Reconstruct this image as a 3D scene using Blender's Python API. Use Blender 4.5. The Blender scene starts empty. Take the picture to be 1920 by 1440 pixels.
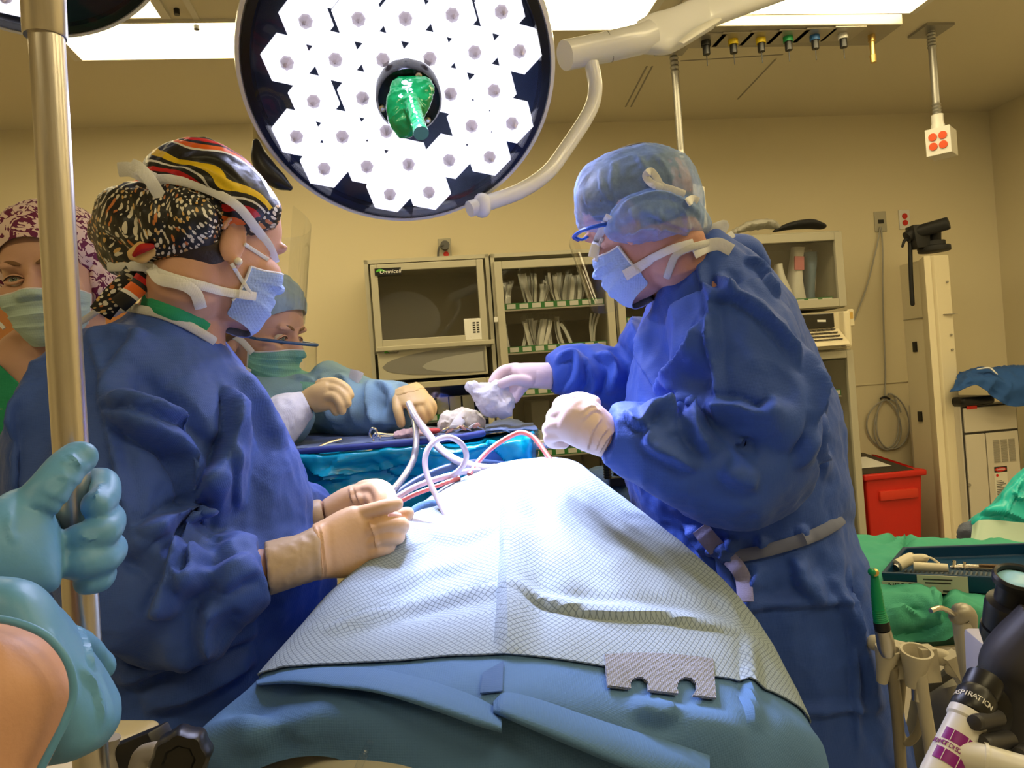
import bpy, bmesh, math, random
import numpy as np
from mathutils import Vector, Matrix, noise
from mathutils.bvhtree import BVHTree
random.seed(7)
PI = math.pi
SC = bpy.context.scene
COL = SC.collection
V3 = Vector
# ------------------------------------------------------------------ camera
FPX, RHO, CZ = 1440.0, math.radians(4.3), 1.30
CAM = V3((0, 0, CZ))
CR = V3((math.cos(RHO), 0, -math.sin(RHO)))
CU = V3((math.sin(RHO), 0, math.cos(RHO)))
CF = V3((0, 1, 0))
cd = bpy.data.cameras.new('camera')
cam = bpy.data.objects.new('camera', cd)
COL.objects.link(cam)
cd.sensor_width = 36.0
cd.lens = 36.0 * FPX / 1920.0
cd.clip_start = 0.02
m = Matrix((CR, CU, -CF)).transposed().to_4x4()
m.translation = CAM
cam.matrix_world = m
SC.camera = cam


def P(x, y, d):
    x, y, d = float(x), float(y), float(d)
    return CAM + d * (CF + (x - 960) / FPX * CR + (720 - y) / FPX * CU)


def pxm(n, d):
    return n * d / FPX


# ------------------------------------------------------------------ room frame (back wall turned 7.9 degrees)
TH = math.atan(0.139)
EX = V3((math.cos(TH), math.sin(TH), 0))
EY = V3((-math.sin(TH), math.cos(TH), 0))
RO = V3((0, 4.5, 0))
ROOM = Matrix((EX, EY, V3((0, 0, 1)))).transposed().to_4x4()
ROOM.translation = RO
CEIL = 2.82


def wa(x, y, b):
    """point of the plane b metres in front of the back wall seen at (x, y): (along, height)"""
    r = P(x, y, 1.0) - CAM
    o = RO - EY * b
    t = (o - CAM).dot(EY) / r.dot(EY)
    p = CAM + r * t - RO
    return p.dot(EX), p.z


def ca(x, y, z=CEIL):
    r = P(x, y, 1.0) - CAM
    t = (z - CZ) / r.z
    return CAM + r * t


# ------------------------------------------------------------------ materials
MATS = {}


def mat(name, col, rough=0.6, metal=0.0, bump=0.0, bscale=80.0, btype='noise', var=0.0, vscale=6.0, alpha=1.0,
        trans=0.0, emit=None, estr=0.0, spec=0.5, sss=0.0, ior=1.45, coat=0.0, sheen=0.0):
    if name in MATS:
        return MATS[name]
    mt = bpy.data.materials.new(name)
    mt.use_nodes = True
    nt = mt.node_tree
    b = nt.nodes['Principled BSDF']
    c = tuple(col) + (1,) if len(col) == 3 else col
    b.inputs['Base Color'].default_value = c
    b.inputs['Roughness'].default_value = rough
    b.inputs['Metallic'].default_value = metal
    b.inputs['Specular IOR Level'].default_value = spec
    b.inputs['Alpha'].default_value = alpha
    b.inputs['Transmission Weight'].default_value = trans
    b.inputs['IOR'].default_value = ior
    b.inputs['Coat Weight'].default_value = coat
    b.inputs['Sheen Weight'].default_value = sheen
    if sss:
        b.inputs['Subsurface Weight'].default_value = sss
        b.inputs['Subsurface Radius'].default_value = (0.012, 0.005, 0.003)
        b.inputs['Subsurface Scale'].default_value = 0.6
    if emit:
        b.inputs['Emission Color'].default_value = tuple(emit) + (1,)
        b.inputs['Emission Strength'].default_value = estr
    tc = nt.nodes.new('ShaderNodeTexCoord')
    if var:
        n = nt.nodes.new('ShaderNodeTexNoise')
        n.inputs['Scale'].default_value = vscale
        n.inputs['Detail'].default_value = 5
        nt.links.new(tc.outputs['Object'], n.inputs['Vector'])
        mx = nt.nodes.new('ShaderNodeMix')
        mx.data_type = 'RGBA'
        mx.inputs[6].default_value = tuple(max(0, v * (1 - var)) for v in c[:3]) + (1,)
        mx.inputs[7].default_value = tuple(min(1, v * (1 + var)) for v in c[:3]) + (1,)
        nt.links.new(n.outputs['Fac'], mx.inputs[0])
        nt.links.new(mx.outputs[2], b.inputs['Base Color'])
    if bump:
        bp = nt.nodes.new('ShaderNodeBump')
        bp.inputs['Strength'].default_value = bump
        bp.inputs['Distance'].default_value = 0.002
        if btype == 'weave':
            w1 = nt.nodes.new('ShaderNodeTexVoronoi')
            w1.inputs['Scale'].default_value = bscale
            w1.inputs['Randomness'].default_value = 0.15
            nt.links.new(tc.outputs['Object'], w1.inputs['Vector'])
            nt.links.new(w1.outputs['Distance'], bp.inputs['Height'])
        else:
            n2 = nt.nodes.new('ShaderNodeTexNoise')
            n2.inputs['Scale'].default_value = bscale
            n2.inputs['Detail'].default_value = 6
            nt.links.new(tc.outputs['Object'], n2.inputs['Vector'])
            nt.links.new(n2.outputs['Fac'], bp.inputs['Height'])
        nt.links.new(bp.outputs['Normal'], b.inputs['Normal'])
    MATS[name] = mt
    return mt


# ------------------------------------------------------------------ mesh builder
def catmull(pts, n):
    """smooth resampling of a list of equal-length tuples/vectors"""
    A = np.array([tuple(p) for p in pts], float)
    k = len(A)
    if k < 3 or n < 2:
        t = np.linspace(0, k - 1, n)
        i = np.clip(t.astype(int), 0, k - 2)
        f = (t - i)[:, None]
        return A[i] * (1 - f) + A[i + 1] * f
    E = np.vstack([2 * A[0] - A[1], A, 2 * A[-1] - A[-2]])
    t = np.linspace(0, k - 1, n)
    i = np.clip(t.astype(int), 0, k - 2)
    f = (t - i)[:, None]
    p0, p1, p2, p3 = E[i], E[i + 1], E[i + 2], E[i + 3]
    return 0.5 * (2 * p1 + (p2 - p0) * f + (2 * p0 - 5 * p1 + 4 * p2 - p3) * f ** 2 + (3 * p1 - p0 - 3 * p2 + p3) * f ** 3)


class MB:
    def __init__(s, xf=None):
        s.v, s.f, s.mi, s.uv, s.xf = [], [], [], {}, xf

    def add(s, vs, fs, mi=0, uv=None):
        o = len(s.v)
        for i, p in enumerate(vs):
            p = V3(p)
            s.v.append(s.xf @ p if s.xf else p)
            if uv is not None:
                s.uv[o + i] = uv[i]
        for f in fs:
            s.f.append(tuple(o + i for i in f))
            s.mi.append(mi)
        return s

    def box(s, x0, x1, y0, y1, z0, z1, mi=0):
        vs = [(x, y, z) for z in (z0, z1) for y in (y0, y1) for x in (x0, x1)]
        return s.add(vs, [(0, 2, 3, 1), (4, 5, 7, 6), (0, 1, 5, 4), (2, 6, 7, 3), (0, 4, 6, 2), (1, 3, 7, 5)], mi)

    def obox(s, c, ax, ay, az, mi=0):
        c, ax, ay, az = V3(c), V3(ax), V3(ay), V3(az)
        vs = [c + sx * ax + sy * ay + sz * az for sz in (-1, 1) for sy in (-1, 1) for sx in (-1, 1)]
        return s.add(vs, [(0, 2, 3, 1), (4, 5, 7, 6), (0, 1, 5, 4), (2, 6, 7, 3), (0, 4, 6, 2), (1, 3, 7, 5)], mi)

    def rings(s, rs, close=True, caps=True, mi=0):
        n = len(rs[0])
        vs = [p for r in rs for p in r]
        fs = []
        for i in range(len(rs) - 1):
            for j in range(n if close else n - 1):
                k = (j + 1) % n
                fs.append((i * n + j, i * n + k, (i + 1) * n + k, (i + 1) * n + j))
        if caps:
            fs.append(tuple(reversed(range(n))))
            fs.append(tuple((len(rs) - 1) * n + j for j in range(n)))
        return s.add(vs, fs, mi)

    def tube(s, pts, r, seg=12, n=None, mi=0, caps=True, round_=False, flat=None, up=None):
        """sweep along pts; r number or list; flat=(width factor, thickness factor) with up vector"""
        k = len(pts)
        rr = [r] * k if not hasattr(r, '__len__') else list(r)
        A = [tuple(p) + (q,) for p, q in zip(pts, rr)]
        A = catmull(A, n) if n else np.array(A, float)
        pp = [V3(a[:3]) for a in A]
        R = [max(1e-5, float(a[3])) for a in A]
        if round_:
            def capp(i, j):
                d = (pp[i] - pp[j])
                d = d.normalized() if d.length > 1e-9 else V3((0, 0, 1))
                out = []
                for q in (0.5, 0.85, 0.99):
                    out.append((pp[i] + d * R[i] * q, R[i] * math.sqrt(1 - q * q)))
                return out
            a, b = capp(0, 1), capp(-1, -2)
            pp = [x[0] for x in reversed(a)] + pp + [x[0] for x in b]
            R = [x[1] for x in reversed(a)] + R + [x[1] for x in b]
        rs = []
        nrm = None
        for i, p in enumerate(pp):
            t = pp[min(i + 1, len(pp) - 1)] - pp[max(i - 1, 0)]
            t = t.normalized() if t.length > 1e-9 else V3((0, 0, 1))
            if up is not None:
                u = V3(up(p)) if callable(up) else V3(up)
                nrm = u - t * u.dot(t)
            elif nrm is None:
                u = V3((0, 0, 1)) if abs(t.z) < 0.9 else V3((1, 0, 0))
                nrm = u - t * u.dot(t)
            else:
                nrm = nrm - t * nrm.dot(t)
            nrm.normalize()
            bn = t.cross(nrm)
            fw, ft = flat or (1, 1)
            rs.append([p + R[i] * (fw * math.cos(2 * PI * j / seg) * bn + ft * math.sin(2 * PI * j / seg) * nrm) for j in range(seg)])
        return s.rings(rs, True, caps, mi)

    def cyl(s, a, b, r, seg=24, mi=0, r2=None):
        return s.tube([a, b], [r, r if r2 is None else r2], seg, mi=mi)

    def lathe(s, prof, seg=32, o=(0, 0, 0), ax=(0, 0, 1), mi=0, caps=True):
        ax = V3(ax).normalized()
        o = V3(o)
        u = V3((0, 0, 1)) if abs(ax.z) < 0.9 else V3((1, 0, 0))
        e1 = (u - ax * u.dot(ax)).normalized()
        e2 = ax.cross(e1)
        rs = [[o + ax * h + max(r, 1e-5) * (math.cos(2 * PI * j / seg) * e1 + math.sin(2 * PI * j / seg) * e2) for j in range(seg)] for r, h in prof]
        return s.rings(rs, True, caps, mi)

    def ell(s, c, rad, M=None, seg=24, ring=14, mi=0):
        c = V3(c)
        rs = []
        for i in range(ring + 1):
            a = PI * min(max(i / ring, 0.004), 0.996)
            r = []
            for j in range(seg):
                b = 2 * PI * j / seg
                p = V3((rad[0] * math.sin(a) * math.cos(b), rad[1] * math.sin(a) * math.sin(b), -rad[2] * math.cos(a)))
                r.append(c + (M @ p if M else p))
            rs.append(r)
        return s.rings(rs, True, True, mi)

    def loft(s, secs, n=None, seg=36, mi=0, e=2.0, dome=(0, 0)):
        """secs: (x1,y1,x2,y2,depth,half thickness) across-sections seen by the camera, each a rounded ring at its own depth"""
        A = (catmull(secs, n) if n else np.array(secs, float)).tolist()
        rs = []
        for a in A:
            p1, p2 = P(a[0], a[1], a[4]), P(a[2], a[3], a[4])
            c = (p1 + p2) / 2
            u = (p2 - p1) / 2
            vd = (c - CAM).normalized()
            w = vd - u * (vd.dot(u) / max(u.length_squared, 1e-9))
            w.normalize()
            ring = []
            for j in range(seg):
                t = 2 * PI * j / seg
                ct, st = math.cos(t), math.sin(t)
                ring.append(c + u * math.copysign(abs(ct) ** (2 / e), ct) + w * a[5] * math.copysign(abs(st) ** (2 / e), st))
            rs.append(ring)

        def shrink(ring, nxt, amt):
            c = sum(ring, V3()) / len(ring)
            cn = sum(nxt, V3()) / len(nxt)
            d = (c - cn).normalized()
            return [[c + (p - c) * math.sqrt(max(0, 1 - q * q)) + d * amt * q for p in ring] for q in (0.5, 0.8, 0.95)]
        if dome[0]:
            rs = list(reversed(shrink(rs[0], rs[1], dome[0]))) + rs
        if dome[1]:
            rs = rs + shrink(rs[-1], rs[-2], dome[1])
        return s.rings(rs, True, True, mi)

    def grid(s, G, mi=0, uvs=None):
        """G: rows of points; uv = arc length in metres"""
        R, Cn = len(G), len(G[0])
        vs = [V3(p) for r in G for p in r]
        if uvs is None:
            uvs = []
            vv = 0
            mid = Cn // 2
            for i in range(R):
                if i:
                    vv += (V3(G[i][mid]) - V3(G[i - 1][mid])).length
                acc = [0]
                for j in range(1, Cn):
                    acc.append(acc[-1] + (V3(G[i][j]) - V3(G[i][j - 1])).length)
                for j in range(Cn):
                    uvs.append((acc[j] - acc[mid], vv))
        fs = [(i * Cn + j, i * Cn + j + 1, (i + 1) * Cn + j + 1, (i + 1) * Cn + j) for i in range(R - 1) for j in range(Cn - 1)]
        return s.add(vs, fs, mi, uvs)

    def mesh(s, name='m'):
        me = bpy.data.meshes.new(name)
        me.from_pydata([tuple(p) for p in s.v], [], s.f)
        if any(s.mi):
            me.polygons.foreach_set('material_index', s.mi)
        if s.uv:
            l = me.uv_layers.new(name='UVMap')
            for lp in me.loops:
                l.data[lp.index].uv = s.uv.get(lp.vertex_index, (0, 0))
        me.update()
        return me

    def build(s, name, mats, parent=None, bevel=0.0, bseg=2, smooth=True, solid=0.0, sub=0, weld=False, auto=0.6, tags=None):
        me = s.mesh(name)
        if bevel or weld or solid:
            bm = bmesh.new()
            bm.from_mesh(me)
            if weld:
                bmesh.ops.remove_doubles(bm, verts=bm.verts, dist=1e-5)
            bmesh.ops.recalc_face_normals(bm, faces=bm.faces) if not solid else None
            if bevel:
                ed = [e for e in bm.edges if len(e.link_faces) == 2 and e.calc_face_angle(0) > 0.5]
                bmesh.ops.bevel(bm, geom=ed, offset=bevel, segments=bseg, affect='EDGES', profile=0.5, clamp_overlap=True)
            bm.to_mesh(me)
            bm.free()
        return link(name, me, mats, parent, smooth, solid, sub, auto)


def evalmesh(o):
    dg = bpy.context.evaluated_depsgraph_get()
    return bpy.data.meshes.new_from_object(o.evaluated_get(dg), depsgraph=dg)


def link(name, me, mats, parent=None, smooth=True, solid=0.0, sub=0, auto=0.6, keep=False):
    if solid or sub:
        t = bpy.data.objects.new('t', me)
        COL.objects.link(t)
        if solid:
            md = t.modifiers.new('s', 'SOLIDIFY')
            md.thickness = solid
            md.offset = 0
        if sub:
            md = t.modifiers.new('u', 'SUBSURF')
            md.levels = sub
        bpy.context.view_layer.update()
        me2 = evalmesh(t)
        bpy.data.objects.remove(t)
        me = me2
    if not isinstance(mats, (list, tuple)):
        mats = [mats]
    if not keep:
        me.materials.clear()
        for mm in mats:
            me.materials.append(mm)
    if smooth:
        me.shade_smooth()
        if auto:
            try:
                me.set_sharp_from_angle(angle=auto)
            except Exception:
                pass
    o = bpy.data.objects.new(name, me)
    COL.objects.link(o)
    if parent is None:
        co = np.empty(len(me.vertices) * 3, np.float32)
        me.vertices.foreach_get('co', co)
        co = co.reshape(-1, 3)
        c = V3((float(co[:, 0].min() + co[:, 0].max()) / 2, float(co[:, 1].min() + co[:, 1].max()) / 2, float(co[:, 2].min())))
        me.transform(Matrix.Translation(-c))
        o.location = c
    else:
        me.transform(wmat(parent).inverted())
        o.parent = parent
    me.update()
    return o


def wmat(o):
    M = o.matrix_basis.copy()
    while o.parent:
        o = o.parent
        M = o.matrix_basis @ M
    return M


def thing(name, label, cat, loc=(0, 0, 0), rz=0.0, group=None):
    o = bpy.data.objects.new(name, None)
    COL.objects.link(o)
    o.empty_display_size = 0.05
    o.location = loc
    o.rotation_euler = (0, 0, rz)
    return tag(o, label, cat, group)


def tag(o, label, cat, group=None):
    o['label'] = label
    o['category'] = cat
    if group:
        o['group'] = group
    return o


def struct(o):
    o['kind'] = 'structure'
    return o


def lab(o, text):
    o['label'] = text
    return o


def copy_tree(root):
    r = root.copy()
    COL.objects.link(r)
    for ch in list(root.children):
        c = ch.copy()
        COL.objects.link(c)
        c.parent = r
        for g in list(ch.children):
            d = g.copy()
            COL.objects.link(d)
            d.parent = c
    return r


def text(name, s, size, pos, xdir, up, mt, parent, depth=0.0006, align='CENTER', sx=1.0, shear=0.0):
    cu = bpy.data.curves.new('txt', 'FONT')
    cu.body = s
    cu.size = size
    cu.align_x = align
    cu.align_y = 'CENTER'
    cu.extrude = depth
    cu.shear = shear
    o = bpy.data.objects.new('t', cu)
    COL.objects.link(o)
    bpy.context.view_layer.update()
    me = evalmesh(o)
    bpy.data.objects.remove(o)
    x = V3(xdir).normalized()
    z = x.cross(V3(up)).normalized()
    y = z.cross(x)
    M = Matrix((x * sx, y, z)).transposed().to_4x4()
    M.translation = V3(pos)
    me.transform(M)
    return link(name, me, mt, parent, smooth=False)


# ------------------------------------------------------------------ sculpting: union of closed pieces, smoothing, folds
def union(mb, voxel, smooth=4, fac=0.5):
    me = mb.mesh('u')
    bm = bmesh.new()
    bm.from_mesh(me)
    bmesh.ops.recalc_face_normals(bm, faces=bm.faces)
    bm.to_mesh(me)
    bm.free()
    o = bpy.data.objects.new('u', me)
    COL.objects.link(o)
    r = o.modifiers.new('r', 'REMESH')
    r.mode = 'VOXEL'
    r.voxel_size = voxel
    if smooth:
        sm = o.modifiers.new('s', 'SMOOTH')
        sm.factor = fac
        sm.iterations = smooth
    bpy.context.view_layer.update()
    out = evalmesh(o)
    bpy.data.objects.remove(o)
    return out


def getco(me):
    co = np.empty(len(me.vertices) * 3)
    me.vertices.foreach_get('co', co)
    return co.reshape(-1, 3)


def getno(me):
    no = np.empty(len(me.vertices) * 3)
    me.vertices.foreach_get('normal', no)
    return no.reshape(-1, 3)


def setco(me, co):
    me.vertices.foreach_set('co', co.ravel())
    me.update()


def relax(me, it=2, fac=0.5):
    o = bpy.data.objects.new('u', me)
    COL.objects.link(o)
    sm = o.modifiers.new('s', 'SMOOTH')
    sm.factor = fac
    sm.iterations = it
    bpy.context.view_layer.update()
    out = evalmesh(o)
    bpy.data.objects.remove(o)
    return out


def bvh(me):
    return BVHTree.FromPolygons([v.co.copy() for v in me.vertices], [tuple(p.vertices) for p in me.polygons])


def hit(tree, x, y):
    d = (P(x, y, 1) - CAM).normalized()
    return tree.ray_cast(CAM, d)


def folds(me, lines):
    """lines: (pixel polyline, height m, width m, sharpness): creases raised on the side of the surface that faces the room's front.
    Every crease is laid on the surface itself, then the cloth is raised along it, steep on one side and soft on the other."""
    tree = bvh(me)
    co, no = getco(me), getno(me)
    disp = np.zeros(len(co))
    C = np.array(CAM)
    for pts, amp, wid, sharp in lines:
        rs = catmull(pts, max(4, 5 * len(pts)))
        q = []
        for x, y in rs:
            h = hit(tree, x, y)
            if h[0] is not None:
                q.append(h[0])
        if len(q) < 2:
            continue
        q = np.array([tuple(a) for a in q])
        best = np.full(len(co), 9.0)
        sgn = np.zeros(len(co))
        tt = np.zeros(len(co))
        L = len(q) - 1
        for i in range(L):
            a, b = q[i], q[i + 1]
            ab = b - a
            l2 = ab @ ab + 1e-12
            if l2 > 0.02:
                continue
            t = np.clip(((co - a) @ ab) / l2, 0, 1)
            dv = co - (a + t[:, None] * ab)
            d = np.sqrt((dv ** 2).sum(1))
            vd = a - C
            side = np.cross(ab, vd)
            side /= np.linalg.norm(side) + 1e-12
            sd = dv @ side
            mk = d < best
            best[mk] = d[mk]
            sgn[mk] = sd[mk]
            tt[mk] = ((i + t) / L)[mk]
        w = np.where(sgn > 0, wid, wid * sharp * 0.65)
        taper = np.clip(np.minimum(tt, 1 - tt) * 5, 0, 1) ** 0.7
        g = best / w
        disp += 1.35 * amp * taper * (np.exp(-g * np.sqrt(g + 0.04)) - 0.30 * np.exp(-((g - 1.7) / 0.8) ** 2)) * (best < wid * 5)
    setco(me, co + no * disp[:, None])
    return me


def rough(me, amp, scale, stretch=(1, 1, 1), seed=0, ridged=True, oct_=3):
    co, no = getco(me), getno(me)
    d = np.zeros(len(co))
    off = V3((seed * 3.1, seed * 1.7, seed * 2.3))
    for i, p in enumerate(co):
        q = V3((p[0] * scale * stretch[0], p[1] * scale * stretch[1], p[2] * scale * stretch[2])) + off
        if ridged:
            a, f, s = 0, 1, 0
            for o in range(oct_):
                s += (0.5 - abs(noise.noise(q * f))) / f
                f *= 2
            d[i] = s - 0.45
        else:
            d[i] = noise.fractal(q, 1.0, 2.0, oct_)
    setco(me, co + no * (amp * d)[:, None])
    return me


def voff(me, off):
    setco(me, getco(me) + getno(me) * off)
    return me


def ribbon(mb, pts, w, t=0.0012, n=None, up=None, mi=0):
    """flat strap lying across the line of sight unless up is given"""
    u = up if up is not None else (lambda p: (CAM - p))
    return mb.tube(pts, w / 2, seg=10, n=n or len(pts) * 5, flat=(1, 2 * t / w), up=u, mi=mi)


def wb(o):
    W = wmat(o)
    me = o.data
    return BVHTree.FromPolygons([W @ v.co for v in me.vertices], [tuple(p.vertices) for p in me.polygons])


def onto(trees, pts, off=0.003, dflt=1.2):
    """lay a polyline on the nearest of some surfaces, as seen from the front"""
    out = []
    for a in pts:
        x, y = a[0], a[1]
        best = None
        d = (P(x, y, 1) - CAM).normalized()
        for t in trees:
            h = t.ray_cast(CAM, d)
            if h[0] is not None and (best is None or h[3] < best):
                best = h[3]
        if best is None:
            out.append(P(x, y, a[2] if len(a) > 2 else dflt))
        else:
            out.append(CAM + d * (best - off))
    return out


def lay(name, trees, pts, w, mt, root, n=None, t=.0012, off=.003):
    k = n or len(pts) * 5
    pp = catmull([(p[0], p[1], p[2] if len(p) > 2 else 1.2) for p in pts], k).tolist()
    q = onto(trees, pp, off)
    D = [(p - CAM).length for p in q]
    for it in range(3):
        D = [D[0]] + [min(D[i], (D[i - 1] + D[i] * 2 + D[i + 1]) / 4) for i in range(1, len(D) - 1)] + [D[-1]]
    q = [CAM + (p - CAM).normalized() * d for p, d in zip(q, D)]
    b = MB()
    ribbon(b, q, w, t, len(q))
    return b.build(name, mt, root)


def PL(l):
    return [P(*a) for a in l]
# ------------------------------------------------------------------ shared materials
WALL = mat('wall_paint', (0.82, 0.72, 0.50), 0.75, bump=0.05, bscale=220)
CEILM = mat('ceiling_paint', (0.76, 0.67, 0.48), 0.8, bump=0.05, bscale=160)
FLOORM = mat('floor_vinyl', (0.42, 0.40, 0.36), 0.35, var=0.15, vscale=30)
WOOD = mat('door_wood', (0.42, 0.17, 0.06), 0.45, var=0.25, vscale=9)
CABM = mat('cabinet_enamel', (0.50, 0.465, 0.36), 0.45)
CABD = mat('cabinet_interior', (0.30, 0.29, 0.26), 0.6)
WHITEP = mat('white_plastic', (0.82, 0.80, 0.76), 0.35)
CREAM = mat('cream_enamel', (0.88, 0.78, 0.56), 0.4)
BLACKP = mat('black_plastic', (0.012, 0.012, 0.014), 0.35)
BLACKR = mat('black_rubber', (0.02, 0.02, 0.022), 0.6)
STEEL = mat('brushed_steel', (0.62, 0.60, 0.58), 0.3, 0.95, bump=0.06, bscale=180)
DSTEEL = mat('dull_steel', (0.40, 0.39, 0.37), 0.45, 0.8)
BRASS = mat('brass', (0.75, 0.52, 0.18), 0.3, 0.9)
GREYM = mat('grey_panel', (0.34, 0.33, 0.31), 0.5)
REDP = mat('red_plastic', (0.62, 0.022, 0.012), 0.4)
ORANGE = mat('orange_red_plastic', (0.78, 0.09, 0.015), 0.4)
GREENL = mat('green_label', (0.02, 0.22, 0.05), 0.5)
LOGOG = mat('logo_green', (0.10, 0.55, 0.04), 0.5)
PAPER = mat('paper', (0.86, 0.84, 0.80), 0.7)
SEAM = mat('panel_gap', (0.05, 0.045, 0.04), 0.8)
CLOTHT = mat('teal_film', (0.0, 0.30, 0.42), 0.25, spec=0.6)
LEATHER = mat('dark_cloth', (0.03, 0.03, 0.035), 0.7)


def glassm(name, tint=(1, 1, 1), refl=0.12, rough=0.03, graz=0.5):
    if name in MATS:
        return MATS[name]
    mt = bpy.data.materials.new(name)
    mt.use_nodes = True
    nt = mt.node_tree
    nt.nodes.clear()
    out = nt.nodes.new('ShaderNodeOutputMaterial')
    tr = nt.nodes.new('ShaderNodeBsdfTransparent')
    tr.inputs[0].default_value = tuple(tint) + (1,)
    gl = nt.nodes.new('ShaderNodeBsdfGlossy')
    gl.inputs['Roughness'].default_value = rough
    fr = nt.nodes.new('ShaderNodeLayerWeight')
    fr.inputs[0].default_value = 0.5
    pw = nt.nodes.new('ShaderNodeMath')
    pw.operation = 'POWER'
    pw.inputs[1].default_value = 4.0
    nt.links.new(fr.outputs['Facing'], pw.inputs[0])
    ad = nt.nodes.new('ShaderNodeMath')
    ad.operation = 'MULTIPLY_ADD'
    ad.inputs[1].default_value = graz
    ad.inputs[2].default_value = refl
    nt.links.new(pw.outputs[0], ad.inputs[0])
    mx = nt.nodes.new('ShaderNodeMixShader')
    nt.links.new(ad.outputs[0], mx.inputs[0])
    nt.links.new(tr.outputs[0], mx.inputs[1])
    nt.links.new(gl.outputs[0], mx.inputs[2])
    nt.links.new(mx.outputs[0], out.inputs[0])
    MATS[name] = mt
    return mt


GLASS = glassm('door_glass', (0.93, 0.93, 0.92), 0.05)
FILM = glassm('clear_film', (0.95, 0.96, 0.97), 0.03, 0.15)


# ------------------------------------------------------------------ room shell
def rbox(name, a0, a1, y0, y1, z0, z1, mt, parent=None, bevel=0.0, smooth=False):
    b = MB(ROOM)
    b.box(min(a0, a1), max(a0, a1), min(y0, y1), max(y0, y1), min(z0, z1), max(z0, z1))
    return b.build(name, mt, parent, bevel=bevel, smooth=smooth)


AR = wa(1853, 205, 0)[0]           # right corner
AL = -3.2
struct(rbox('wall_back', AL - 0.1, AR + 0.1, 0, 0.12, 0, CEIL, WALL))
struct(rbox('wall_right', AR, AR + 0.12, -7.2, 0, 0, CEIL, WALL))
struct(rbox('wall_left', AL - 0.12, AL, -7.2, 0, 0, CEIL, WALL))
struct(rbox('wall_front', AL - 0.1, AR + 0.1, -7.3, -7.2, 0, CEIL, WALL))
struct(rbox('floor', AL - 0.12, AR + 0.12, -7.3, 0.12, -0.1, 0, FLOORM))
struct(rbox('ceiling', AL - 0.12, AR + 0.12, -7.3, 0.12, CEIL, CEIL + 0.1, CEILM))
# the left stretch of the back wall stands a little forward
j1 = wa(478, 300, 0.14)[0]
struct(rbox('wall_back_step', AL, j1, -0.14, 0, 0, CEIL, WALL))
ba = wa(1740, 700, 0)[0]
b = MB(ROOM)
zt = wa(1600, 722, 0)[1]
b.box(wa(1450, 700, 0)[0], AR, -0.008, 0, zt - 0.006, zt + 0.004)
struct(b.build('trim_1', WALL, None))
# brown wooden door far left, hung on the stepped wall
dx0, dx1 = wa(128, 500, 0.14)[0], wa(250, 500, 0.14)[0]
dz = wa(165, 470, 0.14)[1]
b = MB(ROOM)
b.box(dx0 - 0.55, dx1, -0.17, -0.14, 0, dz)
d = struct(b.build('door_1', WOOD, None, bevel=0.004, smooth=False))
b = MB(ROOM)
b.box(dx0 - 0.6, dx1 + 0.04, -0.165, -0.14, dz, dz + 0.045)
b.build('door_frame', mat('dark_wood', (0.10, 0.05, 0.025), 0.5), d, smooth=False)


# ------------------------------------------------------------------ ceiling lights
LIGHTM = mat('light_diffuser', (1, 0.95, 0.8), 0.6, emit=(1.0, 0.82, 0.44), estr=11.5)
FRAMEM = mat('light_frame', (0.78, 0.72, 0.6), 0.5)


def ceil_light(q, label, group=None, group_depth=0.05):
    """q: four corners on the ceiling in order"""
    c = sum(q, V3()) / 4
    q = [V3((p.x, p.y, CEIL)) for p in q]
    t = thing('ceiling_light', label, 'ceiling light', V3((c.x, c.y, CEIL)), 0, group)
    fr = MB()
    inn = [p + (c - p).normalized() * 0.035 for p in q]
    for p in inn:
        p.z = CEIL
    dz1 = V3((0, 0, -0.012))
    rs = [q, [p + dz1 for p in q], [p + dz1 for p in inn], [p + V3((0, 0, -0.004)) for p in inn]]
    fr.rings(rs, True, False)
    fr.build('frame', FRAMEM, t, smooth=False)
    df = MB()
    df.rings([[p + V3((0, 0, -0.001)) for p in inn], [p + V3((0, 0, -0.006)) for p in inn]], True, True)
    df.build('diffuser', LIGHTM, t, smooth=False)
    return t


def room_rect(a0, a1, y0, y1):
    return [ROOM @ V3((a, y, CEIL)) for a, y in ((a0, y0), (a1, y0), (a1, y1), (a0, y1))]


def rc(p):
    return ROOM.inverted() @ p


lf = rc(ca(140, 110))
lb = rc(ca(108, 62))
ceil_light(room_rect(lf.x, lf.x + 1.22, lf.y, lf.y - 0.34), 'long lit ceiling light behind the pole on the left', 'lit ceiling lights')
l2 = rc(ca(320, 30))
ceil_light(room_rect(l2.x - 1.2, l2.x, l2.y, l2.y - 0.34), 'lit ceiling light peeking out past the dark rim of the cropped lamp at top left', 'lit ceiling lights')
l3 = rc(ca(1208, 52))
ceil_light(room_rect(l3.x - 1.22, l3.x, l3.y, l3.y - 0.34), 'short visible lit ceiling light between the lamp dish and the white lamp arm', 'lit ceiling lights')
l4 = rc(ca(1250, 40))
l5 = rc(ca(1715, 22))
ceil_light(room_rect(l4.x, l5.x, l5.y, l5.y - 0.42), 'widest lit ceiling light right of the lamp arm, above the gas outlet panel', 'lit ceiling lights')
# unseen panels overhead: a row behind the camera, others added to brighten the room
for a, y in ((-1.9, -4.9), (0.2, -4.9), (1.9, -4.9), (2.78, -1.5), (2.15, -2.3), (2.2, -3.8), (1.0, -3.2)):
    ceil_light(room_rect(a - (0.61 if a < 2.5 else 0.26), a + (0.61 if a < 2.5 else 0.26), y, y - 0.4), 'unseen ceiling light overhead, there to brighten the room', 'unseen ceiling lights for room brightness')
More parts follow.
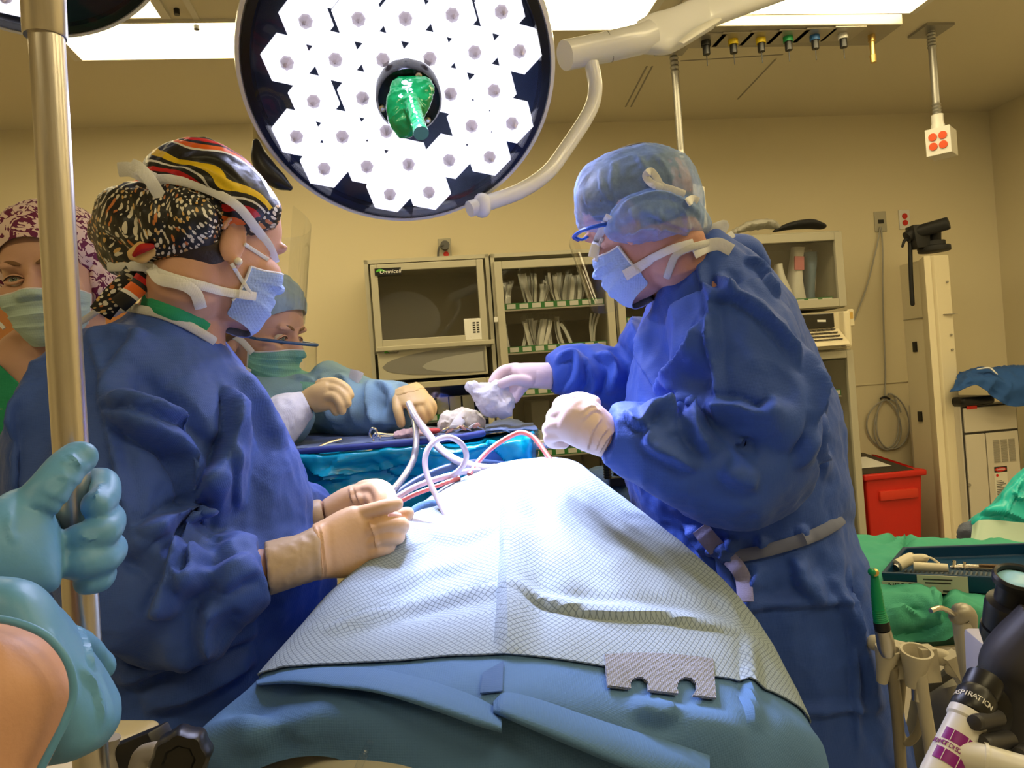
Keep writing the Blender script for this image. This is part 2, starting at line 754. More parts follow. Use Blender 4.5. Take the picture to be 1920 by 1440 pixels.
# thin ceiling grid strips and clips beside the left lights
g = rc(ca(360, 20))
b = MB(ROOM)
b.box(g.x - 0.012, g.x + 0.012, g.y - 1.2, g.y + 0.12, CEIL - 0.004, CEIL)
struct(b.build('trim_2', FRAMEM, None, smooth=False))
for k, (x, y) in enumerate(((331, 17), (368, 45), (119, 59))):
    p = ca(x, y)
    b = MB()
    b.cyl(p + V3((0, 0, -0.022)), p, 0.011, 12)
    tag(b.build('ceiling_clip', BLACKP), ['dark clip on the ceiling beside the upper left light', 'dark clip above the long left ceiling light near its right end', 'dark clip above the long left ceiling light at its left corner'][k], 'clip', 'ceiling clips')

# ceiling access panel seams
b = MB()
for (x0, y0), (x1, y1) in (((1173, 200), (1213, 124)), ((1183, 200), (1223, 124)), ((1276, 114), (1468, 102)), ((1383, 186), (1455, 110))):
    p, q = ca(x0, y0), ca(x1, y1)
    b.obox((p + q) / 2 - V3((0, 0, 0.001)), (q - p) / 2, (q - p).cross(V3((0, 0, 1))).normalized() * 0.004, V3((0, 0, 0.001)))
struct(b.build('trim_3', mat('ceiling_seam', (0.35, 0.31, 0.25), 0.8), None, smooth=False))

# ------------------------------------------------------------------ gas outlet panel under the ceiling
zp = CEIL - 0.06
pa, pb, pc, pd = ca(1195, 104, zp), ca(1655, 74, zp), ca(1712, 34, zp), ca(1262, 62, zp)
ra, rb_, rcc, rd = (rc(p) for p in (pa, pb, pc, pd))
gp = thing('gas_outlet_panel', 'grey metal ceiling panel with six medical gas outlets', 'gas panel', (pa + pb + pc + pd) / 4)
y0, y1 = (ra.y + rb_.y) / 2, (rcc.y + rd.y) / 2
x0, x1 = ra.x, rb_.x
b = MB(ROOM)
b.box(x0, x1, min(y0, y1), max(y0, y1), zp, CEIL)
b.build('tray', mat('panel_metal', (0.40, 0.37, 0.31), 0.4, 0.5), gp, bevel=0.004, smooth=False)
caps = [(0.02, 0.02, 0.02), (0.85, 0.62, 0.02), (0.85, 0.62, 0.02), (0.02, 0.33, 0.10), (0.03, 0.14, 0.40), (0.75, 0.73, 0.68)]
for k, x in enumerate((1323, 1374, 1426, 1477, 1527, 1580)):
    y = 80 - k * 2.6
    p = ca(x, y - 5, zp)
    pl = MB(ROOM)
    r = rc(p)
    pl.box(r.x - 0.075, r.x + 0.075, r.y - 0.07, r.y + 0.07, zp - 0.006, zp + 0.002)
    plate = pl.build('outlet_plate', mat('outlet_plate_metal', (0.46, 0.43, 0.37), 0.35, 0.6), gp, bevel=0.003, smooth=False)
    cb = MB()
    cb.cyl(p + V3((0, 0, -0.028)), p + V3((0, 0, -0.004)), 0.022, 16)
    cb.build('colour_cap', mat('gas_cap_%d' % k, caps[k], 0.4), plate)
    cb = MB()
    cb.cyl(p + V3((0, 0, -0.065)), p + V3((0, 0, -0.028)), 0.016, 14)
    cb.cyl(p + V3((0, 0, -0.066)), p + V3((0, 0, -0.115)), 0.0022, 6)
    cb.build('socket', BLACKP, plate)
p = ca(1634, 66, zp)
cb = MB()
cb.lathe([(0.016, 0), (0.016, -0.03), (0.012, -0.032), (0.012, -0.09), (0.015, -0.092), (0.013, -0.125)], 14, p)
cb.build('hose_nipple', BRASS, gp)


# ------------------------------------------------------------------ hanging outlet boxes
def hanging(plate_px, top_d_z, bot_px, box_px, label, face):
    pt = ca(plate_px[0], plate_px[1])
    d = pt.y
    t = thing('hanging_outlet', label, 'power outlet', pt)
    b = MB(ROOM)
    r = rc(pt)
    b.box(r.x - 0.07, r.x + 0.07, r.y - 0.07, r.y + 0.07, CEIL - 0.012, CEIL)
    b.build('ceiling_plate', DSTEEL, t, smooth=False)
    pb2 = P(bot_px[0], bot_px[1], d)
    pb2.x, pb2.y = pt.x, pt.y
    prof = []
    n = 60
    for i in range(n + 1):
        z = pb2.z + (pt.z - pb2.z) * i / n
        fr = i / n
        prof.append((0.021 if (fr > 0.8 or fr < 0.25) and i % 2 else 0.017, z - pt.z))
    b = MB()
    b.lathe(prof, 12, pt)
    b.build('conduit', DSTEEL, t)
    b = MB()
    b.lathe([(0.026, pb2.z - pt.z + 0.05), (0.026, pb2.z - pt.z + 0.01), (0.03, pb2.z - pt.z), (0.03, pb2.z - pt.z - 0.03)], 14, pt)
    b.build('collar', WHITEP, t)
    return t, pb2


t, pb2 = hanging((1745, 55), 0, (1752, 236), None, 'power outlet box with four orange sockets hanging from the ceiling by the right corner', None)
c = pb2 + V3((0.012, 0, -0.085))
ang = math.radians(28)
ax, ay = V3((math.cos(ang), -math.sin(ang), 0)), V3((math.sin(ang), math.cos(ang), 0))
ax, ay = V3((math.cos(-0.75), math.sin(-0.75), 0)), V3((-math.sin(-0.75), math.cos(-0.75), 0))
b = MB()
b.obox(c, ax * 0.052, ay * 0.060, V3((0, 0, 0.062)))
b.build('box', mat('outlet_box_metal', (0.72, 0.68, 0.60), 0.4, 0.3), t, bevel=0.004, smooth=False)
b = MB()
b.obox(c - ay * 0.062, ax * 0.053, ay * 0.003, V3((0, 0, 0.063)))
fp = b.build('face_plate', WHITEP, t, bevel=0.002, smooth=False)
for sx in (-1, 1):
    for sz in (-1, 1):
        b = MB()
        q = c - ay * 0.065 + ax * 0.021 * sx + V3((0, 0, 0.022 * sz))
        b.cyl(q, q - ay * 0.005, 0.018, 20)
        s_ = b.build('socket', ORANGE, fp)
        lab(s_, 'orange socket')
        
t, pb2 = hanging((1262, 88), 0, (1282, 345), None, 'outlet box on a slim conduit hanging behind the blue bouffant cap', None)
c = pb2 + V3((0.02, 0, -0.12))
b = MB()
b.obox(c, ax * 0.06, ay * 0.05, V3((0, 0, 0.1)))
b.build('box', WHITEP, t, bevel=0.004, smooth=False)
b = MB()
b.cyl(c - ay * 0.05 + V3((0, 0, 0.04)), c - ay * 0.056 + V3((0, 0, 0.04)), 0.026, 18)
b.build('socket', ORANGE, t)


# ------------------------------------------------------------------ wall sockets and the coiled cable
def wallplate(x, y, w, h, label, kind):
    a, z = wa(x, y, 0)
    t = thing('wall_outlet', label, 'wall outlet', ROOM @ V3((a, 0, z)), TH)
    b = MB(ROOM)
    b.box(a - w, a + w, -0.008, 0, z - h, z + h)
    b.build('plate', CABM if kind != 'red' else WHITEP, t, bevel=0.003, smooth=False)
    return t, a, z


t, a, z = wallplate(834, 467, 0.037, 0.06, 'wall outlet with a grey plug above the left storage cabinet', 'plug')
b = MB(ROOM)
b.cyl((a, -0.008, z + 0.015), (a, -0.05, z + 0.015), 0.026, 16)
b.tube([V3((a - 0.01, -0.05, z + 0.015)), V3((a - 0.035, -0.06, z + 0.0)), V3((a - 0.045, -0.05, z - 0.05)), V3((a - 0.045, -0.05, z - 0.14))], 0.006, 8, 14)
b.build('plug', mat('grey_plug', (0.12, 0.12, 0.12), 0.5), t)
b = MB(ROOM)
b.cyl((a + 0.005, -0.008, z - 0.032), (a + 0.005, -0.012, z - 0.032), 0.016, 14)
b.build('socket', REDP, t)
t, a, z = wallplate(1650, 416, 0.040, 0.064, 'beige data outlet on the wall with the grey cable plugged in', 'data')
b = MB(ROOM)
b.box(a - 0.018, a + 0.018, -0.012, -0.007, z - 0.012, z + 0.012)
b.build('jack', BLACKP, t, smooth=False)
a2, z2 = a, z
t, a, z = wallplate(1695, 412, 0.037, 0.062, 'white wall outlet plate with two red sockets', 'red')
for s_ in (-1, 1):
    b = MB(ROOM)
    b.cyl((a, -0.008, z + 0.021 * s_), (a, -0.012, z + 0.021 * s_), 0.018, 16)
    b.build('socket', REDP, t)
CABLE = mat('grey_cable', (0.42, 0.40, 0.36), 0.5)


def wp(x, y, b):
    a, z = wa(x, y, b)
    return ROOM @ V3((a, -b, z))


t = thing('network_cable', 'thin grey cable hanging from the data outlet into a coil on the wall', 'cable', wp(1655, 740, 0.02))
b = MB()
b.tube([wp(x, y, 0.018) for x, y in ((1652, 425), (1655, 470), (1655, 540), (1658, 640), (1660, 700), (1659, 742))], 0.005, 8, 40)
b.tube([wp(x, y, 0.02) for x, y in ((1651, 425), (1642, 470), (1624, 540), (1600, 604))], 0.005, 8, 30)
b.build('lead', CABLE, t)
b = MB()
pts = []
for i in range(150):
    an = -PI / 2 + i / 150 * 2 * PI * 3.2
    k = i / 150
    rx, ry = 27 + 8 * math.sin(i * 0.11), 49 + 6 * math.cos(i * 0.07)
    pts.append(wp(1665 + 6 * math.sin(i * 0.09) + rx * math.cos(an) - 0.0 * k, 793 + ry * math.sin(an), 0.015 + 0.012 * (0.5 + 0.5 * math.sin(i * 0.25))))
b.tube(pts, 0.005, 6)
b.build('coil', CABLE, t)
b = MB()
b.tube([wp(1650, 748, 0.02), wp(1659, 744, 0.03), wp(1668, 748, 0.02)], 0.006, 8, 10)
b.build('tie', BLACKR, t)


# ------------------------------------------------------------------ storage cabinets against the back wall
BF = 0.50


def cab_shell(t, a0, a1, z0, z1, name='body', th=0.02, mt=None):
    b = MB(ROOM)
    b.box(a0, a1, -0.03, -0.012, z0, z1)
    b.box(a0, a0 + th, -BF, -0.012, z0, z1)
    b.box(a1 - th, a1, -BF, -0.012, z0, z1)
    b.box(a0, a1, -BF, -0.012, z1 - th, z1)
    b.box(a0, a1, -BF, -0.012, z0, z0 + th)
    return b.build(name, mt or CABM, t, smooth=False)


def frame(t, name, a0, a1, z0, z1, w, y0, y1, mt, parts=True):
    b = MB(ROOM)
    b.box(a0, a0 + w, y0, y1, z0, z1)
    b.box(a1 - w, a1, y0, y1, z0, z1)
    b.box(a0 + w, a1 - w, y0, y1, z0, z0 + w)
    b.box(a0 + w, a1 - w, y0, y1, z1 - w, z1)
    return b.build(name, mt, t, bevel=0.003, smooth=False)


def pane(t, a0, a1, z0, z1, y):
    b = MB(ROOM)
    b.box(a0, a1, y - 0.003, y + 0.003, z0, z1)
    return b.build('glass_pane', GLASS, t, smooth=False)


def shelf(t, a0, a1, z, n, depth=0.40, first=0.0):
    """shelf board with a label strip of white cards on green"""
    b = MB(ROOM)
    b.box(a0, a1, -BF + 0.04, -BF + 0.04 + depth, z - 0.012, z)
    s = b.build('shelf', CABM, t, smooth=False)
    b = MB(ROOM)
    b.box(a0, a1, -BF + 0.028, -BF + 0.042, z - 0.028, z + 0.006)
    b.build('label_rail', GREENL, s, smooth=False)
    w = (a1 - a0) / n
    for i in range(n):
        b = MB(ROOM)
        b.box(a0 + w * (i + 0.24), a0 + w * (i + 0.92), -BF + 0.025, -BF + 0.029, z - 0.023, z + 0.001)
        b.build('shelf_label', PAPER, s, smooth=False)
    b = MB(ROOM)
    b.box(a0, a1, -BF + 0.02, -BF + 0.028, z - 0.036, z - 0.028)
    b.build('shelf_lip', STEEL, s, smooth=False)
    return s


def logo(t, a0, a1, z, y, back=True, h=0.036):
    """green leaf swoosh and the maker's word"""
    if back:
        b = MB(ROOM)
        b.box(a0, a1, y - 0.002, y, z - h / 2, z + h / 2)
        b.build('logo_plate', BLACKP, t, smooth=False)
    w = a1 - a0
    b = MB(ROOM)
    pts = []
    n = 14
    top = [(a0 + w * (0.04 + 0.42 * i / n), z + h * (-0.02 + 0.42 * math.sin(PI * (i / n) ** 0.7))) for i in range(n + 1)]
    bot = [(a0 + w * (0.04 + 0.42 * i / n), z + h * (-0.04 + 0.10 * math.sin(PI * i / n))) for i in range(n + 1)]
    vs = [(p[0], y - 0.0035, p[1]) for p in top + bot]
    fs = [(i, i + 1, n + 2 + i, n + 1 + i) for i in range(n)]
    b.add(vs, fs)
    b.build('logo_leaf', LOGOG, t, smooth=False)
    text('logo_word', 'Omnicell', h * 0.75, ROOM @ V3((a0 + w * 0.58, y - 0.0036, z - h * 0.04)), EX, (0, 0, 1), PAPER if back else SEAM, t, shear=0.25, sx=1.1)


def wx(x, y, b=BF):
    return wa(x, y, b)[0]


def wz(x, y, b=BF):
    return wa(x, y, b)[1]


# --- left cabinet
a0, a1 = wx(690, 600), wx(922, 560)
zt = wz(800, 482)
t = thing('storage_cabinet', 'left beige supply cabinet with a tall glass door over a swoosh patterned drawer', 'cabinet', ROOM @ V3(((a0 + a1) / 2, -BF / 2, 0)), TH)
cab_shell(t, a0, a1, 0, zt)
zr = wz(805, 646)
d = frame(t, 'door', a0 + 0.03, a1 - 0.035, zr, zt - 0.03, 0.035, -BF - 0.03, -BF + 0.0, CABM)
pane(d, a0 + 0.065, a1 - 0.07, zr + 0.03, zt - 0.065, -BF - 0.012)
logo(d, wx(703, 511), wx(752, 509), wz(727, 511), -BF - 0.034)
b = MB(ROOM)
ac, zc = wx(886, 620), wz(886, 618)
b.box(ac - 0.043, ac + 0.043, -BF - 0.03, -BF - 0.016, zc - 0.055, zc + 0.055)
cardo = b.build('card', PAPER, d, bevel=0.002, smooth=False)
lab(cardo, 'white printed card on the glass')
for k in range(2):
    for i in range(5):
        b = MB(ROOM)
        b.box(ac - 0.0 + k * 0.02, ac + 0.013 + k * 0.02, -BF - 0.031, -BF - 0.03, zc - 0.02 + i * 0.012, zc - 0.012 + i * 0.012)
        b.build('print', SEAM, cardo, smooth=False)
b = MB(ROOM)
b.box(a0 + 0.03, a1 - 0.01, -BF - 0.05, -BF - 0.0, zr - 0.022, zr + 0.002)
b.build('handle_rail', CABM, t, bevel=0.004, smooth=False)
zb = wz(805, 709)
b = MB(ROOM)
b.box(a0 + 0.035, a1 - 0.05, -BF - 0.028, -BF, zb, zr - 0.026)
dr = b.build('drawer', CABM, t, bevel=0.004, smooth=False)
# swoosh inlay: a lens with a smaller pale lens
ec, er, ez = (wx(717, 690), wx(905, 660)), 0, 0
axl, axr = wx(717, 690), a1 - 0.055
zm = (zb + zr) / 2 - 0.006
hh = (zr - zb) / 2 - 0.03


def lens(b, x0, x1, zc, h, y, x_clip, ztilt=0.0):
    n = 40
    top, bot = [], []
    for i in range(n + 1):
        u = i / n
        x = x0 + (x1 - x0) * u
        if x > x_clip:
            break
        w = h * math.sqrt(max(0, 1 - (2 * u - 1) ** 2))
        zz = zc + ztilt * (x - x0)
        top.append((x, y, min(zz + w, zr - 0.03)))
        bot.append((x, y, max(zz - w, zb + 0.004)))
    k = len(top)
    b.add(top + bot, [(i, i + 1, k + i + 1, k + i) for i in range(k - 1)])


b = MB(ROOM)
lens(b, axl, axl + 1.05, zm - 0.01, hh * 1.3, -BF - 0.0295, axr, 0.03)
b.build('swoosh_inlay', mat('swoosh_grey', (0.23, 0.22, 0.20), 0.4), dr, smooth=False)
b = MB(ROOM)
lens(b, axl + 0.2, axl + 1.1, zm - 0.02, hh * 0.95, -BF - 0.0305, axr, 0.02)
b.build('swoosh_pale_lens', mat('swoosh_pale', (0.38, 0.37, 0.34), 0.4), dr, smooth=False)
logo(dr, wx(719, 662), wx(746, 661), wz(732, 662), -BF - 0.029, False, 0.022)
zl = wz(810, 715)
fr = frame(t, 'lower_door', a0 + 0.03, a1 - 0.035, 0.1, zl, 0.03, -BF - 0.028, -BF, CABM)
pane(fr, a0 + 0.06, a1 - 0.065, 0.13, zl - 0.03, -BF - 0.012)
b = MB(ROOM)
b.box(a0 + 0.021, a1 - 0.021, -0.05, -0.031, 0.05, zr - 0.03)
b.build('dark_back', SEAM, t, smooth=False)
b = MB(ROOM)
b.box(a0 + 0.021, a1 - 0.021, -BF + 0.05, -0.031, zr - 0.03, zr - 0.015)
b.build('shelf', CABM, t, smooth=False)
zs = wz(840, 778)
shelf(t, a0 + 0.05, a1 - 0.05, zs, 6)
shelf(t, a0 + 0.05, a1 - 0.05, zs - 0.35, 6)
for k, x in enumerate((831, 855, 880)):
    ax0 = wx(x, 755)
    b = MB(ROOM)
    b.box(ax0 - 0.03, ax0 + 0.03, -BF + 0.06, -BF + 0.25, zs, zs + wz(x, 738) - wz(x, 772))
    tag(b.build('supply_box', mat('carton', (0.66, 0.64, 0.58), 0.7, var=0.06, vscale=30), None, bevel=0.003, smooth=False),
        'small pale carton on the lower shelf of the left cabinet, %s of three' % ['leftmost', 'middle', 'rightmost'][k], 'box', 'cartons in the left cabinet')

# --- middle cabinet
c0, c1 = wx(925, 560), wx(1150, 560)
zt2 = wz(1040, 470)
t = thing('storage_cabinet', 'middle supply cabinet with rows of white pouches behind glass', 'cabinet', ROOM @ V3(((c0 + c1) / 2, -BF / 2, 0)), TH)
cab_shell(t, c0, c1, 0, zt2)
d = frame(t, 'door', c0 + 0.012, c1 - 0.004, 0.1, zt2 - 0.045, 0.04, -BF - 0.028, -BF, CABM)
pane(d, c0 + 0.05, c1 - 0.04, 0.13, zt2 - 0.09, -BF - 0.012)
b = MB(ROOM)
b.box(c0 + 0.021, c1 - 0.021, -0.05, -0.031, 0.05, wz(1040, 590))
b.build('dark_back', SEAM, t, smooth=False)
MIDZ = [wz(1040, 565), wz(1046, 646), wz(1003, 730), wz(990, 811), wz(999, 848)]
for z in MIDZ:
    shelf(t, c0 + 0.055, c1 - 0.045, z, 8)
b = MB(ROOM)
b.box(c0 - 0.008, c0 + 0.010, -BF - 0.04, -BF - 0.02, wz(925, 605), wz(925, 596))
b.build('latch', WHITEP, t, smooth=False)


# --- sterile pouches leaning on the shelves
def pouch(a, z, w, h, lean, label, group, yaw=0.0, filmy=True, off=0.09, d2=0.0):
    t = thing('sterile_pouch', label, 'sterile pouch', ROOM @ V3((a, -BF + off, z)), TH, group)
    n = 8
    M = ROOM @ Matrix.Translation((a, -BF + off, z)) @ Matrix.Rotation(lean, 4, 'Y') @ Matrix.Rotation(yaw, 4, 'Z') @ Matrix.Rotation(-0.12 + d2, 4, 'X')
    b = MB(M)
    G = []
    for i in range(n + 1):
        v = i / n
        bend = 0.014 * math.sin(v * 2.2 + a * 40)
        G.append([(w * (u - 0.5) + bend, 0.004 * math.sin(u * PI) + 0.01 * math.sin(2.5 * v + a * 31), h * v) for u in (0, 0.25, 0.5, 0.75, 1)])
    b.grid(G)
    b.build('paper_side', PAPER, t, solid=0.003)
    if filmy:
        b = MB(M)
        G2 = [[(p[0] * 1.5, p[1] - 0.007, p[2] * 1.18) for p in r] for r in G]
        b.grid(G2)
        b.build('film_side', FILM, t, solid=0.0008)
    return t


rr = random.Random(3)


def bunch(x, y, n, wpx, h, z, label, group, spread=0.16):
    a = wx(x, y)
    for i in range(n):
        u = (i + 0.5) / n - 0.5
        pouch(a + u * wpx * 4.1 / 1440, z + 0.003, 0.018 + rr.random() * 0.010, h * (0.86 + 0.18 * rr.random()), u * spread + rr.uniform(-0.03, 0.03),
              label, group, rr.uniform(-0.9, 0.9), i % 2 == 0, 0.08 + 0.05 * rr.random())


G1 = 'pouches on the upper shelf of the middle cabinet'
for (x, n, w, h, lb) in ((954, 6, 22, 0.135, 'first bunch from the left'), (1003, 6, 22, 0.165, 'tall second bunch'), (1028, 3, 16, 0.12, 'sparse third bunch'),
                         (1058, 7, 24, 0.16, 'widest bunch'), (1083, 5, 18, 0.155, 'last bunch by the right')):
    bunch(x, 560, n, w, h, MIDZ[0], 'white sterile pouch in the %s on the upper shelf' % lb, G1)
G2 = 'pouches on the second shelf of the middle cabinet'
for (x, n, w, h, lb) in ((1004, 6, 18, 0.15, 'thick left bunch'), (1029, 6, 18, 0.145, 'thick right bunch')):
    bunch(x, 640, n, w, h, MIDZ[1], 'white sterile pouch in the %s on the second shelf' % lb, G2, 0.1)
for x, ln, lb in ((958, 0.02, 'clear empty-looking sterile pouch at the left end of the second shelf'), (984, 0.35, 'thin pouch leaning on the thick left bunch, second shelf'), (1055, 0.12, 'upright slim pouch right of the two thick bunches'),
                  (1068, -0.22, 'slim pouch leaning left between the upright one and the slanting one'), (1082, -0.55, 'strongly slanting slim pouch on the second shelf')):
    pouch(wx(x, 640), MIDZ[1] + 0.003, 0.02, 0.13, ln, lb, G2, 0.5, True)
for i, x in enumerate((1116, 1121, 1126)):
    pouch(wx(x, 640), MIDZ[1] + 0.003, 0.014, 0.16, 0.28, 'thin pouch of the leaning trio at the right end of the second shelf', G2, 0.6, i == 1)
G3 = 'dark supplies low in the middle cabinet'
for k, (x, zi, h) in enumerate(((1020, 3, 0.16), (1075, 3, 0.14), (1010, 4, 0.08), (1050, 4, 0.10))):
    a = wx(x, 780)
    b = MB(ROOM)
    b.box(a - 0.05, a + 0.05, -BF + 0.1, -BF + 0.35, MIDZ[zi] + .001, MIDZ[zi] + h)
    tag(b.build('supply_bin', mat('dark_bin', (0.10, 0.095, 0.085), 0.5), None, bevel=0.008, smooth=False),
        'dark supply bin on the %s shelf of the middle cabinet, %s' % (['fourth', 'fourth', 'bottom visible', 'bottom visible'][k], ['left one', 'right one', 'left one', 'right one'][k]), 'bin', G3)

# --- third cabinet, mostly behind the right surgeon
e0, e1 = wx(1153, 560), wx(1388, 560)
t = thing('storage_cabinet', 'supply cabinet behind the right surgeon, only its left frame showing', 'cabinet', ROOM @ V3(((e0 + e1) / 2, -BF / 2, 0)), TH)
cab_shell(t, e0, e1, 0, zt2)
d = frame(t, 'door', e0 + 0.006, e1 - 0.01, 0.1, zt2 - 0.045, 0.04, -BF - 0.028, -BF, CABM)
pane(d, e0 + 0.045, e1 - 0.05, 0.13, zt2 - 0.09, -BF - 0.012)
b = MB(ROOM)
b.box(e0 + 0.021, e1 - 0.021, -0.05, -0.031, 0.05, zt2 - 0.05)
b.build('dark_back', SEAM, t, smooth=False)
for y in (596, 680):
    shelf(t, e0 + 0.05, e1 - 0.05, wz(1180, y), 8)

# --- right cabinet: glass box, computer, lower glass cabinet
f0, f1 = wx(1390, 560), wx(1583, 560)
zt3 = wz(1500, 436)
z3 = wz(1585, 576)
t = thing('storage_cabinet', 'right hand supply cabinet holding large packs behind glass above a keyboard unit', 'cabinet', ROOM @ V3(((f0 + f1) / 2, -BF / 2, 0)), TH)
cab_shell(t, f0, f1, z3, zt3, 'upper_body')
d = frame(t, 'door', f0 + 0.005, f1 - 0.004, z3 + 0.005, zt3 - 0.01, 0.045, -BF - 0.03, -BF, CABM)
pane(d, f0 + 0.05, f1 - 0.05, z3 + 0.05, zt3 - 0.06, -BF - 0.012)
shelf(t, f0 + 0.05, f1 - 0.05, z3 + 0.06, 6)
z4, z5 = wz(1590, 580), wz(1590, 650)
b = MB(ROOM)
b.box(f0, f1, -BF, -0.02, z5 - 0.01, z4 - 0.005)
cu = b.build('computer_housing', CREAM, t, bevel=0.006, smooth=False)
b = MB(ROOM)
ax0, ax1 = wx(1440, 600), wx(1562, 600)
zs0, zs1 = wz(1545, 615), wz(1545, 588)
b.box(ax0, ax1, -BF - 0.012, -BF + 0.001, zs0, zs1)
sc = b.build('screen', mat('dark_screen', (0.02, 0.018, 0.015), 0.15), cu, bevel=0.003, smooth=False)
b = MB(ROOM)
kz0, kz1 = wz(1545, 650), wz(1545, 617)
b.add([(ax0, -BF - 0.10, kz0), (ax1 + 0.03, -BF - 0.10, kz0), (ax1 + 0.03, -BF, kz0), (ax0, -BF, kz0),
       (ax0, -BF - 0.09, kz0 + 0.02), (ax1 + 0.03, -BF - 0.09, kz0 + 0.02), (ax1 + 0.03, -BF, kz1), (ax0, -BF, kz1)],
      [(0, 3, 2, 1), (4, 5, 6, 7), (0, 1, 5, 4), (1, 2, 6, 5), (2, 3, 7, 6), (3, 0, 4, 7)])
kb = b.build('keyboard', CREAM, cu, bevel=0.004, smooth=False)
for r in range(4):
    b = MB(ROOM)
    f = (r + 0.5) / 4
    yk = -BF - 0.088 + 0.085 * f
    zk = kz0 + 0.022 + (kz1 - kz0 - 0.02) * f
    n = 14
    for i in range(n):
        xx = ax0 + (ax1 - ax0) * (i + 0.5) / n
        b.box(xx - 0.011, xx + 0.011, yk - 0.008, yk + 0.008, zk, zk + 0.007)
    b.build('key_row', mat('dark_keys', (0.09, 0.08, 0.07), 0.5), kb, smooth=False)
b = MB(ROOM)
b.box(ax1 + 0.035, f1 + 0.0, -BF - 0.05, -BF + 0.02, z5, z4 - 0.01)
b.build('side_bezel', CREAM, cu, bevel=0.01, smooth=False)
b = MB(ROOM)
b.box(f1 + 0.002, f1 + 0.04, -BF - 0.02, -BF + 0.04, wz(1592, 612), wz(1592, 580))
rd_ = b.build('card_reader', CREAM, t, bevel=0.006, smooth=False)
b = MB(ROOM)
b.box(f1 + 0.01, f1 + 0.03, -BF - 0.023, -BF - 0.019, wz(1592, 598), wz(1592, 586))
b.build('reader_window', BRASS, rd_, smooth=False)
b = MB(ROOM)
b.add([(wx(1530, 600), -BF - 0.0135, wz(1530, 604)), (wx(1546, 600), -BF - 0.0135, wz(1546, 604)), (wx(1546, 600), -BF - 0.0135, wz(1546, 600)), (wx(1530, 600), -BF - 0.0135, wz(1530, 600))], [(0, 1, 2, 3)])
b.build('screen_word', PAPER, sc, smooth=False)
g0, g1 = f0, wx(1606, 800)
cab_shell(t, g0, g1, 0, z5 - 0.012, 'lower_body')
d = frame(t, 'lower_door', g0 + 0.01, g1 - 0.004, 0.08, z5 - 0.02, 0.04, -BF - 0.03, -BF, CABM)
pane(d, g0 + 0.05, g1 - 0.045, 0.12, z5 - 0.07, -BF - 0.012)
LZ = [wz(1575, 732), wz(1578, 811), wz(1582, 892), wz(1586, 972)]
for z in LZ:
    shelf(t, g0 + 0.05, g1 - 0.06, z, 6)
items = [(1578, LZ[1], 0.05, 0.13, PAPER, 'white labelled tub on the second shelf of the right lower cabinet'),
         (1578, LZ[2] + 0.0, 0.045, 0.08, FILM, 'clear wrapped item on the third shelf of the right lower cabinet'),
         (1583, LZ[3], 0.04, 0.16, mat('manila', (0.78, 0.62, 0.40), 0.7), 'tan envelope on the bottom shelf of the right lower cabinet')]
for x, z, w, h, mt, lb in items:
    a = wx(x, 800)
    b = MB(ROOM)
    b.obox((a, -BF + 0.14, z + h / 2 + 0.008), (w * 0.98, 0, w * 0.1), (0, 0.05 if w > 0.042 else 0.01, 0), (-h * 0.05, 0, h / 2 * 0.97))
    tag(b.build('supply_item', mt, None, bevel=0.01, smooth=False), lb, 'supplies')
# large packs in the upper glass box
G5 = 'large packs in the right cabinet'
zz = z3 + 0.06
PINK = mat('pink_print', (0.62, 0.20, 0.24), 0.7)
for k, (x, wd, hgt, y, mt, lb) in enumerate(((1432, 0.05, 0.24, 0.20, PAPER, 'soft white pack at the left behind the blue shoulder'), (1462, 0.05, 0.27, 0.22, PAPER, 'white pack with pink print leaning at the back of the right cabinet'),
                                             (1484, 0.04, 0.21, 0.10, WHITEP, 'smooth white upright pack at the front of the right cabinet'), (1512, 0.06, 0.30, 0.12, PAPER, 'tall white pack with a pink label in the middle of the right cabinet'),
                                             (1541, 0.045, 0.27, 0.13, mat('blue_wrap', (0.13, 0.22, 0.33), 0.5), 'blue wrapped pack at the right end of the right cabinet'), (1562, 0.03, 0.30, 0.24, PAPER, 'white pack standing behind the blue wrapped one'))):
    a = wx(x, 520)
    t = thing('surgical_pack', lb, 'surgical pack', ROOM @ V3((a, -BF + y, zz)), TH, G5)
    M = ROOM @ Matrix.Translation((a, -BF + y, zz + 0.004)) @ Matrix.Rotation(-0.07 * (k % 3 - 1), 4, 'Y')
    b = MB(M)
    rs = []
    for i in range(9):
        v = i / 8
        w_ = wd * (0.75 + 0.3 * math.sin(v * 2.8 + k))
        dd = 0.05 * (0.5 + 0.6 * math.sin(PI * min(1, v * 0.9 + 0.12)))
        sh = 0.012 * math.sin(v * 4 + k)
        rs.append([(sh + w_ * math.copysign(abs(math.cos(q)) ** 0.6, math.cos(q)), dd * math.copysign(abs(math.sin(q)) ** 0.6, math.sin(q)), hgt * v) for q in [2 * PI * j / 20 for j in range(20)]])
    b.rings(rs)
    b.build('pack_body', mt, t)
    if 'pink' in lb:
        b = MB(M)
        b.box(-wd * 0.7, wd * 0.2, -0.062, -0.05, hgt * 0.55, hgt * 0.8)
        b.build('printed_label', PINK, t, smooth=False)
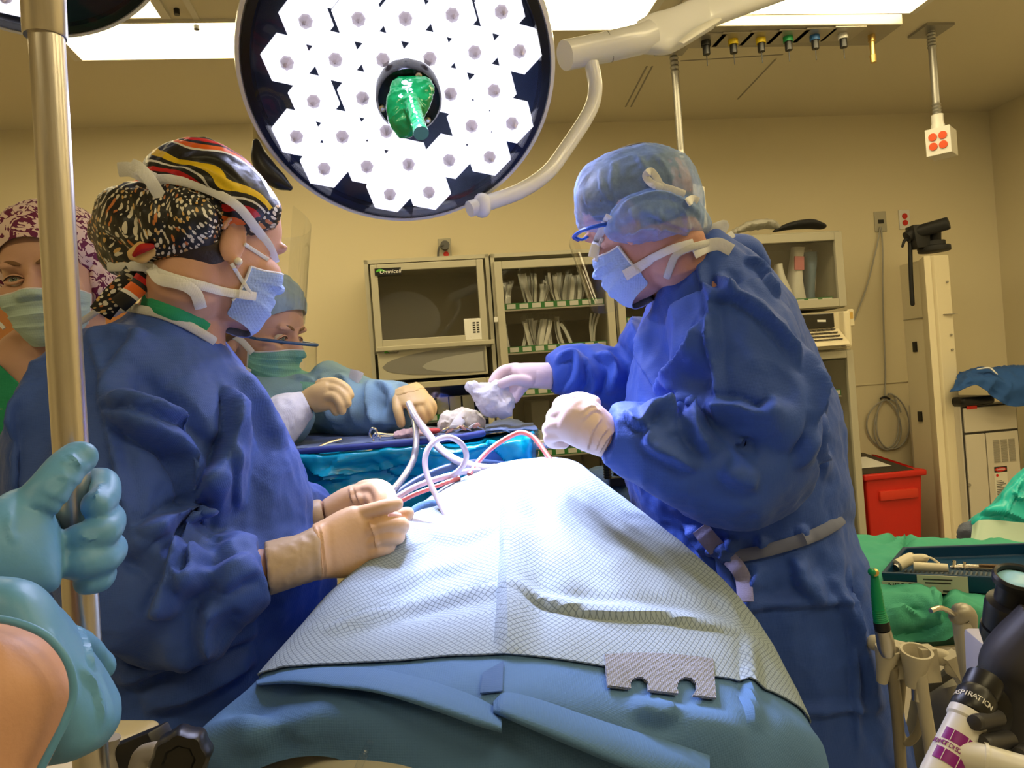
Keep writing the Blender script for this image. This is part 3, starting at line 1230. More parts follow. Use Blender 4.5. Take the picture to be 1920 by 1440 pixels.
# dark bags and wrap on top of the right cabinets
b = MB()
pts = [(1375, 436, 4.25), (1400, 425, 4.25), (1440, 420, 4.25), (1460, 428, 4.25)]
b.tube([P(x, y, 4.4) for x, y, _ in pts], [0.03, 0.05, 0.05, 0.02], 14, 16, round_=True, flat=(1.4, 0.45), up=(0, 0, 1))
me = union(b, 0.012, 3)
rough(me, 0.02, 18, seed=2)
co = getco(me)
co[:, 2] = np.maximum(co[:, 2], zt3 + 0.001)
setco(me, co)
tag(link('plastic_wrap', me, mat('cloudy_wrap', (0.62, 0.60, 0.55), 0.35)), 'crumpled pale wrap lying on top of the right cabinet', 'wrap')
b = MB()
b.tube([P(x, y, 4.4) for x, y in ((1452, 433), (1480, 424), (1515, 420), (1538, 424))], [0.015, 0.04, 0.05, 0.035], 14, 16, round_=True, flat=(1.6, 0.5), up=(0, 0, 1))
me = union(b, 0.01, 3)
co = getco(me)
co[:, 2] = np.maximum(co[:, 2], zt3 + 0.001)
setco(me, co)
tag(link('dark_bag', me, LEATHER), 'flat dark bag lying on top of the right cabinet', 'bag')
# ------------------------------------------------------------------ surgical lamps
RIMW = mat('lamp_white', (0.80, 0.80, 0.84), 0.3, coat=0.3)
LBLACK = mat('lamp_black', (0.008, 0.008, 0.012), 0.25)
LGLASSD = mat('lamp_dark_glass', (0.015, 0.02, 0.035), 0.12, spec=0.08)
CELL = mat('led_reflector', (0.3, 0.3, 0.34), 0.2, emit=(0.93, 0.93, 1.0), estr=1.45)
CELLD = mat('led_prism', (0.10, 0.10, 0.16), 0.2, emit=(0.58, 0.56, 0.86), estr=0.20)
CELLB = mat('led_pale_facet', (0.15, 0.15, 0.2), 0.2, emit=(0.80, 0.79, 1.0), estr=0.42)
LEDM = mat('led_chip', (0.34, 0.29, 0.32), 0.3, 0.4, emit=(0.60, 0.50, 0.56), estr=0.30)
GREENC = mat('green_cover', (0.005, 0.40, 0.10), 0.12, trans=0.35, coat=0.5)


def lamp_dish(t, C, nrm, R, cells, spin=0.0):
    n = V3(nrm).normalized()
    e1 = (V3((1, 0, 0)) - n * n.x).normalized()
    e2 = n.cross(e1)
    M = Matrix((e1, e2, n)).transposed().to_4x4()
    M.translation = C
    b = MB(M)
    b.lathe([(0.0001, -0.087), (R * 0.2, -0.085), (R * 0.75, -0.075), (R * 0.93, -0.05), (R * 0.99, -0.02), (R, 0.0), (R * 0.99, 0.012), (R * 0.965, 0.016), (R * 0.955, 0.010)], 96, caps=False)
    b.build('housing', RIMW, t)
    b = MB(M)
    b.lathe([(R * 0.956, 0.002), (R * 0.954, 0.019), (R * 0.90, 0.020), (R * 0.885, 0.004), (R * 0.956, 0.002)], 96, caps=False)
    b.build('bezel', LBLACK, t)
    b = MB(M)
    b.lathe([(0.0001, 0.003), (R * 0.89, 0.003), (R * 0.89, 0.006), (0.0001, 0.006)], 96)
    b.build('face', LGLASSD, t)
    for (u, v) in cells:
        u, v = u * R, v * R
        r = R * 0.160
        cb = MB(M @ Matrix.Translation((u, v, 0.0)) @ Matrix.Rotation(spin, 4, 'Z'))
        N = 6
        # hexagonal cup: rim, bright inner facets, mauve prisms between
        hexo = [(r * math.cos(PI / 3 * i + PI / 6), r * math.sin(PI / 3 * i + PI / 6), 0.016) for i in range(6)]
        hexi = [(r * 0.93 * math.cos(PI / 3 * i + PI / 6), r * 0.93 * math.sin(PI / 3 * i + PI / 6), 0.024) for i in range(6)]
        mid = []
        for i in range(12):
            k = 0.60 if i % 2 else 0.72
            mid.append((r * k * math.cos(PI / 6 * i + PI / 6), r * k * math.sin(PI / 6 * i + PI / 6), 0.034 if i % 2 else 0.028))
        inn = [(r * 0.17 * math.cos(PI / 6 * i + PI / 6), r * 0.17 * math.sin(PI / 6 * i + PI / 6), 0.02) for i in range(12)]
        base = [(p[0], p[1], 0.007) for p in hexo]
        vs = base + hexo + hexi + mid + inn
        fs, mi = [], []
        for i in range(6):
            k = (i + 1) % 6
            fs.append((i, k, 6 + k, 6 + i)); mi.append(1)
            fs.append((6 + i, 6 + k, 12 + k, 12 + i)); mi.append((2, 1, 2, 0, 2, 1)[i])
            m0, m1, m2 = 18 + 2 * i, 18 + 2 * i + 1, 18 + (2 * i + 2) % 12
            fs.append((12 + i, m1, m0)); mi.append(0)
            fs.append((12 + i, 12 + k, m1)); mi.append(0)
            fs.append((12 + k, m2, m1)); mi.append(2 if i in (1, 4) else 0)
        for i in range(12):
            k = (i + 1) % 12
            fs.append((18 + i, 18 + k, 30 + k, 30 + i)); mi.append(1 if i in (2, 7) else 2 if i in (3, 5, 10) else 0)
        fs.append(tuple(30 + i for i in range(12))); mi.append(0)
        o = len(cb.v)
        for p in vs:
            cb.v.append(cb.xf @ V3(p))
        for f, q in zip(fs, mi):
            cb.f.append(tuple(o + i for i in f))
            cb.mi.append(q)
        cell = cb.build('led_lens', [CELL, CELLD, CELLB], t, smooth=False)
        lb = MB(M @ Matrix.Translation((u, v, 0.0)))
        lb.lathe([(r * 0.10, 0.02), (r * 0.27, 0.030), (r * 0.24, 0.038), (r * 0.12, 0.050), (r * 0.03, 0.056)], 7)
        lb.build('led', LEDM, cell, smooth=False)
    b = MB(M)
    b.lathe([(0.0001, 0.070), (R * 0.875, 0.066), (R * 0.885, 0.02), (R * 0.88, 0.02), (R * 0.87, 0.063), (0.0001, 0.067)], 96, caps=False)
    b.build('cover_glass', glassm('lamp_cover', (0.97, 0.97, 1.0), 0.01, 0.02, 0.12), t)
    return M


LC = P(750, 138, 1.45)
LN = V3((0.10, -0.80, -0.62))
LR = 0.298
# the ring of lenses: hexagonal packing without the ones on the rim
cells = []
px_cells = [(573, 40), (672, 36), (760, 35), (848, 28), (940, 22), (538, 118), (629, 112), (718, 112), (806, 110), (890, 98), (974, 96), (588, 190), (680, 184),
            (845, 176), (926, 170), (556, 256), (642, 256), (724, 246), (884, 236), (960, 231), (608, 316), (688, 312), (766, 308), (842, 300), (918, 294), (731, 364), (804, 360),
            (600, -35), (690, -42), (790, -50), (880, -50)]
n_ = LN.normalized()
e1_ = (V3((1, 0, 0)) - n_ * n_.x).normalized()
e2_ = n_.cross(e1_)
pc_ = LC + n_ * 0.03
for x, y in px_cells:
    d_ = P(x, y, 1) - CAM
    tt = (pc_ - CAM).dot(n_) / d_.dot(n_)
    q = CAM + d_ * tt - pc_
    u, v = q.dot(e1_) / LR, q.dot(e2_) / LR
    if math.hypot(u, v) < 0.80:
        cells.append((u, v))
lamp = thing('surgical_lamp', 'large round lit surgical lamp with a green handle over the table', 'surgical lamp', LC)
LM = lamp_dish(lamp, LC, LN, LR, cells, 0.2)
# hub and handle
hd = P(767, 187, 1) - CAM
pc2 = LC + n_ * 0.075
tt = (pc2 - CAM).dot(n_) / hd.dot(n_)
HC = CAM + hd * tt
b = MB()
b.lathe([(0.060, -0.05), (0.060, 0.0), (0.056, 0.006), (0.046, 0.002), (0.0001, 0.002)], 40, HC, n_)
b.build('hub', LBLACK, lamp)
for k, (x, y) in enumerate(((717, 203), (802, 225), (785, 142))):
    hd = P(x, y, 1) - CAM
    tt = (pc2 + n_ * 0.006 - CAM).dot(n_) / hd.dot(n_)
    q = CAM + hd * tt
    b = MB()
    b.lathe([(0.006, -0.002), (0.006, 0.003), (0.003, 0.005)], 12, q, n_)
    b.build('hub_screw', STEEL, lamp)
dl = HC.y - 0.03
b = MB()
b.loft([(788, 143, 808, 150, dl, .010), (742, 146, 815, 165, dl - .005, .016), (727, 175, 810, 190, dl - .012, .020), (724, 205, 800, 215, dl - .016, .018), (730, 235, 788, 232, dl - .018, .014), (745, 255, 772, 256, dl - .018, .008)], 26, 30, dome=(.004, .004))
b.tube([P(770, 190, dl - .02), P(781, 222, dl - .05), P(789, 248, dl - .085)], [0.016, 0.0125, 0.0125], 20, 10, round_=False)
me = union(b, 0.0025, 5)
rough(me, 0.003, 55, seed=4)
hnd = link('handle_cover', me, GREENC, lamp)
lab(hnd, 'translucent green handle cover')
b = MB()
b.tube([P(788.5, 246, dl - .084), P(789.5, 250, dl - .088)], 0.0132, 20)
b.build('handle_cap', mat('green_cap', (0.0, 0.16, 0.05), 0.3), hnd)
# black pad at the left rear of the rim
b = MB()
pts = [P(x, y, 1.50) for x, y in ((481, 268), (487, 295), (503, 322), (525, 341), (543, 352))]
b.tube(pts, [0.008, 0.017, 0.02, 0.016, 0.006], 14, 20, round_=True)
b.build('rear_grip', BLACKP, lamp)
# arm: curved tube, joint, fin
arm = thing('lamp_arm', 'white jointed arm carrying the lit surgical lamp', 'lamp arm', P(1110, 120, 1.75))
b = MB()
b.tube(PL([(880, 392, 1.56), (915, 380, 1.58), (975, 358, 1.62), (1025, 325, 1.66), (1060, 280, 1.7), (1105, 210, 1.74), (1116, 165, 1.75), (1109, 118, 1.75)]), 0.0165, 20, 70)
b.build('curved_tube', RIMW, arm)
b = MB()
b.tube(PL([(904, 392, 1.57), (904, 378, 1.57)]), [0.018, 0.018], 18, round_=True)
b.build('elbow_stub', RIMW, arm)
b = MB()
j = PL([(1059, 104, 1.73), (1140, 88, 1.78), (1143, 87, 1.78), (1195, 75, 1.82), (1215, 66, 1.84)])
b.tube(j, [0.033, 0.034, 0.034, 0.035, 0.036], 28)
b.build('joint', RIMW, arm)
b = MB()
b.tube(PL([(1141.5, 87.5, 1.78), (1143.5, 87, 1.78)]), 0.0346, 28)
b.build('joint_ring', mat('grey_ring', (0.30, 0.30, 0.32), 0.4), arm)
b = MB()
b.loft([(1195, 45, 1205, 98, 1.83, .034), (1225, 28, 1245, 100, 1.86, .038), (1262, 18, 1275, 88, 1.9, .038), (1320, -8, 1335, 52, 1.96, .036), (1352, -22, 1362, 38, 2.0, .032), (1640, -150, 1660, -70, 2.35, .032)], 36, 24, e=3.2)
fin = b.build('arm_fin', RIMW, arm)
b_ = MB()
q_ = P(1640, -110, 2.35)
b_.cyl(q_, V3((q_.x, q_.y, CEIL)), .05, 24)
b_.build('ceiling_post', RIMW, arm)
b = MB()
b.loft([(1272, 78, 1283, 82, 1.862, .006), (1300, 55, 1312, 64, 1.885, .006), (1330, 38, 1340, 46, 1.91, .006), (1351, 33, 1353, 37, 1.935, .004)], 20, 12)
b.build('fin_inlay', WHITEP, fin)

# second lamp, cropped at the upper left
lamp2 = thing('surgical_lamp', 'second round surgical lamp, only its dark rim showing at the top left corner', 'surgical lamp', P(12, -226, 1.50))
L2N = V3((0.18, -0.62, -0.76))
n2_ = L2N.normalized()
f1_ = (V3((1, 0, 0)) - n2_ * n2_.x).normalized()
f2_ = n2_.cross(f1_)
cl2 = []
for x, y in ((10, -6), (60, -180), (-60, -180), (-20, -270), (90, -270)):
    d_ = P(x, y, 1) - CAM
    tt = (P(12, -226, 1.50) + n2_ * .03 - CAM).dot(n2_) / d_.dot(n2_)
    q = CAM + d_ * tt - P(12, -226, 1.50)
    cl2.append((q.dot(f1_) / .31, q.dot(f2_) / .31))
lamp_dish(lamp2, P(12, -226, 1.50), L2N, 0.31, cl2, 0.1)
b = MB()
q_ = P(12, -226, 1.50) - n2_ * .07
b.tube([q_, q_ + V3((-.05, .05, .18)), V3((q_.x - .08, q_.y + .1, CEIL))], [.03, .03, .03], 16, 20)
b.build('arm', RIMW, lamp2)

# ------------------------------------------------------------------ light
SPT = P(965, 890, 1.17)
dv = (SPT - LC).normalized()


def spot(name, loc, aim, energy, col, ang, rad):
    l = bpy.data.lights.new(name, 'SPOT')
    l.energy = energy
    l.color = col
    l.spot_size = math.radians(ang)
    l.spot_blend = 1.0
    l.shadow_soft_size = rad
    o = bpy.data.objects.new(name, l)
    COL.objects.link(o)
    o.location = loc
    o.rotation_euler = (aim - loc).to_track_quat('-Z', 'Y').to_euler()


# the dish throws its light from a ring of lenses: a tight beam on the table and a wide spill
for k in range(6):
    q = 2 * PI * (k + .5) / 6
    c_ = LC + n_ * .078 + (e1_ * math.cos(q) + e2_ * math.sin(q)) * LR * .58
    spot('lamp_light', c_, SPT, 42.0, (0.68, 0.71, 1.0), 40, .035)
    if k % 2:
        spot('lamp_spill', c_ + n_ * .002, LC + n_ * .3 + dv * .9, 12.0, (0.62, 0.66, 1.0), 125, .035)
w = bpy.data.worlds.new('world')
SC.world = w
w.use_nodes = True
w.node_tree.nodes['Background'].inputs[0].default_value = (1.0, 0.8, 0.45, 1)
w.node_tree.nodes['Background'].inputs[1].default_value = 0.03
SC.cycles.max_bounces = 4
SC.cycles.diffuse_bounces = 2
SC.cycles.glossy_bounces = 2
SC.cycles.transmission_bounces = 4
SC.cycles.transparent_max_bounces = 10
SC.cycles.use_adaptive_sampling = True
SC.cycles.adaptive_threshold = 0.05
SC.view_settings.view_transform = 'Standard'
SC.view_settings.look = 'None'
SC.view_settings.gamma = 1.0
SC.view_settings.exposure = -0.18
# ------------------------------------------------------------------ cloth materials
def clothmat(name, col, weave=900, bump=0.25, roughn=0.75, spec=0.25, trans=0.0):
    mt = mat(name, col, roughn, bump=bump, bscale=weave, btype='weave', spec=spec)
    return mt


GOWN = mat('gown_blue', (0.042, 0.102, 0.43), 0.6, bump=0.25, bscale=520, btype='weave', spec=0.4, sheen=0.10)
GOWN2 = mat('gown_royal_blue', (0.036, 0.100, 0.48), 0.6, bump=0.25, bscale=520, btype='weave', spec=0.4, sheen=0.08)
NGOWN = clothmat('gown_pale_blue', (0.30, 0.50, 0.64), 500)
GREENS = clothmat('scrub_green', (0.03, 0.34, 0.18), 500)
BDRAPE = clothmat('drape_blue', (0.095, 0.205, 0.43), 420)
GDRAPE = clothmat('drape_green', (0.07, 0.38, 0.26), 400)
WHITEC = clothmat('white_ties', (0.84, 0.84, 0.86), 600)


def panelmat():
    mt = bpy.data.materials.new('absorbent_panel')
    mt.use_nodes = True
    nt = mt.node_tree
    b = nt.nodes['Principled BSDF']
    b.inputs['Roughness'].default_value = 0.85
    b.inputs['Specular IOR Level'].default_value = 0.15
    uv = nt.nodes.new('ShaderNodeUVMap')
    mp = nt.nodes.new('ShaderNodeMapping')
    mp.inputs['Rotation'].default_value = (0, 0, math.radians(45))
    mp.inputs['Scale'].default_value = (170, 170, 170)
    nt.links.new(uv.outputs[0], mp.inputs[0])
    sx = nt.nodes.new('ShaderNodeSeparateXYZ')
    nt.links.new(mp.outputs[0], sx.inputs[0])
    outs = []
    for k in range(2):
        f = nt.nodes.new('ShaderNodeMath')
        f.operation = 'PINGPONG'
        f.inputs[1].default_value = 0.5
        nt.links.new(sx.outputs[k], f.inputs[0])
        g = nt.nodes.new('ShaderNodeMapRange')
        g.inputs[1].default_value = 0.0
        g.inputs[2].default_value = 0.14
        nt.links.new(f.outputs[0], g.inputs[0])
        outs.append(g)
    mn = nt.nodes.new('ShaderNodeMath')
    mn.operation = 'MINIMUM'
    nt.links.new(outs[0].outputs[0], mn.inputs[0])
    nt.links.new(outs[1].outputs[0], mn.inputs[1])
    mx = nt.nodes.new('ShaderNodeMix')
    mx.data_type = 'RGBA'
    mx.inputs[6].default_value = (0.15, 0.20, 0.26, 1)
    mx.inputs[7].default_value = (0.33, 0.41, 0.50, 1)
    nt.links.new(mn.outputs[0], mx.inputs[0])
    nt.links.new(mx.outputs[2], b.inputs['Base Color'])
    bp = nt.nodes.new('ShaderNodeBump')
    bp.inputs['Strength'].default_value = 0.35
    bp.inputs['Distance'].default_value = 0.001
    nt.links.new(mn.outputs[0], bp.inputs['Height'])
    nt.links.new(bp.outputs[0], b.inputs['Normal'])
    return mt


PANEL = panelmat()


def surf(cols, nu, nv, f=None):
    """cols: columns of (x, y, depth); returns rows of points, smoothly interpolated both ways, plus the parameter grid"""
    A = np.array([[tuple(p) for p in c] for c in cols], float)     # C x R x 3
    C_, R_, _ = A.shape
    B = np.array([catmull(A[c], nv) for c in range(C_)])            # C x nv x 3
    D = np.array([catmull(B[:, r], nu) for r in range(nv)])         # nv x nu x 3
    return [[P(*D[r, c]) for c in range(nu)] for r in range(nv)], D


# ------------------------------------------------------------------ patient drape
DC = [
    [(760, 1000, 1.50), (742, 985, 1.34), (670, 1110, 1.24), (600, 1200, 1.16), (540, 1290, 1.08), (440, 1390, 1.02), (430, 1500, 1.0)],
    [(800, 960, 1.44), (765, 968, 1.19), (700, 1045, 1.07), (615, 1132, .97), (492, 1270, .85), (372, 1382, .77), (385, 1490, .76)],
    [(860, 905, 1.42), (836, 925, 1.21), (815, 1040, 1.06), (770, 1150, .94), (690, 1250, .81), (610, 1335, .73), (620, 1420, .72)],
    [(925, 900, 1.42), (935, 882, 1.23), (958, 1000, 1.03), (955, 1100, .92), (949, 1237, .79), (930, 1345, .71), (930, 1600, .68)],
    [(1010, 890, 1.44), (1020, 869, 1.25), (1085, 990, 1.07), (1130, 1100, .95), (1165, 1264, .81), (1190, 1380, .74), (1200, 1650, .70)],
    [(1080, 892, 1.44), (1078, 875, 1.25), (1190, 995, 1.12), (1285, 1100, 1.02), (1395, 1287, .88), (1425, 1385, .81), (1440, 1650, .76)],
    [(1120, 920, 1.46), (1112, 905, 1.26), (1245, 1000, 1.16), (1402, 1152, 1.05), (1515, 1350, .95), (1552, 1430, .90), (1580, 1650, .86)],
    [(1105, 960, 1.42), (1100, 950, 1.34), (1205, 1060, 1.22), (1345, 1200, 1.13), (1475, 1400, 1.03), (1505, 1480, .98), (1545, 1650, .92)],
]
NU, NV = 150, 170
G, D = surf(DC, NU, NV)


def gridmesh(G):
    b = MB()
    b.grid(G)
    return b.mesh('g')


drape = thing('patient_drape', 'blue surgical drape with a pale quilted absorbent panel tented over the patient', 'surgical drape', P(960, 1300, .95))
me = gridmesh(G)
# cloth creases
me.update()
flip = getno(me)[NU * 85 + 70] @ np.array(CF) > 0
if flip:
    me.flip_normals()
    me.update()
DFOLD = [
    ([(952, 885), (956, 960), (956, 1080), (952, 1160), (948, 1235)], 0.010, 0.022, 0.5),
    ([(952, 1102), (870, 1122), (760, 1150), (680, 1165), (610, 1195)], 0.006, 0.016, 0.6),
    ([(955, 1110), (1010, 1132), (1090, 1153), (1180, 1160), (1260, 1166), (1390, 1192)], 0.006, 0.014, 0.6),
    ([(1390, 1190), (1340, 1100), (1280, 1040)], 0.005, 0.014, 0.5),
    ([(1395, 1195), (1400, 1290), (1412, 1370)], 0.006, 0.014, 0.6),
    ([(960, 985), (1030, 1060), (1080, 1120)], 0.004, 0.03, 1.0),
    ([(1180, 1330), (1240, 1345), (1260, 1325)], 0.008, 0.018, 0.6),
    ([(1400, 1380), (1330, 1360), (1250, 1350)], 0.006, 0.03, 0.8),
    ([(430, 1400), (520, 1360), (600, 1390)], 0.006, 0.03, 0.7),
    ([(420, 1330), (500, 1330), (540, 1420)], -0.008, 0.03, 0.7),
    ([(800, 1000), (870, 1010), (935, 990)], 0.003, 0.02, 1.0),
    ([(700, 1120), (800, 1080), (900, 1060)], 0.003, 0.02, 1.0),
]
folds(me, DFOLD)
rough(me, 0.004, 7, seed=3)
dm = link('blue_sheet', me, BDRAPE, drape, solid=0.002)
# absorbent panel, laid on the sheet down to its own hem
co = getco(me) if False else None
tree = None
Gp = []
src = dm.data
W = wmat(drape)
base = np.array([tuple(W @ v.co) for v in src.vertices])[:NU * NV].reshape(NV, NU, 3)
nrm = np.zeros_like(base)
du = np.gradient(base, axis=1)
dv_ = np.gradient(base, axis=0)
nrm = np.cross(du, dv_)
nrm /= np.linalg.norm(nrm, axis=2, keepdims=True) + 1e-9
sg = np.sign((nrm * (np.array(CAM) - base)).sum(axis=2).mean())
nrm *= sg
r_top, r_bot = int(NV * 0.10), int((NV - 1) * 4 / 6)
c_l, c_r = int((NU - 1) * 1 / 7) - 5, int((NU - 1) * 6 / 7) + 6
pan = base + nrm * 0.0035
Gp = [[V3(pan[r, c]) for c in range(c_l, c_r)] for r in range(r_top, r_bot + 1)]
b = MB()
b.grid(Gp)
pp = b.build('absorbent_panel', PANEL, drape, solid=0.0018)
lab(pp, 'pale quilted absorbent panel')
tr_ = bvh(src)
Wi = W.inverted()


def on_drape(x, y, off=0.006):
    o = Wi @ CAM
    d = (Wi.to_3x3() @ (P(x, y, 1) - CAM)).normalized()
    h = tr_.ray_cast(o, d)
    if h[0] is None:
        return P(x, y, 0.8)
    q = W @ h[0]
    return q - (q - CAM).normalized() * off




# folds of the sheet rolled over below the panel: each stands off the sheet and tucks back under itself
def rolled(top, prof, name='rolled_fold'):
    rows = []
    n_ = len(top)
    for dy, off in prof:
        rows.append([(x, y + dy * h, off * (.35 + .65 * min(1, h))) for (x, y, h) in top])
    A = np.array(rows)
    B = np.array([catmull(A[:, c], 30) for c in range(n_)])
    Dn = np.array([catmull(B[:, r], 90) for r in range(30)])
    GG = [[on_drape(Dn[r, c][0], Dn[r, c][1], float(Dn[r, c][2])) for c in range(90)] for r in range(30)]
    for it in range(2):
        GG = [[GG[r][c] if r in (0, 29) or c in (0, 89) else (GG[r - 1][c] + GG[r + 1][c] + GG[r][c - 1] + GG[r][c + 1] + GG[r][c] * 2) / 6 for c in range(90)] for r in range(30)]
    b = MB()
    b.grid(GG)
    return b.build(name, BDRAPE, drape, solid=.0018)


PRF = [(-4, .003), (4, .014), (14, .030), (26, .040), (34, .041), (38, .034), (34, .022), (26, .012)]
rolled([(482, 1278, .15), (540, 1262, .5), (610, 1256, .8), (690, 1257, 1.0), (750, 1268, 1.1), (820, 1287, 1.2), (890, 1312, 1.2), (940, 1338, .9)], PRF)
PRF2 = [(-6, .003), (4, .016), (20, .034), (40, .044), (54, .045), (60, .036), (54, .022), (42, .010)]
rolled([(926, 1318, .3), (950, 1304, .7), (1010, 1318, .9), (1090, 1346, 1.0), (1180, 1376, 1.1), (1260, 1400, 1.1), (1330, 1424, 1.0)], PRF2)
# tape strip with the clear round sticker on the sheet below the ridge
def patch(name, quad, mt, parent, off, nx=14, ny=8, thick=0.0015, holes=None):
    """cloth patch following the drape below it"""
    GG = []
    for j in range(ny + 1):
        v = j / ny
        row = []
        for i in range(nx + 1):
            u = i / nx
            x = (quad[0][0] * (1 - u) + quad[1][0] * u) * (1 - v) + (quad[3][0] * (1 - u) + quad[2][0] * u) * v
            y = (quad[0][1] * (1 - u) + quad[1][1] * u) * (1 - v) + (quad[3][1] * (1 - u) + quad[2][1] * u) * v
            row.append(on_drape(x, y, off))
        GG.append(row)
    b = MB()
    b.grid(GG)
    return b.build(name, mt, parent, solid=thick)


patch('tape_strip', [(905, 1262), (944, 1240), (942, 1296), (900, 1300)], clothmat('tape_blue', (0.08, 0.165, 0.40), 300), drape, 0.005)
# grey notched tube holder strip: a comb-like patch with two round bites
Q = [(1133, 1228), (1336, 1236), (1342, 1310), (1139, 1287)]
nx, ny = 80, 30
GG = []
for j in range(ny + 1):
    v = j / ny
    row = []
    for i in range(nx + 1):
        u = i / nx
        x = (Q[0][0] * (1 - u) + Q[1][0] * u) * (1 - v) + (Q[3][0] * (1 - u) + Q[2][0] * u) * v
        y = (Q[0][1] * (1 - u) + Q[1][1] * u) * (1 - v) + (Q[3][1] * (1 - u) + Q[2][1] * u) * v - 6 * math.sin(PI * u) * (1 - v)
        row.append((x, y))
    GG.append(row)
b = MB()
idx = {}
for j in range(ny + 1):
    for i in range(nx + 1):
        x, y = GG[j][i]
        idx[j, i] = len(b.v)
        b.v.append(on_drape(x, y, 0.009))
        b.uv[idx[j, i]] = (i / nx * 0.11, j / ny * 0.04)
for j in range(ny):
    for i in range(nx):
        cx = sum(GG[q][p][0] for q in (j, j + 1) for p in (i, i + 1)) / 4
        cy = sum(GG[q][p][1] for q in (j, j + 1) for p in (i, i + 1)) / 4
        if math.hypot(cx - 1198, cy - 1288) < 17 or math.hypot(cx - 1287, cy - 1290) < 18.5:
            continue
        b.f.append((idx[j, i], idx[j, i + 1], idx[j + 1, i + 1], idx[j + 1, i]))
        b.mi.append(0)
holder = mat('grey_mesh_cloth', (0.26, 0.28, 0.35), 0.7, bump=0.8, bscale=420, btype='weave')
me = b.mesh('h')
bm = bmesh.new()
bm.from_mesh(me)
bmesh.ops.delete(bm, geom=[v for v in bm.verts if not v.link_faces], context='VERTS')
bm.to_mesh(me)
bm.free()
o = link('line_holder', me, holder, drape, solid=0.003)
lab(o, 'grey strip with two round notches')
# fenestration: blue rim and bright gauze in the surgical field
b = MB()
b.tube(PL([(762, 1000, 1.15), (766, 975, 1.15), (785, 955, 1.16), (812, 947, 1.165), (830, 954, 1.165), (834, 975, 1.15)]), [0.004, 0.008, 0.009, 0.008, 0.006, 0.003], 14, 30, round_=True)
b.build('fenestration_rim', BDRAPE, drape)
b = MB()
b.loft([(770, 990, 775, 1010, 1.14, .01), (790, 966, 795, 1010, 1.145, .018), (815, 962, 818, 1000, 1.15, .018), (832, 968, 833, 985, 1.155, .01)], 14, 20, dome=(.005, .005))
me = union(b, 0.004, 3)
rough(me, 0.006, 45, seed=5)
tag(link('gauze_sponge', me, WHITEC), 'white gauze pad brightly lit in the blue rimmed opening of the drape', 'gauze')

# ------------------------------------------------------------------ operating table under the drape
tb = thing('operating_table', 'operating table with a tan pad, mostly hidden below the patient drape', 'operating table', (0.0, 1.0, 0))
b = MB()
b.box(-0.24, 0.18, 0.72, 1.30, 0.60, 0.70)
b.build('table_top', DSTEEL, tb, bevel=0.02, smooth=False)
b = MB()
b.lathe([(0.22, 0.0), (0.22, 0.06), (0.08, 0.12), (0.08, 0.62)], 28, (-0.02, 1.02, 0))
b.build('pedestal', DSTEEL, tb)
TAN = mat('tan_vinyl', (0.72, 0.66, 0.50), 0.5, bump=0.2, bscale=60)
b = MB()
b.loft([(470, 1455, 480, 1560, .80, .10), (600, 1398, 610, 1560, .76, .14), (740, 1386, 745, 1560, .75, .15), (850, 1412, 860, 1560, .76, .12), (1000, 1470, 1010, 1560, .80, .1)], 24, 24, e=2.6, dome=(.02, .02))
b.build('head_pad', TAN, tb)
b = MB()
b.tube(PL([(694, 1392, .70), (684, 1412, .69), (672, 1440, .685), (660, 1480, .68)]), 0.0035, 10, 16)
tag(b.build('clear_tube', FILM), 'clear thin tube hanging out below the drape hem', 'tube')

# ------------------------------------------------------------------ suction tubing over the drape
TUBEM = mat('milky_tube', (0.80, 0.72, 0.80), 0.2, trans=0.45, coat=0.4)
TUBEG = mat('grey_tube', (0.24, 0.215, 0.21), 0.25, trans=0.3, coat=0.3)
TUBER = mat('red_tube', (0.78, 0.16, 0.12), 0.2, trans=0.35, coat=0.4)
CABLEB = mat('dark_blue_cable', (0.03, 0.06, 0.14), 0.4)


def hose(name, pts, r, mt, label, cat='tube', n=None, group=None):
    b = MB()
    b.tube(PL(pts), r, 14, n or len(pts) * 12)
    return tag(b.build(name, mt), label, cat, group)


hose('suction_tube', [(767, 757, 1.47), (780, 783, 1.41), (800, 810, 1.36), (822, 838, 1.325), (850, 860, 1.29), (885, 873, 1.265), (915, 878, 1.245), (928, 877, 1.25)], 0.0068, TUBEM, 'thick milky suction tube running from the yellow gloved hand down to the drape')
hose('suction_tube', [(771, 768, 1.47), (779, 800, 1.40), (780, 835, 1.345), (774, 865, 1.32), (758, 893, 1.27), (738, 918, 1.23), (725, 930, 1.22)], 0.0060, TUBEG, 'grey suction tube hanging down from the yellow gloved hand')
hose('suction_tube', [(838, 972, 1.13), (822, 938, 1.15), (806, 905, 1.165), (797, 872, 1.18), (801, 845, 1.19), (818, 826, 1.20), (842, 820, 1.21), (863, 830, 1.215), (874, 850, 1.22), (871, 868, 1.225), (858, 884, 1.23), (835, 897, 1.24)], 0.0046, TUBEM, 'thin pale tube making an open loop above the drape')
hose('suction_tube', [(880, 890, 1.24), (900, 862, 1.27), (925, 838, 1.30), (955, 819, 1.31), (978, 811, 1.31), (1000, 820, 1.30), (1018, 842, 1.28), (1033, 864, 1.26), (1042, 880, 1.245)], 0.0044, TUBER, 'red tinted tube arching over the top of the drape')
hose('cable', [(728, 940, 1.22), (760, 915, 1.245), (800, 892, 1.27), (850, 874, 1.29), (900, 868, 1.31), (960, 874, 1.34)], 0.0065, CABLEB, 'dark blue cable behind the clear tubes on the drape', 'cable')
hose('suction_tube', [(735, 938, 1.21), (780, 912, 1.225), (830, 895, 1.235), (875, 884, 1.245), (915, 882, 1.25)], 0.0048, TUBEM, 'pale tube lying along the drape edge nearest the dark blue cable')
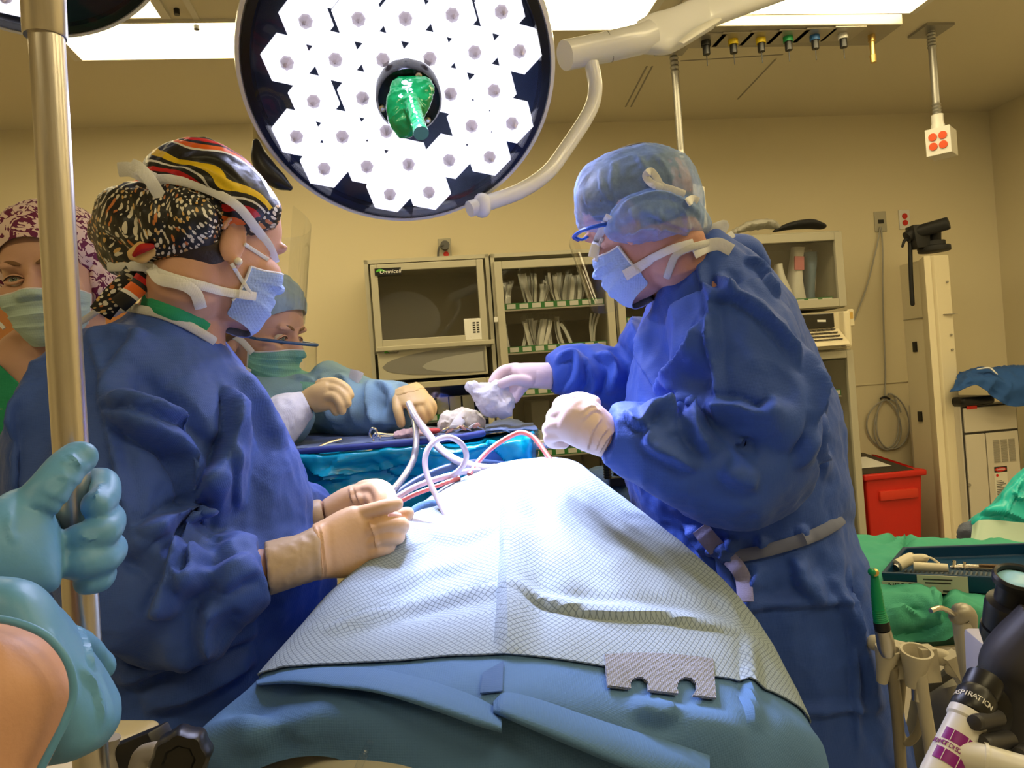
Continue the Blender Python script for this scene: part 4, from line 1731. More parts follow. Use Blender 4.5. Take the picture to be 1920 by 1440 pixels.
hose('suction_tube', [(737, 948, 1.20), (775, 928, 1.21), (820, 911, 1.22), (862, 896, 1.235)], 0.0038, TUBER, 'slim pinkish tube lying lowest along the drape edge')
st = thing('suction_tip', 'small clear tapered suction tip held between the tan gloved fingertips', 'suction tip', P(760, 972, 1.075))
b = MB()
b.tube(PL([(727, 964, 1.062), (750, 968, 1.07), (772, 973, 1.078)]), [0.0052, 0.0046, 0.0036], 14)
b.build('barrel', mat('pink_clear', (0.92, 0.70, 0.70), 0.15, trans=0.4, coat=0.4), st)
b = MB()
b.tube(PL([(772, 973, 1.078), (795, 978, 1.085), (814, 981, 1.09)]), [0.0034, 0.0016, 0.0007], 10)
b.build('needle', mat('pale_needle', (0.9, 0.82, 0.84), 0.2), st)
# blue towel folded up behind the drape
G3, _ = surf([[(855, 892, 1.40), (868, 858, 1.38), (872, 868, 1.42)], [(900, 885, 1.40), (905, 848, 1.38), (908, 860, 1.43)], [(965, 880, 1.40), (962, 838, 1.38), (966, 850, 1.43)]], 20, 14)
b = MB()
b.grid(G3)
tag(b.build('blue_towel', BDRAPE, None, solid=0.003), 'square corner of a blue towel standing up behind the top of the drape', 'towel')
# ------------------------------------------------------------------ people: heads, hands, clothing
SKIN = mat('skin_warm', (0.62, 0.34, 0.23), 0.5, bump=0.12, bscale=300, var=0.08, vscale=25, spec=0.35)
SKIN2 = mat('skin_fair', (0.68, 0.40, 0.29), 0.5, bump=0.10, bscale=300, var=0.06, vscale=25, spec=0.35)
SKIN3 = mat('skin_man', (0.60, 0.31, 0.24), 0.55, bump=0.15, bscale=300, var=0.12, vscale=30, spec=0.3)
HAIRD = mat('hair_dark', (0.03, 0.018, 0.012), 0.5, bump=0.6, bscale=150)
HAIRB = mat('hair_brown', (0.22, 0.11, 0.05), 0.5, bump=0.6, bscale=150)
EYEW = mat('eye_white', (0.75, 0.70, 0.66), 0.15)
IRIS = mat('eye_iris', (0.16, 0.20, 0.18), 0.15)
PUPIL = mat('eye_pupil', (0.004, 0.004, 0.004), 0.1)
LASH = mat('lashes', (0.015, 0.01, 0.008), 0.6)
MASKB = mat('mask_blue', (0.36, 0.50, 0.86), 0.8, bump=0.5, bscale=260, btype='weave', spec=0.2)
MASKG = mat('mask_green', (0.26, 0.60, 0.50), 0.8, bump=0.4, bscale=260, btype='weave', spec=0.2)
MASKW = mat('mask_pale', (0.52, 0.68, 0.66), 0.8, bump=0.3, bscale=260, btype='weave', spec=0.2)
SHIELD = glassm('face_shield_film', (0.97, 0.975, 0.98), 0.02, 0.03, 0.35)
GLASSB = mat('blue_frame', (0.02, 0.10, 0.55), 0.25)
LATEXT = mat('latex_tan', (0.74, 0.47, 0.28), 0.45, bump=0.15, bscale=160, spec=0.4)
LATEXC = mat('latex_cuff', (0.50, 0.36, 0.23), 0.5, bump=0.25, bscale=60)
LATEXY = mat('latex_yellow', (0.86, 0.58, 0.22), 0.45, bump=0.15, bscale=200, spec=0.4)
LATEXW = mat('latex_white', (0.90, 0.70, 0.68), 0.45, bump=0.2, bscale=120, spec=0.4)
NITRILE = mat('nitrile_blue', (0.12, 0.335, 0.62), 0.42, bump=0.12, bscale=160, spec=0.45)
BIND = clothmat('collar_binding', (0.62, 0.62, 0.62), 600)


def hframe(c, yaw, pitch, roll=0.0):
    """head frame: yaw 0 faces +X, 90 faces away; pitch down positive"""
    y, p = math.radians(yaw), math.radians(pitch)
    f = V3((math.cos(y) * math.cos(p), math.sin(y) * math.cos(p), -math.sin(p)))
    r = f.cross(V3((0, 0, 1))).normalized()
    u = r.cross(f)
    if roll:
        q = math.radians(roll)
        r, u = r * math.cos(q) + u * math.sin(q), u * math.cos(q) - r * math.sin(q)
    M = Matrix((r, f, u)).transposed().to_4x4()
    M.translation = c
    return M


def head_pieces(b, M):
    b.xf = M
    b.ell((0, -.010, .032), (.074, .096, .084), seg=32, ring=20)
    secs = [(.055, .066, .080, -.07), (.03, .069, .088, -.08), (.005, .068, .087, -.085), (-.018, .067, .079, -.085), (-.045, .064, .080, -.075), (-.07, .057, .081, -.05), (-.092, .049, .080, -.025), (-.108, .038, .076, 0.0), (-.118, .022, .064, .02)]
    rs = []
    for z, w, yf, yb in catmull(secs, 26).tolist():
        c, h = (yf + yb) / 2, (yf - yb) / 2
        rs.append([(w * math.copysign(abs(math.cos(q)) ** .85, math.cos(q)), c + h * math.copysign(abs(math.sin(q)) ** .85, math.sin(q)), z) for q in [2 * PI * j / 36 for j in range(36)]])
    b.rings(rs)
    # nose
    rs = []
    for z, w, yf in ((.008, .009, .088), (-.01, .010, .094), (-.028, .013, .104), (-.040, .017, .110), (-.047, .019, .108), (-.053, .015, .098)):
        rs.append([(w * math.cos(q), .070 + (yf - .070) * max(0, math.sin(q)) ** .7 - .01 * max(0, -math.sin(q)), z) for q in [2 * PI * j / 20 for j in range(20)]])
    b.rings(rs)
    for s in (-1, 1):
        b.ell((s * .030, .078, .006), (.024, .011, .008))
        b.ell((s * .040, .055, -.042), (.027, .028, .026))
        b.ell((s * .0135, .098, -.047), (.008, .010, .008))
        # ear: plate and rim
        b.ell((s * .074, -.018, -.026), (.008, .017, .029))
        ring = [V3((s * (.078 + .007 * math.sin(q / 2)), -.020 + .018 * math.cos(q), -.022 + .030 * math.sin(q))) for q in [(-.45 + 1.35 * k / 14) * PI for k in range(15)]]
        b.tube(ring, 0.0042, 8, round_=True)
        b.ell((s * .077, -.008, -.051), (.006, .008, .010))
    b.ell((0, .078, -.076), (.022, .012, .006))
    b.ell((0, .077, -.085), (.019, .012, .006))
    b.ell((0, .066, -.108), (.022, .016, .013))
    b.xf = None


def head_finish(me, M):
    """eye sockets"""
    co = getco(me)
    Mi = np.array(M.inverted())
    L = co @ Mi[:3, :3].T + Mi[:3, 3]
    for s in (-1, 1):
        d = np.sqrt(((L[:, 0] - s * .031) / .019) ** 2 + ((L[:, 2] + .017) / .011) ** 2)
        g = np.exp(-d ** 2 * 1.1) * (L[:, 1] > .03)
        L[:, 1] -= .012 * g
    Mn = np.array(M)
    setco(me, L @ Mn[:3, :3].T + Mn[:3, 3])
    return me


def eyes(M, root, skin, look=(0, 1, 0), openn=1.0):
    for s in (-1, 1):
        c = V3((s * .031, .0665, -.017))
        b = MB(M)
        lk = V3(look).normalized()
        b.lathe([(.0117 * math.sin(a), -.0117 * math.cos(a)) for a in [PI * k / 16 for k in range(13)]] + [(.0117 * math.sin(a), -.0117 * math.cos(a)) for a in [PI * (.80 + .01 * k) for k in range(3)]] + [(.0058, .0104)], 24, c, lk, 0)
        e = b.build('eye', EYEW, root)
        b = MB(M)
        b.lathe([(.0062, .0098), (.0058, .0104), (.0030, .0114), (.0001, .0115)], 20, c, lk)
        b.build('iris', IRIS, e)
        b = MB(M)
        b.lathe([(.0026, .0114), (.0001, .0120)], 16, c, lk)
        b.build('pupil', PUPIL, e)
        b = MB(M)
        for (up, zz) in ((1, .0068 * openn), (-1, -.0058)):
            pts = []
            for k in range(11):
                q = -1 + 2 * k / 10
                x = s * .031 + .0165 * q
                z = -.017 + zz * (1 - q * q) - .001 * q * s
                y = .0665 + math.sqrt(max(.00002, .0126 ** 2 - (.0115 * q) ** 2 - (zz * (1 - q * q)) ** 2)) + .0005
                pts.append(V3((x, y, z)))
            b.tube(pts, [.0012] + [.0026] * 9 + [.0012], 8, 24)
            if up == 1:
                lid = pts
        b.build('eyelids', skin, e)
        b = MB(M)
        b.tube([p + V3((0, .0022, -.0012)) for p in lid], [.0004] + [.0011] * 9 + [.0004], 6, 24)
        b.build('lashes', LASH, e)
        b = MB(M)
        b.tube([V3((s * (.012 + .038 * k / 6), .0885 - .002 * k * k / 6, .004 + .006 * math.sin(PI * k / 7.5))) for k in range(7)], [.0018, .0034, .0036, .0034, .0028, .002, .001], 8, 20, flat=(1, .5), up=(M.to_3x3() @ V3((0, 1, 0))) if False else (0, 1, 0))
        b.build('eyebrow', HAIRB, root)


def mask_part(hb, M, mt, root, topc=-.030, tops=-.046, bot=-.130, side=1.12, name='face_mask', pleats=3, puff=.006, nseg=44, mseg=34):
    """pleated mask stretched over nose and chin: rays in the head frame find the face, the cloth spans its hollows"""
    Mi = M.inverted()
    R = np.zeros((mseg + 1, nseg + 1))
    for i in range(mseg + 1):
        v = i / mseg
        for j in range(nseg + 1):
            ph = side * (2 * j / nseg - 1)
            zt = topc + (tops - topc) * min(1, abs(ph) / side * 1.25) ** 1.4
            zb = bot + .034 * (abs(ph) / side) ** 2
            z = zt + (zb - zt) * v
            dirl = V3((math.sin(ph), math.cos(ph), 0))
            o = M @ (V3((0, -.012, max(z, -.112))) + dirl * .3)
            h = hb.ray_cast(o, (M.to_3x3() @ -dirl), .30)
            r = 0.05
            if h[0] is not None:
                q = Mi @ h[0]
                r = max(.03, (V3((q.x, q.y + .012, 0))).length)
            if z < -.112:
                r *= math.sqrt(max(0.05, 1 - ((-.112 - z) / .034) ** 2))
            R[i, j] = r
    for it in range(10):
        B = R.copy()
        B[1:-1] = (B[:-2] + 2 * B[1:-1] + B[2:]) / 4
        B[:, 1:-1] = (B[:, :-2] + 2 * B[:, 1:-1] + B[:, 2:]) / 4
        R = np.maximum(R * (0.997), B)
    GG = []
    for i in range(mseg + 1):
        v = i / mseg
        row = []
        for j in range(nseg + 1):
            ph = side * (2 * j / nseg - 1)
            k = abs(ph) / side
            zt = topc + (tops - topc) * min(1, k * 1.25) ** 1.4
            zb = bot + .034 * k ** 2
            z = zt + (zb - zt) * v
            pl = 0
            for q in range(pleats):
                vc = .22 + q * .6 / max(1, pleats)
                t = (v - vc)
                if 0 <= t < .10:
                    pl += .004 * (1 - t / .10)
            r = R[i, j] + .004 + puff * math.sin(PI * min(1, v * 1.05)) * (1 - k ** 2) + pl * (1 - k ** 3)
            row.append(M @ V3((r * math.sin(ph), -.012 + r * math.cos(ph), z)))
        GG.append(row)
    b = MB()
    b.grid(GG)
    o = b.build(name, mt, root, solid=.0016, auto=1.2)
    edge = MB()
    edge.tube(GG[0], .0016, 8)
    edge.tube([r[0] for r in GG], .0022, 8)
    edge.tube([r[-1] for r in GG], .0022, 8)
    edge.build('mask_binding', WHITEC, o)
    return o, GG


def fng(b, pts, r=.0112, tip=.85):
    k = len(pts)
    rr_ = [r * (1 - (1 - tip) * i / (k - 1)) for i in range(k)]
    b.tube(PL(pts), rr_, 14, k * 6, round_=True)


def glove(name, mt, root, secs, fingers, voxel=.0022, smooth=4, cuff=None, cuffmat=None, wr=None, e=2.2, dome=(0, .006), label=None):
    b = MB()
    b.loft(secs, len(secs) * 8, 30, e=e, dome=dome)
    for f in fingers:
        fng(b, f[0], f[1] if len(f) > 1 else .0112)
    me = union(b, voxel, smooth)
    if wr:
        folds(me, wr)
    o = link(name, me, mt, root)
    if label:
        lab(o, label)
    if cuff:
        b = MB()
        b.loft(cuff, len(cuff) * 10, 36, e=2.1)
        me = union(b, .0028, 2)
        rough(me, .003, 28, seed=9)
        c = link('glove_cuff', me, cuffmat or mt, o)
    return o


def person(label, base):
    return thing('person', label, 'person', base)


def strap(name, pts, w, mt, root, n=None, t=.0012):
    b = MB()
    ribbon(b, PL(pts), w, t, n)
    return b.build(name, mt, root)


def lin(secs, k):
    """shrink sections for the body that fills the clothing"""
    out = []
    for s in secs:
        cx, cy = (s[0] + s[2]) / 2, (s[1] + s[3]) / 2
        out.append((cx + (s[0] - cx) * k, cy + (s[1] - cy) * k, cx + (s[2] - cx) * k, cy + (s[3] - cy) * k, s[4], s[5] * k))
    return out
# ------------------------------------------------------------------ left surgeon (patterned cap)
HM = hframe(P(409, 449, 1.12), 50, 14)
ls = person('left surgeon seen from behind in a blue gown and a dotted, striped black cap', V3((-0.55, 1.12, 0)))
TS = [(262, 572, 398, 600, 1.12, .060), (240, 596, 408, 634, 1.12, .085), (150, 640, 448, 690, 1.13, .135), (85, 715, 500, 760, 1.14, .165), (40, 800, 545, 835, 1.15, .185), (10, 900, 572, 905, 1.15, .19),
      (0, 1000, 585, 985, 1.15, .19), (0, 1090, 622, 1062, 1.15, .19), (20, 1200, 612, 1150, 1.15, .19), (60, 1400, 560, 1340, 1.15, .19), (70, 1900, 540, 1880, 1.15, .2), (90, 2330, 530, 2310, 1.15, .2)]
UA = [(215, 700, 1.06), (222, 800, 1.03), (228, 900, 1.01), (235, 1000, .99), (262, 1095, .975), (330, 1105, .97), (400, 1095, .975), (455, 1078, .985), (500, 1065, .995)]
UR = [.075, .092, .095, .090, .086, .078, .070, .063, .046]
FA = [(430, 800, 1.26), (480, 900, 1.27), (520, 960, 1.25), (575, 965, 1.20), (598, 962, 1.19)]
FR = [.08, .075, .065, .05, .036]
b = MB()
head_pieces(b, HM)
b.tube([HM @ V3((0, -.03, -.03)), HM @ V3((0, -.035, -.08)), P(348, 565, 1.12), P(330, 640, 1.12)], [.054, .053, .056, .07], 24, 16)
b.loft(lin(TS[3:], .72), 40, 40)
b.tube(PL(UA), [r * .55 for r in UR], 18, 50, round_=True)
b.tube(PL(FA), [r * .55 for r in FR], 18, 40, round_=True)
me = union(b, .0036, 3)
head_finish(me, HM)
hb = bvh(me)
body = link('body', me, SKIN, ls)
# gown
b = MB()
b.loft(TS, 80, 56, dome=(0, 0))
b.tube(PL(UA), UR, 28, 70)
b.tube(PL(FA), FR, 24, 40)
me = union(b, .0043, 5)
rough(me, .016, 4.5, (1, 1, .6), seed=1)
LSF = [
    ([(165, 625), (185, 690), (190, 760), (210, 850), (228, 940), (246, 1010)], .006, .010, .4),
    ([(190, 755), (240, 770), (300, 795), (345, 812)], .018, .022, .35),
    ([(195, 775), (260, 810), (320, 852), (362, 946)], .024, .032, .3),
    ([(428, 724), (427, 780), (424, 822), (402, 880), (364, 940)], .026, .030, .3),
    ([(364, 942), (352, 985), (345, 1018)], .020, .022, .4),
    ([(365, 945), (310, 970), (255, 1003)], .020, .024, .35),
    ([(425, 840), (440, 900), (452, 960)], .010, .018, .5),
    ([(390, 890), (405, 950), (410, 1000)], .008, .02, .5),
    ([(320, 720), (380, 790), (400, 830)], .012, .03, .6),
    ([(440, 690), (490, 760), (530, 840)], .008, .03, .8),
    ([(330, 1015), (327, 1060), (300, 1120), (285, 1160)], .020, .022, .35),
    ([(368, 1014), (358, 1080), (330, 1088)], .013, .014, .4),
    ([(470, 1040), (400, 1070), (330, 1085)], .009, .016, .5),
    ([(395, 1130), (378, 1180), (378, 1210)], .012, .018, .5),
    ([(410, 1105), (450, 1080), (490, 1070)], .008, .018, .6),
    ([(230, 1010), (290, 1040), (325, 1080)], .014, .03, .6),
    ([(100, 640), (60, 740), (40, 830)], .012, .03, .7),
    ([(75, 720), (55, 830), (50, 960)], .014, .03, .5),
    ([(150, 640), (210, 625), (280, 640)], .006, .02, .8),
    ([(270, 620), (220, 680), (190, 750)], .008, .02, .6),
    ([(220, 1280), (330, 1230), (480, 1180)], .014, .03, .5),
    ([(270, 1330), (400, 1280), (480, 1230)], .012, .03, .5),
]
folds(me, [(p, a * 1.25, w, k) for p, a, w, k in LSF])
rough(me, .008, 11, (1, 1, .7), seed=2)
me = relax(me, 1, .35)
rough(me, .004, 16, seed=6)
gown = link('gown', me, GOWN, ls, auto=0)
# collar binding and scrub neck
b = MB()
TRG = [wb(body), wb(gown)]
lay('scrub_collar', TRG, [(268, 568), (300, 574), (335, 588), (365, 606), (385, 620)], .024, GREENS, gown, 40, .003, .004)
lay('collar_binding', TRG, [(210, 588), (235, 578), (290, 586), (340, 604), (380, 626), (402, 640)], .013, BIND, gown, 50, .003, .007)
# nape hair
b = MB(HM)
b.ell((0, -.036, -.030), (.0725, .068, .044))
b.build('hair', HAIRD, ls)


def patterned():
    """black cloth: rows of white, gold and orange dots swirling round; bands of red, orange and yellow over the crown"""
    mt = bpy.data.materials.new('patterned_cap_cloth')
    mt.use_nodes = True
    nt = mt.node_tree
    L = nt.links.new
    bs = nt.nodes['Principled BSDF']
    bs.inputs['Roughness'].default_value = 0.42
    tc = nt.nodes.new('ShaderNodeTexCoord')

    def node(t, **k):
        n = nt.nodes.new(t)
        for a, v in k.items():
            setattr(n, a, v)
        return n

    def mth(op, a, b=None, c=None):
        n = node('ShaderNodeMath', operation=op)
        for i, v in enumerate((a, b, c)):
            if v is None:
                continue
            if isinstance(v, (int, float)):
                n.inputs[i].default_value = v
            else:
                L(v, n.inputs[i])
        return n.outputs[0]
    # warp
    nz = node('ShaderNodeTexNoise')
    nz.inputs['Scale'].default_value = 7.0
    nz.inputs['Detail'].default_value = 1
    L(tc.outputs['Object'], nz.inputs['Vector'])
    mixv = node('ShaderNodeVectorMath', operation='MULTIPLY_ADD')
    L(nz.outputs['Color'], mixv.inputs[0])
    mixv.inputs[1].default_value = (.16, .16, .16)
    L(tc.outputs['Object'], mixv.inputs[2])
    sep = node('ShaderNodeSeparateXYZ')
    L(mixv.outputs[0], sep.inputs[0])
    # rows follow a warped field; dots along them
    f = node('ShaderNodeTexNoise')
    f.inputs['Scale'].default_value = 9.0
    f.inputs['Detail'].default_value = 0.5
    L(tc.outputs['Object'], f.inputs['Vector'])
    rowsv = mth('MULTIPLY', f.outputs['Fac'], 34.0)
    rowid = mth('FLOOR', rowsv)
    rowf = mth('SUBTRACT', mth('FRACT', rowsv), 0.5)
    along = mth('ADD', mth('MULTIPLY', mth('ADD', sep.outputs[0], mth('MULTIPLY', sep.outputs[2], 0.8)), 95.0), mth('MULTIPLY', rowid, 0.37))
    alf = mth('SUBTRACT', mth('FRACT', along), 0.5)
    dist = mth('SQRT', mth('ADD', mth('MULTIPLY', rowf, rowf), mth('MULTIPLY', alf, alf)))
    vor = node('ShaderNodeTexVoronoi')
    vor.inputs['Scale'].default_value = 125
    vor.inputs['Randomness'].default_value = 0.35
    L(mixv.outputs[0], vor.inputs['Vector'])
    dotv = mth('LESS_THAN', vor.outputs['Distance'], 0.30)
    # size modulation makes paisley rings
    wv = node('ShaderNodeTexVoronoi')
    wv.inputs['Scale'].default_value = 17
    L(mixv.outputs[0], wv.inputs['Vector'])
    ringv = mth('SINE', mth('MULTIPLY', wv.outputs['Distance'], 34.0))
    sizev = mth('MULTIPLY_ADD', ringv, 0.15, 0.36)
    dot2 = mth('LESS_THAN', vor.outputs['Distance'], sizev)
    wn = node('ShaderNodeTexWhiteNoise')
    L(vor.outputs['Color'], wn.inputs['Vector'])
    ramp = node('ShaderNodeValToRGB')
    ramp.color_ramp.interpolation = 'CONSTANT'
    e = ramp.color_ramp.elements
    e[0].position, e[0].color = 0, (.80, .74, .62, 1)
    e[1].position, e[1].color = .55, (.72, .45, .16, 1)
    for p_, c_ in ((.78, (.62, .20, .05, 1)), (.88, (.86, .84, .80, 1))):
        q = e.new(p_)
        q.color = c_
    L(wn.outputs['Value'], ramp.inputs[0])
    mxd = node('ShaderNodeMix', data_type='RGBA')
    mxd.inputs[6].default_value = (.006, .006, .008, 1)
    L(dot2, mxd.inputs[0])
    L(ramp.outputs[0], mxd.inputs[7])
    # crown bands
    sp = node('ShaderNodeSeparateXYZ')
    L(tc.outputs['Object'], sp.inputs[0])
    nb = node('ShaderNodeTexNoise')
    nb.inputs['Scale'].default_value = 14
    nb.inputs['Detail'].default_value = 0.3
    L(tc.outputs['Object'], nb.inputs['Vector'])
    band = mth('FRACT', mth('ADD', mth('MULTIPLY', mth('ADD', sp.outputs[2], mth('MULTIPLY', sp.outputs[0], 0.55)), 12.0), mth('MULTIPLY', nb.outputs['Fac'], 0.9)))
    rb = node('ShaderNodeValToRGB')
    rb.color_ramp.interpolation = 'CONSTANT'
    e = rb.color_ramp.elements
    e[0].position, e[0].color = 0, (.007, .007, .008, 1)
    e[1].position, e[1].color = .24, (.82, .80, .76, 1)
    for p_, c_ in ((.29, (.80, .14, .01, 1)), (.42, (.007, .007, .008, 1)), (.50, (.62, .012, .012, 1)), (.60, (.007, .007, .008, 1)), (.68, (.82, .80, .76, 1)), (.72, (.007, .007, .008, 1)), (.80, (.82, .55, .01, 1)), (.92, (.007, .007, .008, 1))):
        q = e.new(p_)
        q.color = c_
    L(band, rb.inputs[0])
    at = node('ShaderNodeAttribute', attribute_name='crown')
    mx = node('ShaderNodeMix', data_type='RGBA')
    L(mth('GREATER_THAN', at.outputs['Fac'], 0.5), mx.inputs[0])
    L(mxd.outputs[2], mx.inputs[6])
    L(rb.outputs[0], mx.inputs[7])
    L(mx.outputs[2], bs.inputs['Base Color'])
    return mt


b = MB()
b.loft([(252, 350, 262, 480, 1.13, .066), (275, 306, 292, 494, 1.125, .094), (320, 278, 345, 500, 1.125, .105), (385, 272, 408, 474, 1.125, .110), (442, 296, 440, 466, 1.13, .108), (490, 340, 474, 458, 1.14, .100), (524, 386, 508, 436, 1.15, .078)], 60, 48, dome=(.006, .006), e=2.25)
b.loft([(170, 412, 174, 454, 1.12, .03), (188, 366, 194, 498, 1.105, .066), (232, 348, 240, 522, 1.095, .086), (290, 344, 298, 518, 1.085, .094), (345, 350, 352, 502, 1.08, .090), (396, 368, 402, 484, 1.085, .075), (420, 402, 423, 466, 1.095, .05)], 60, 48, dome=(.012, .006))
me = union(b, .0032, 3)
CAPF = [([(255, 345), (300, 350), (360, 352), (400, 378), (422, 415)], -.010, .010, 1.0), ([(205, 375), (240, 400), (250, 450)], -.006, .012, 1.0), ([(300, 350), (310, 400), (300, 460)], -.005, .012, 1.0),
        ([(330, 300), (400, 300), (460, 340)], .004, .01, .6), ([(300, 330), (380, 318), (450, 360)], .004, .01, .6), ([(185, 440), (230, 470), (270, 500)], -.005, .012, 1), ([(420, 415), (420, 450), (412, 470)], .006, .008, .5)]
folds(me, CAPF)
rough(me, .004, 26, seed=8)
a_ = me.attributes.new('crown', 'FLOAT', 'POINT')
co = getco(me)
# the striped crown lies above the tie line that runs from the bow to the temple
vals = np.zeros(len(co), np.float32)
p0, p1, p2 = P(255, 345, 1.1), P(400, 362, 1.1), P(425, 470, 1.1)
for i, p in enumerate(co):
    q = V3(p) - CAM
    x = 960 + FPX * q.dot(CR) / q.y
    y = 720 - FPX * q.dot(CU) / q.y
    if x > 418:
        vals[i] = 1.0 if y < 415 + (470 - x) * 0.6 else 0.0
    else:
        vals[i] = 1.0 if y < 346 + max(0, x - 330) * 0.22 else 0.0
a_.data.foreach_set('value', vals)
cap = link('surgical_cap', me, patterned(), ls, auto=0)
# cap badge
b = MB()
b.loft([(240, 470, 246, 488, 1.02, .004), (262, 452, 270, 494, 1.018, .006), (284, 455, 290, 480, 1.018, .004)], 14, 18, dome=(.003, .003))
bd = b.build('cap_print', mat('cap_cream', (.75, .50, .22), .6), cap)
b = MB()
b.tube(PL([(252, 478, 1.011), (266, 466, 1.008), (284, 462, 1.010)]), [.003, .006, .004], 10, 12, round_=True)
b.build('print_detail', mat('cap_red', (.45, .01, .01), .6), bd)
# cap tails behind the neck
for k, pts in enumerate(([(262, 500, 1.06), (240, 530, 1.05), (215, 555, 1.05), (188, 588, 1.05)], [(280, 505, 1.055), (262, 535, 1.045), (240, 556, 1.04), (222, 572, 1.04)])):
    b = MB()
    ribbon(b, PL(pts), .030 - .006 * k, .003)
    me = b.mesh('tail')
    a2_ = me.attributes.new('crown', 'FLOAT', 'POINT')
    a2_.data.foreach_set('value', np.full(len(me.vertices), 0.0 if k == 0 else 1.0, np.float32))
    link('cap_tail', me, cap.data.materials[0], cap)
# mask and its ties
mk, GG = mask_part(hb, HM, MASKB, ls)
TIE = WHITEC
TR = [wb(body), wb(gown), wb(cap), wb(mk)]
lay('mask_tie', TR, [(517, 492), (505, 462), (480, 428), (447, 388), (405, 362), (360, 345), (318, 336), (290, 336)], .0125, TIE, mk, 60)
strap('mask_tie', [(222, 318, 1.03), (245, 318, 1.015), (268, 328, 1.01), (290, 338, 1.012)], .019, TIE, mk, 30)
strap('mask_tie', [(246, 308, 1.0), (262, 316, .995), (283, 340, .998), (298, 364, 1.008), (312, 378, 1.015)], .016, TIE, mk, 34)
lay('mask_tie', TR, [(480, 556), (452, 552), (420, 547), (380, 536), (330, 523), (295, 511), (278, 504)], .0125, TIE, mk, 50)
lay('mask_tie', TR, [(202, 500), (220, 500), (245, 499), (268, 500), (288, 503)], .013, TIE, mk, 26, off=.006)
lay('mask_tie', TR, [(284, 502), (300, 523), (330, 530), (352, 538), (368, 552), (377, 578)], .016, TIE, mk, 36, off=.007)
lay('mask_tie', TR, [(280, 504), (258, 528), (225, 556), (190, 578), (150, 604), (122, 612)], .010, TIE, mk, 50, off=.006)
lay('ear_loop', TR, [(459, 458), (480, 472), (503, 487)], .0055, TIE, mk, 20)
lay('ear_loop', TR, [(434, 494), (450, 520), (470, 550)], .0055, TIE, mk, 20)
b = MB()
b.ell(onto(TR, [(447, 490)], .003)[0], (.0055, .0055, .0055), seg=16, ring=10)
b.build('pearl_earring', mat('pearl', (.85, .80, .72), .12, coat=.6), ls)
b = MB()
b.loft([(503, 392, 510, 410, 1.10, .006), (512, 398, 514, 416, 1.11, .006)], 6, 14, dome=(.003, .003))
b.build('foam_strip', mat('pink_foam', (.80, .18, .22), .8), ls)
# clear face shield, a curved sheet in front of the face
sh = []
for i in range(10):
    v = i / 9
    row = []
    for j in range(13):
        ph = -1.15 + 2.3 * j / 12
        r = .135
        row.append(HM @ V3((r * .74 * math.sin(ph), .002 + r * (math.cos(ph)) + .012 * v, .055 - .15 * v)))
    sh.append(row)
b = MB()
b.grid(sh)
b.build('face_shield', SHIELD, ls, solid=.0006)
# gloves
glove('glove', LATEXT, ls,
      [(585, 984, 597, 1088, 1.025, .033), (602, 976, 616, 1084, 1.035, .030), (640, 955, 660, 1082, 1.05, .026), (668, 948, 690, 1068, 1.056, .022), (692, 962, 712, 1046, 1.058, .017)],
      [([(658, 968, 1.058), (700, 957, 1.052), (726, 949, 1.050), (743, 945, 1.055)], .0118), ([(650, 985, 1.085), (700, 985, 1.10), (740, 970, 1.085), (764, 963, 1.075)], .0118),
       ([(680, 1000, 1.05), (722, 986, 1.043), (752, 984, 1.05), (752, 992, 1.085)], .0122), ([(682, 1022, 1.05), (720, 1008, 1.043), (745, 1006, 1.05), (740, 1010, 1.085)], .0118), ([(680, 1046, 1.052), (708, 1032, 1.045), (728, 1027, 1.055), (722, 1030, 1.085)], .0106)],
      wr=[([(600, 982), (606, 1030), (612, 1084)], .003, .006, .6), ([(592, 985), (598, 1035), (604, 1086)], .003, .006, .6), ([(690, 975), (702, 1005), (708, 1040)], .0015, .004, .4)],
      cuff=[(496, 1016, 506, 1114, .995, .039), (520, 1012, 530, 1106, 1.0, .038), (560, 1000, 572, 1094, 1.012, .035), (583, 990, 593, 1088, 1.022, .034), (590, 986, 600, 1088, 1.026, .037), (598, 982, 606, 1086, 1.03, .034)], cuffmat=LATEXC)
glove('glove', LATEXT, ls,
      [(604, 938, 614, 986, 1.185, .024), (640, 916, 652, 972, 1.19, .024), (668, 907, 684, 958, 1.19, .022), (688, 908, 700, 945, 1.19, .014)],
      [([(680, 914, 1.19), (708, 911, 1.18), (726, 920, 1.17), (735, 942, 1.15)], .0118), ([(678, 922, 1.18), (702, 917, 1.165), (712, 930, 1.15), (714, 950, 1.14)], .0115), ([(670, 938, 1.175), (692, 936, 1.16), (702, 948, 1.15), (700, 962, 1.14)], .011),
       ([(660, 955, 1.18), (690, 962, 1.16), (712, 965, 1.13)], .0105), ([(655, 925, 1.21), (700, 925, 1.215), (735, 948, 1.19)], .0115)],
      wr=[([(655, 912), (660, 935), (672, 955)], .002, .005, .6), ([(664, 910), (672, 935), (680, 950)], .002, .005, .6)],
      cuff=[(578, 938, 586, 1000, 1.182, .030), (592, 936, 602, 994, 1.184, .029), (602, 936, 612, 988, 1.186, .026)], cuffmat=LATEXC)
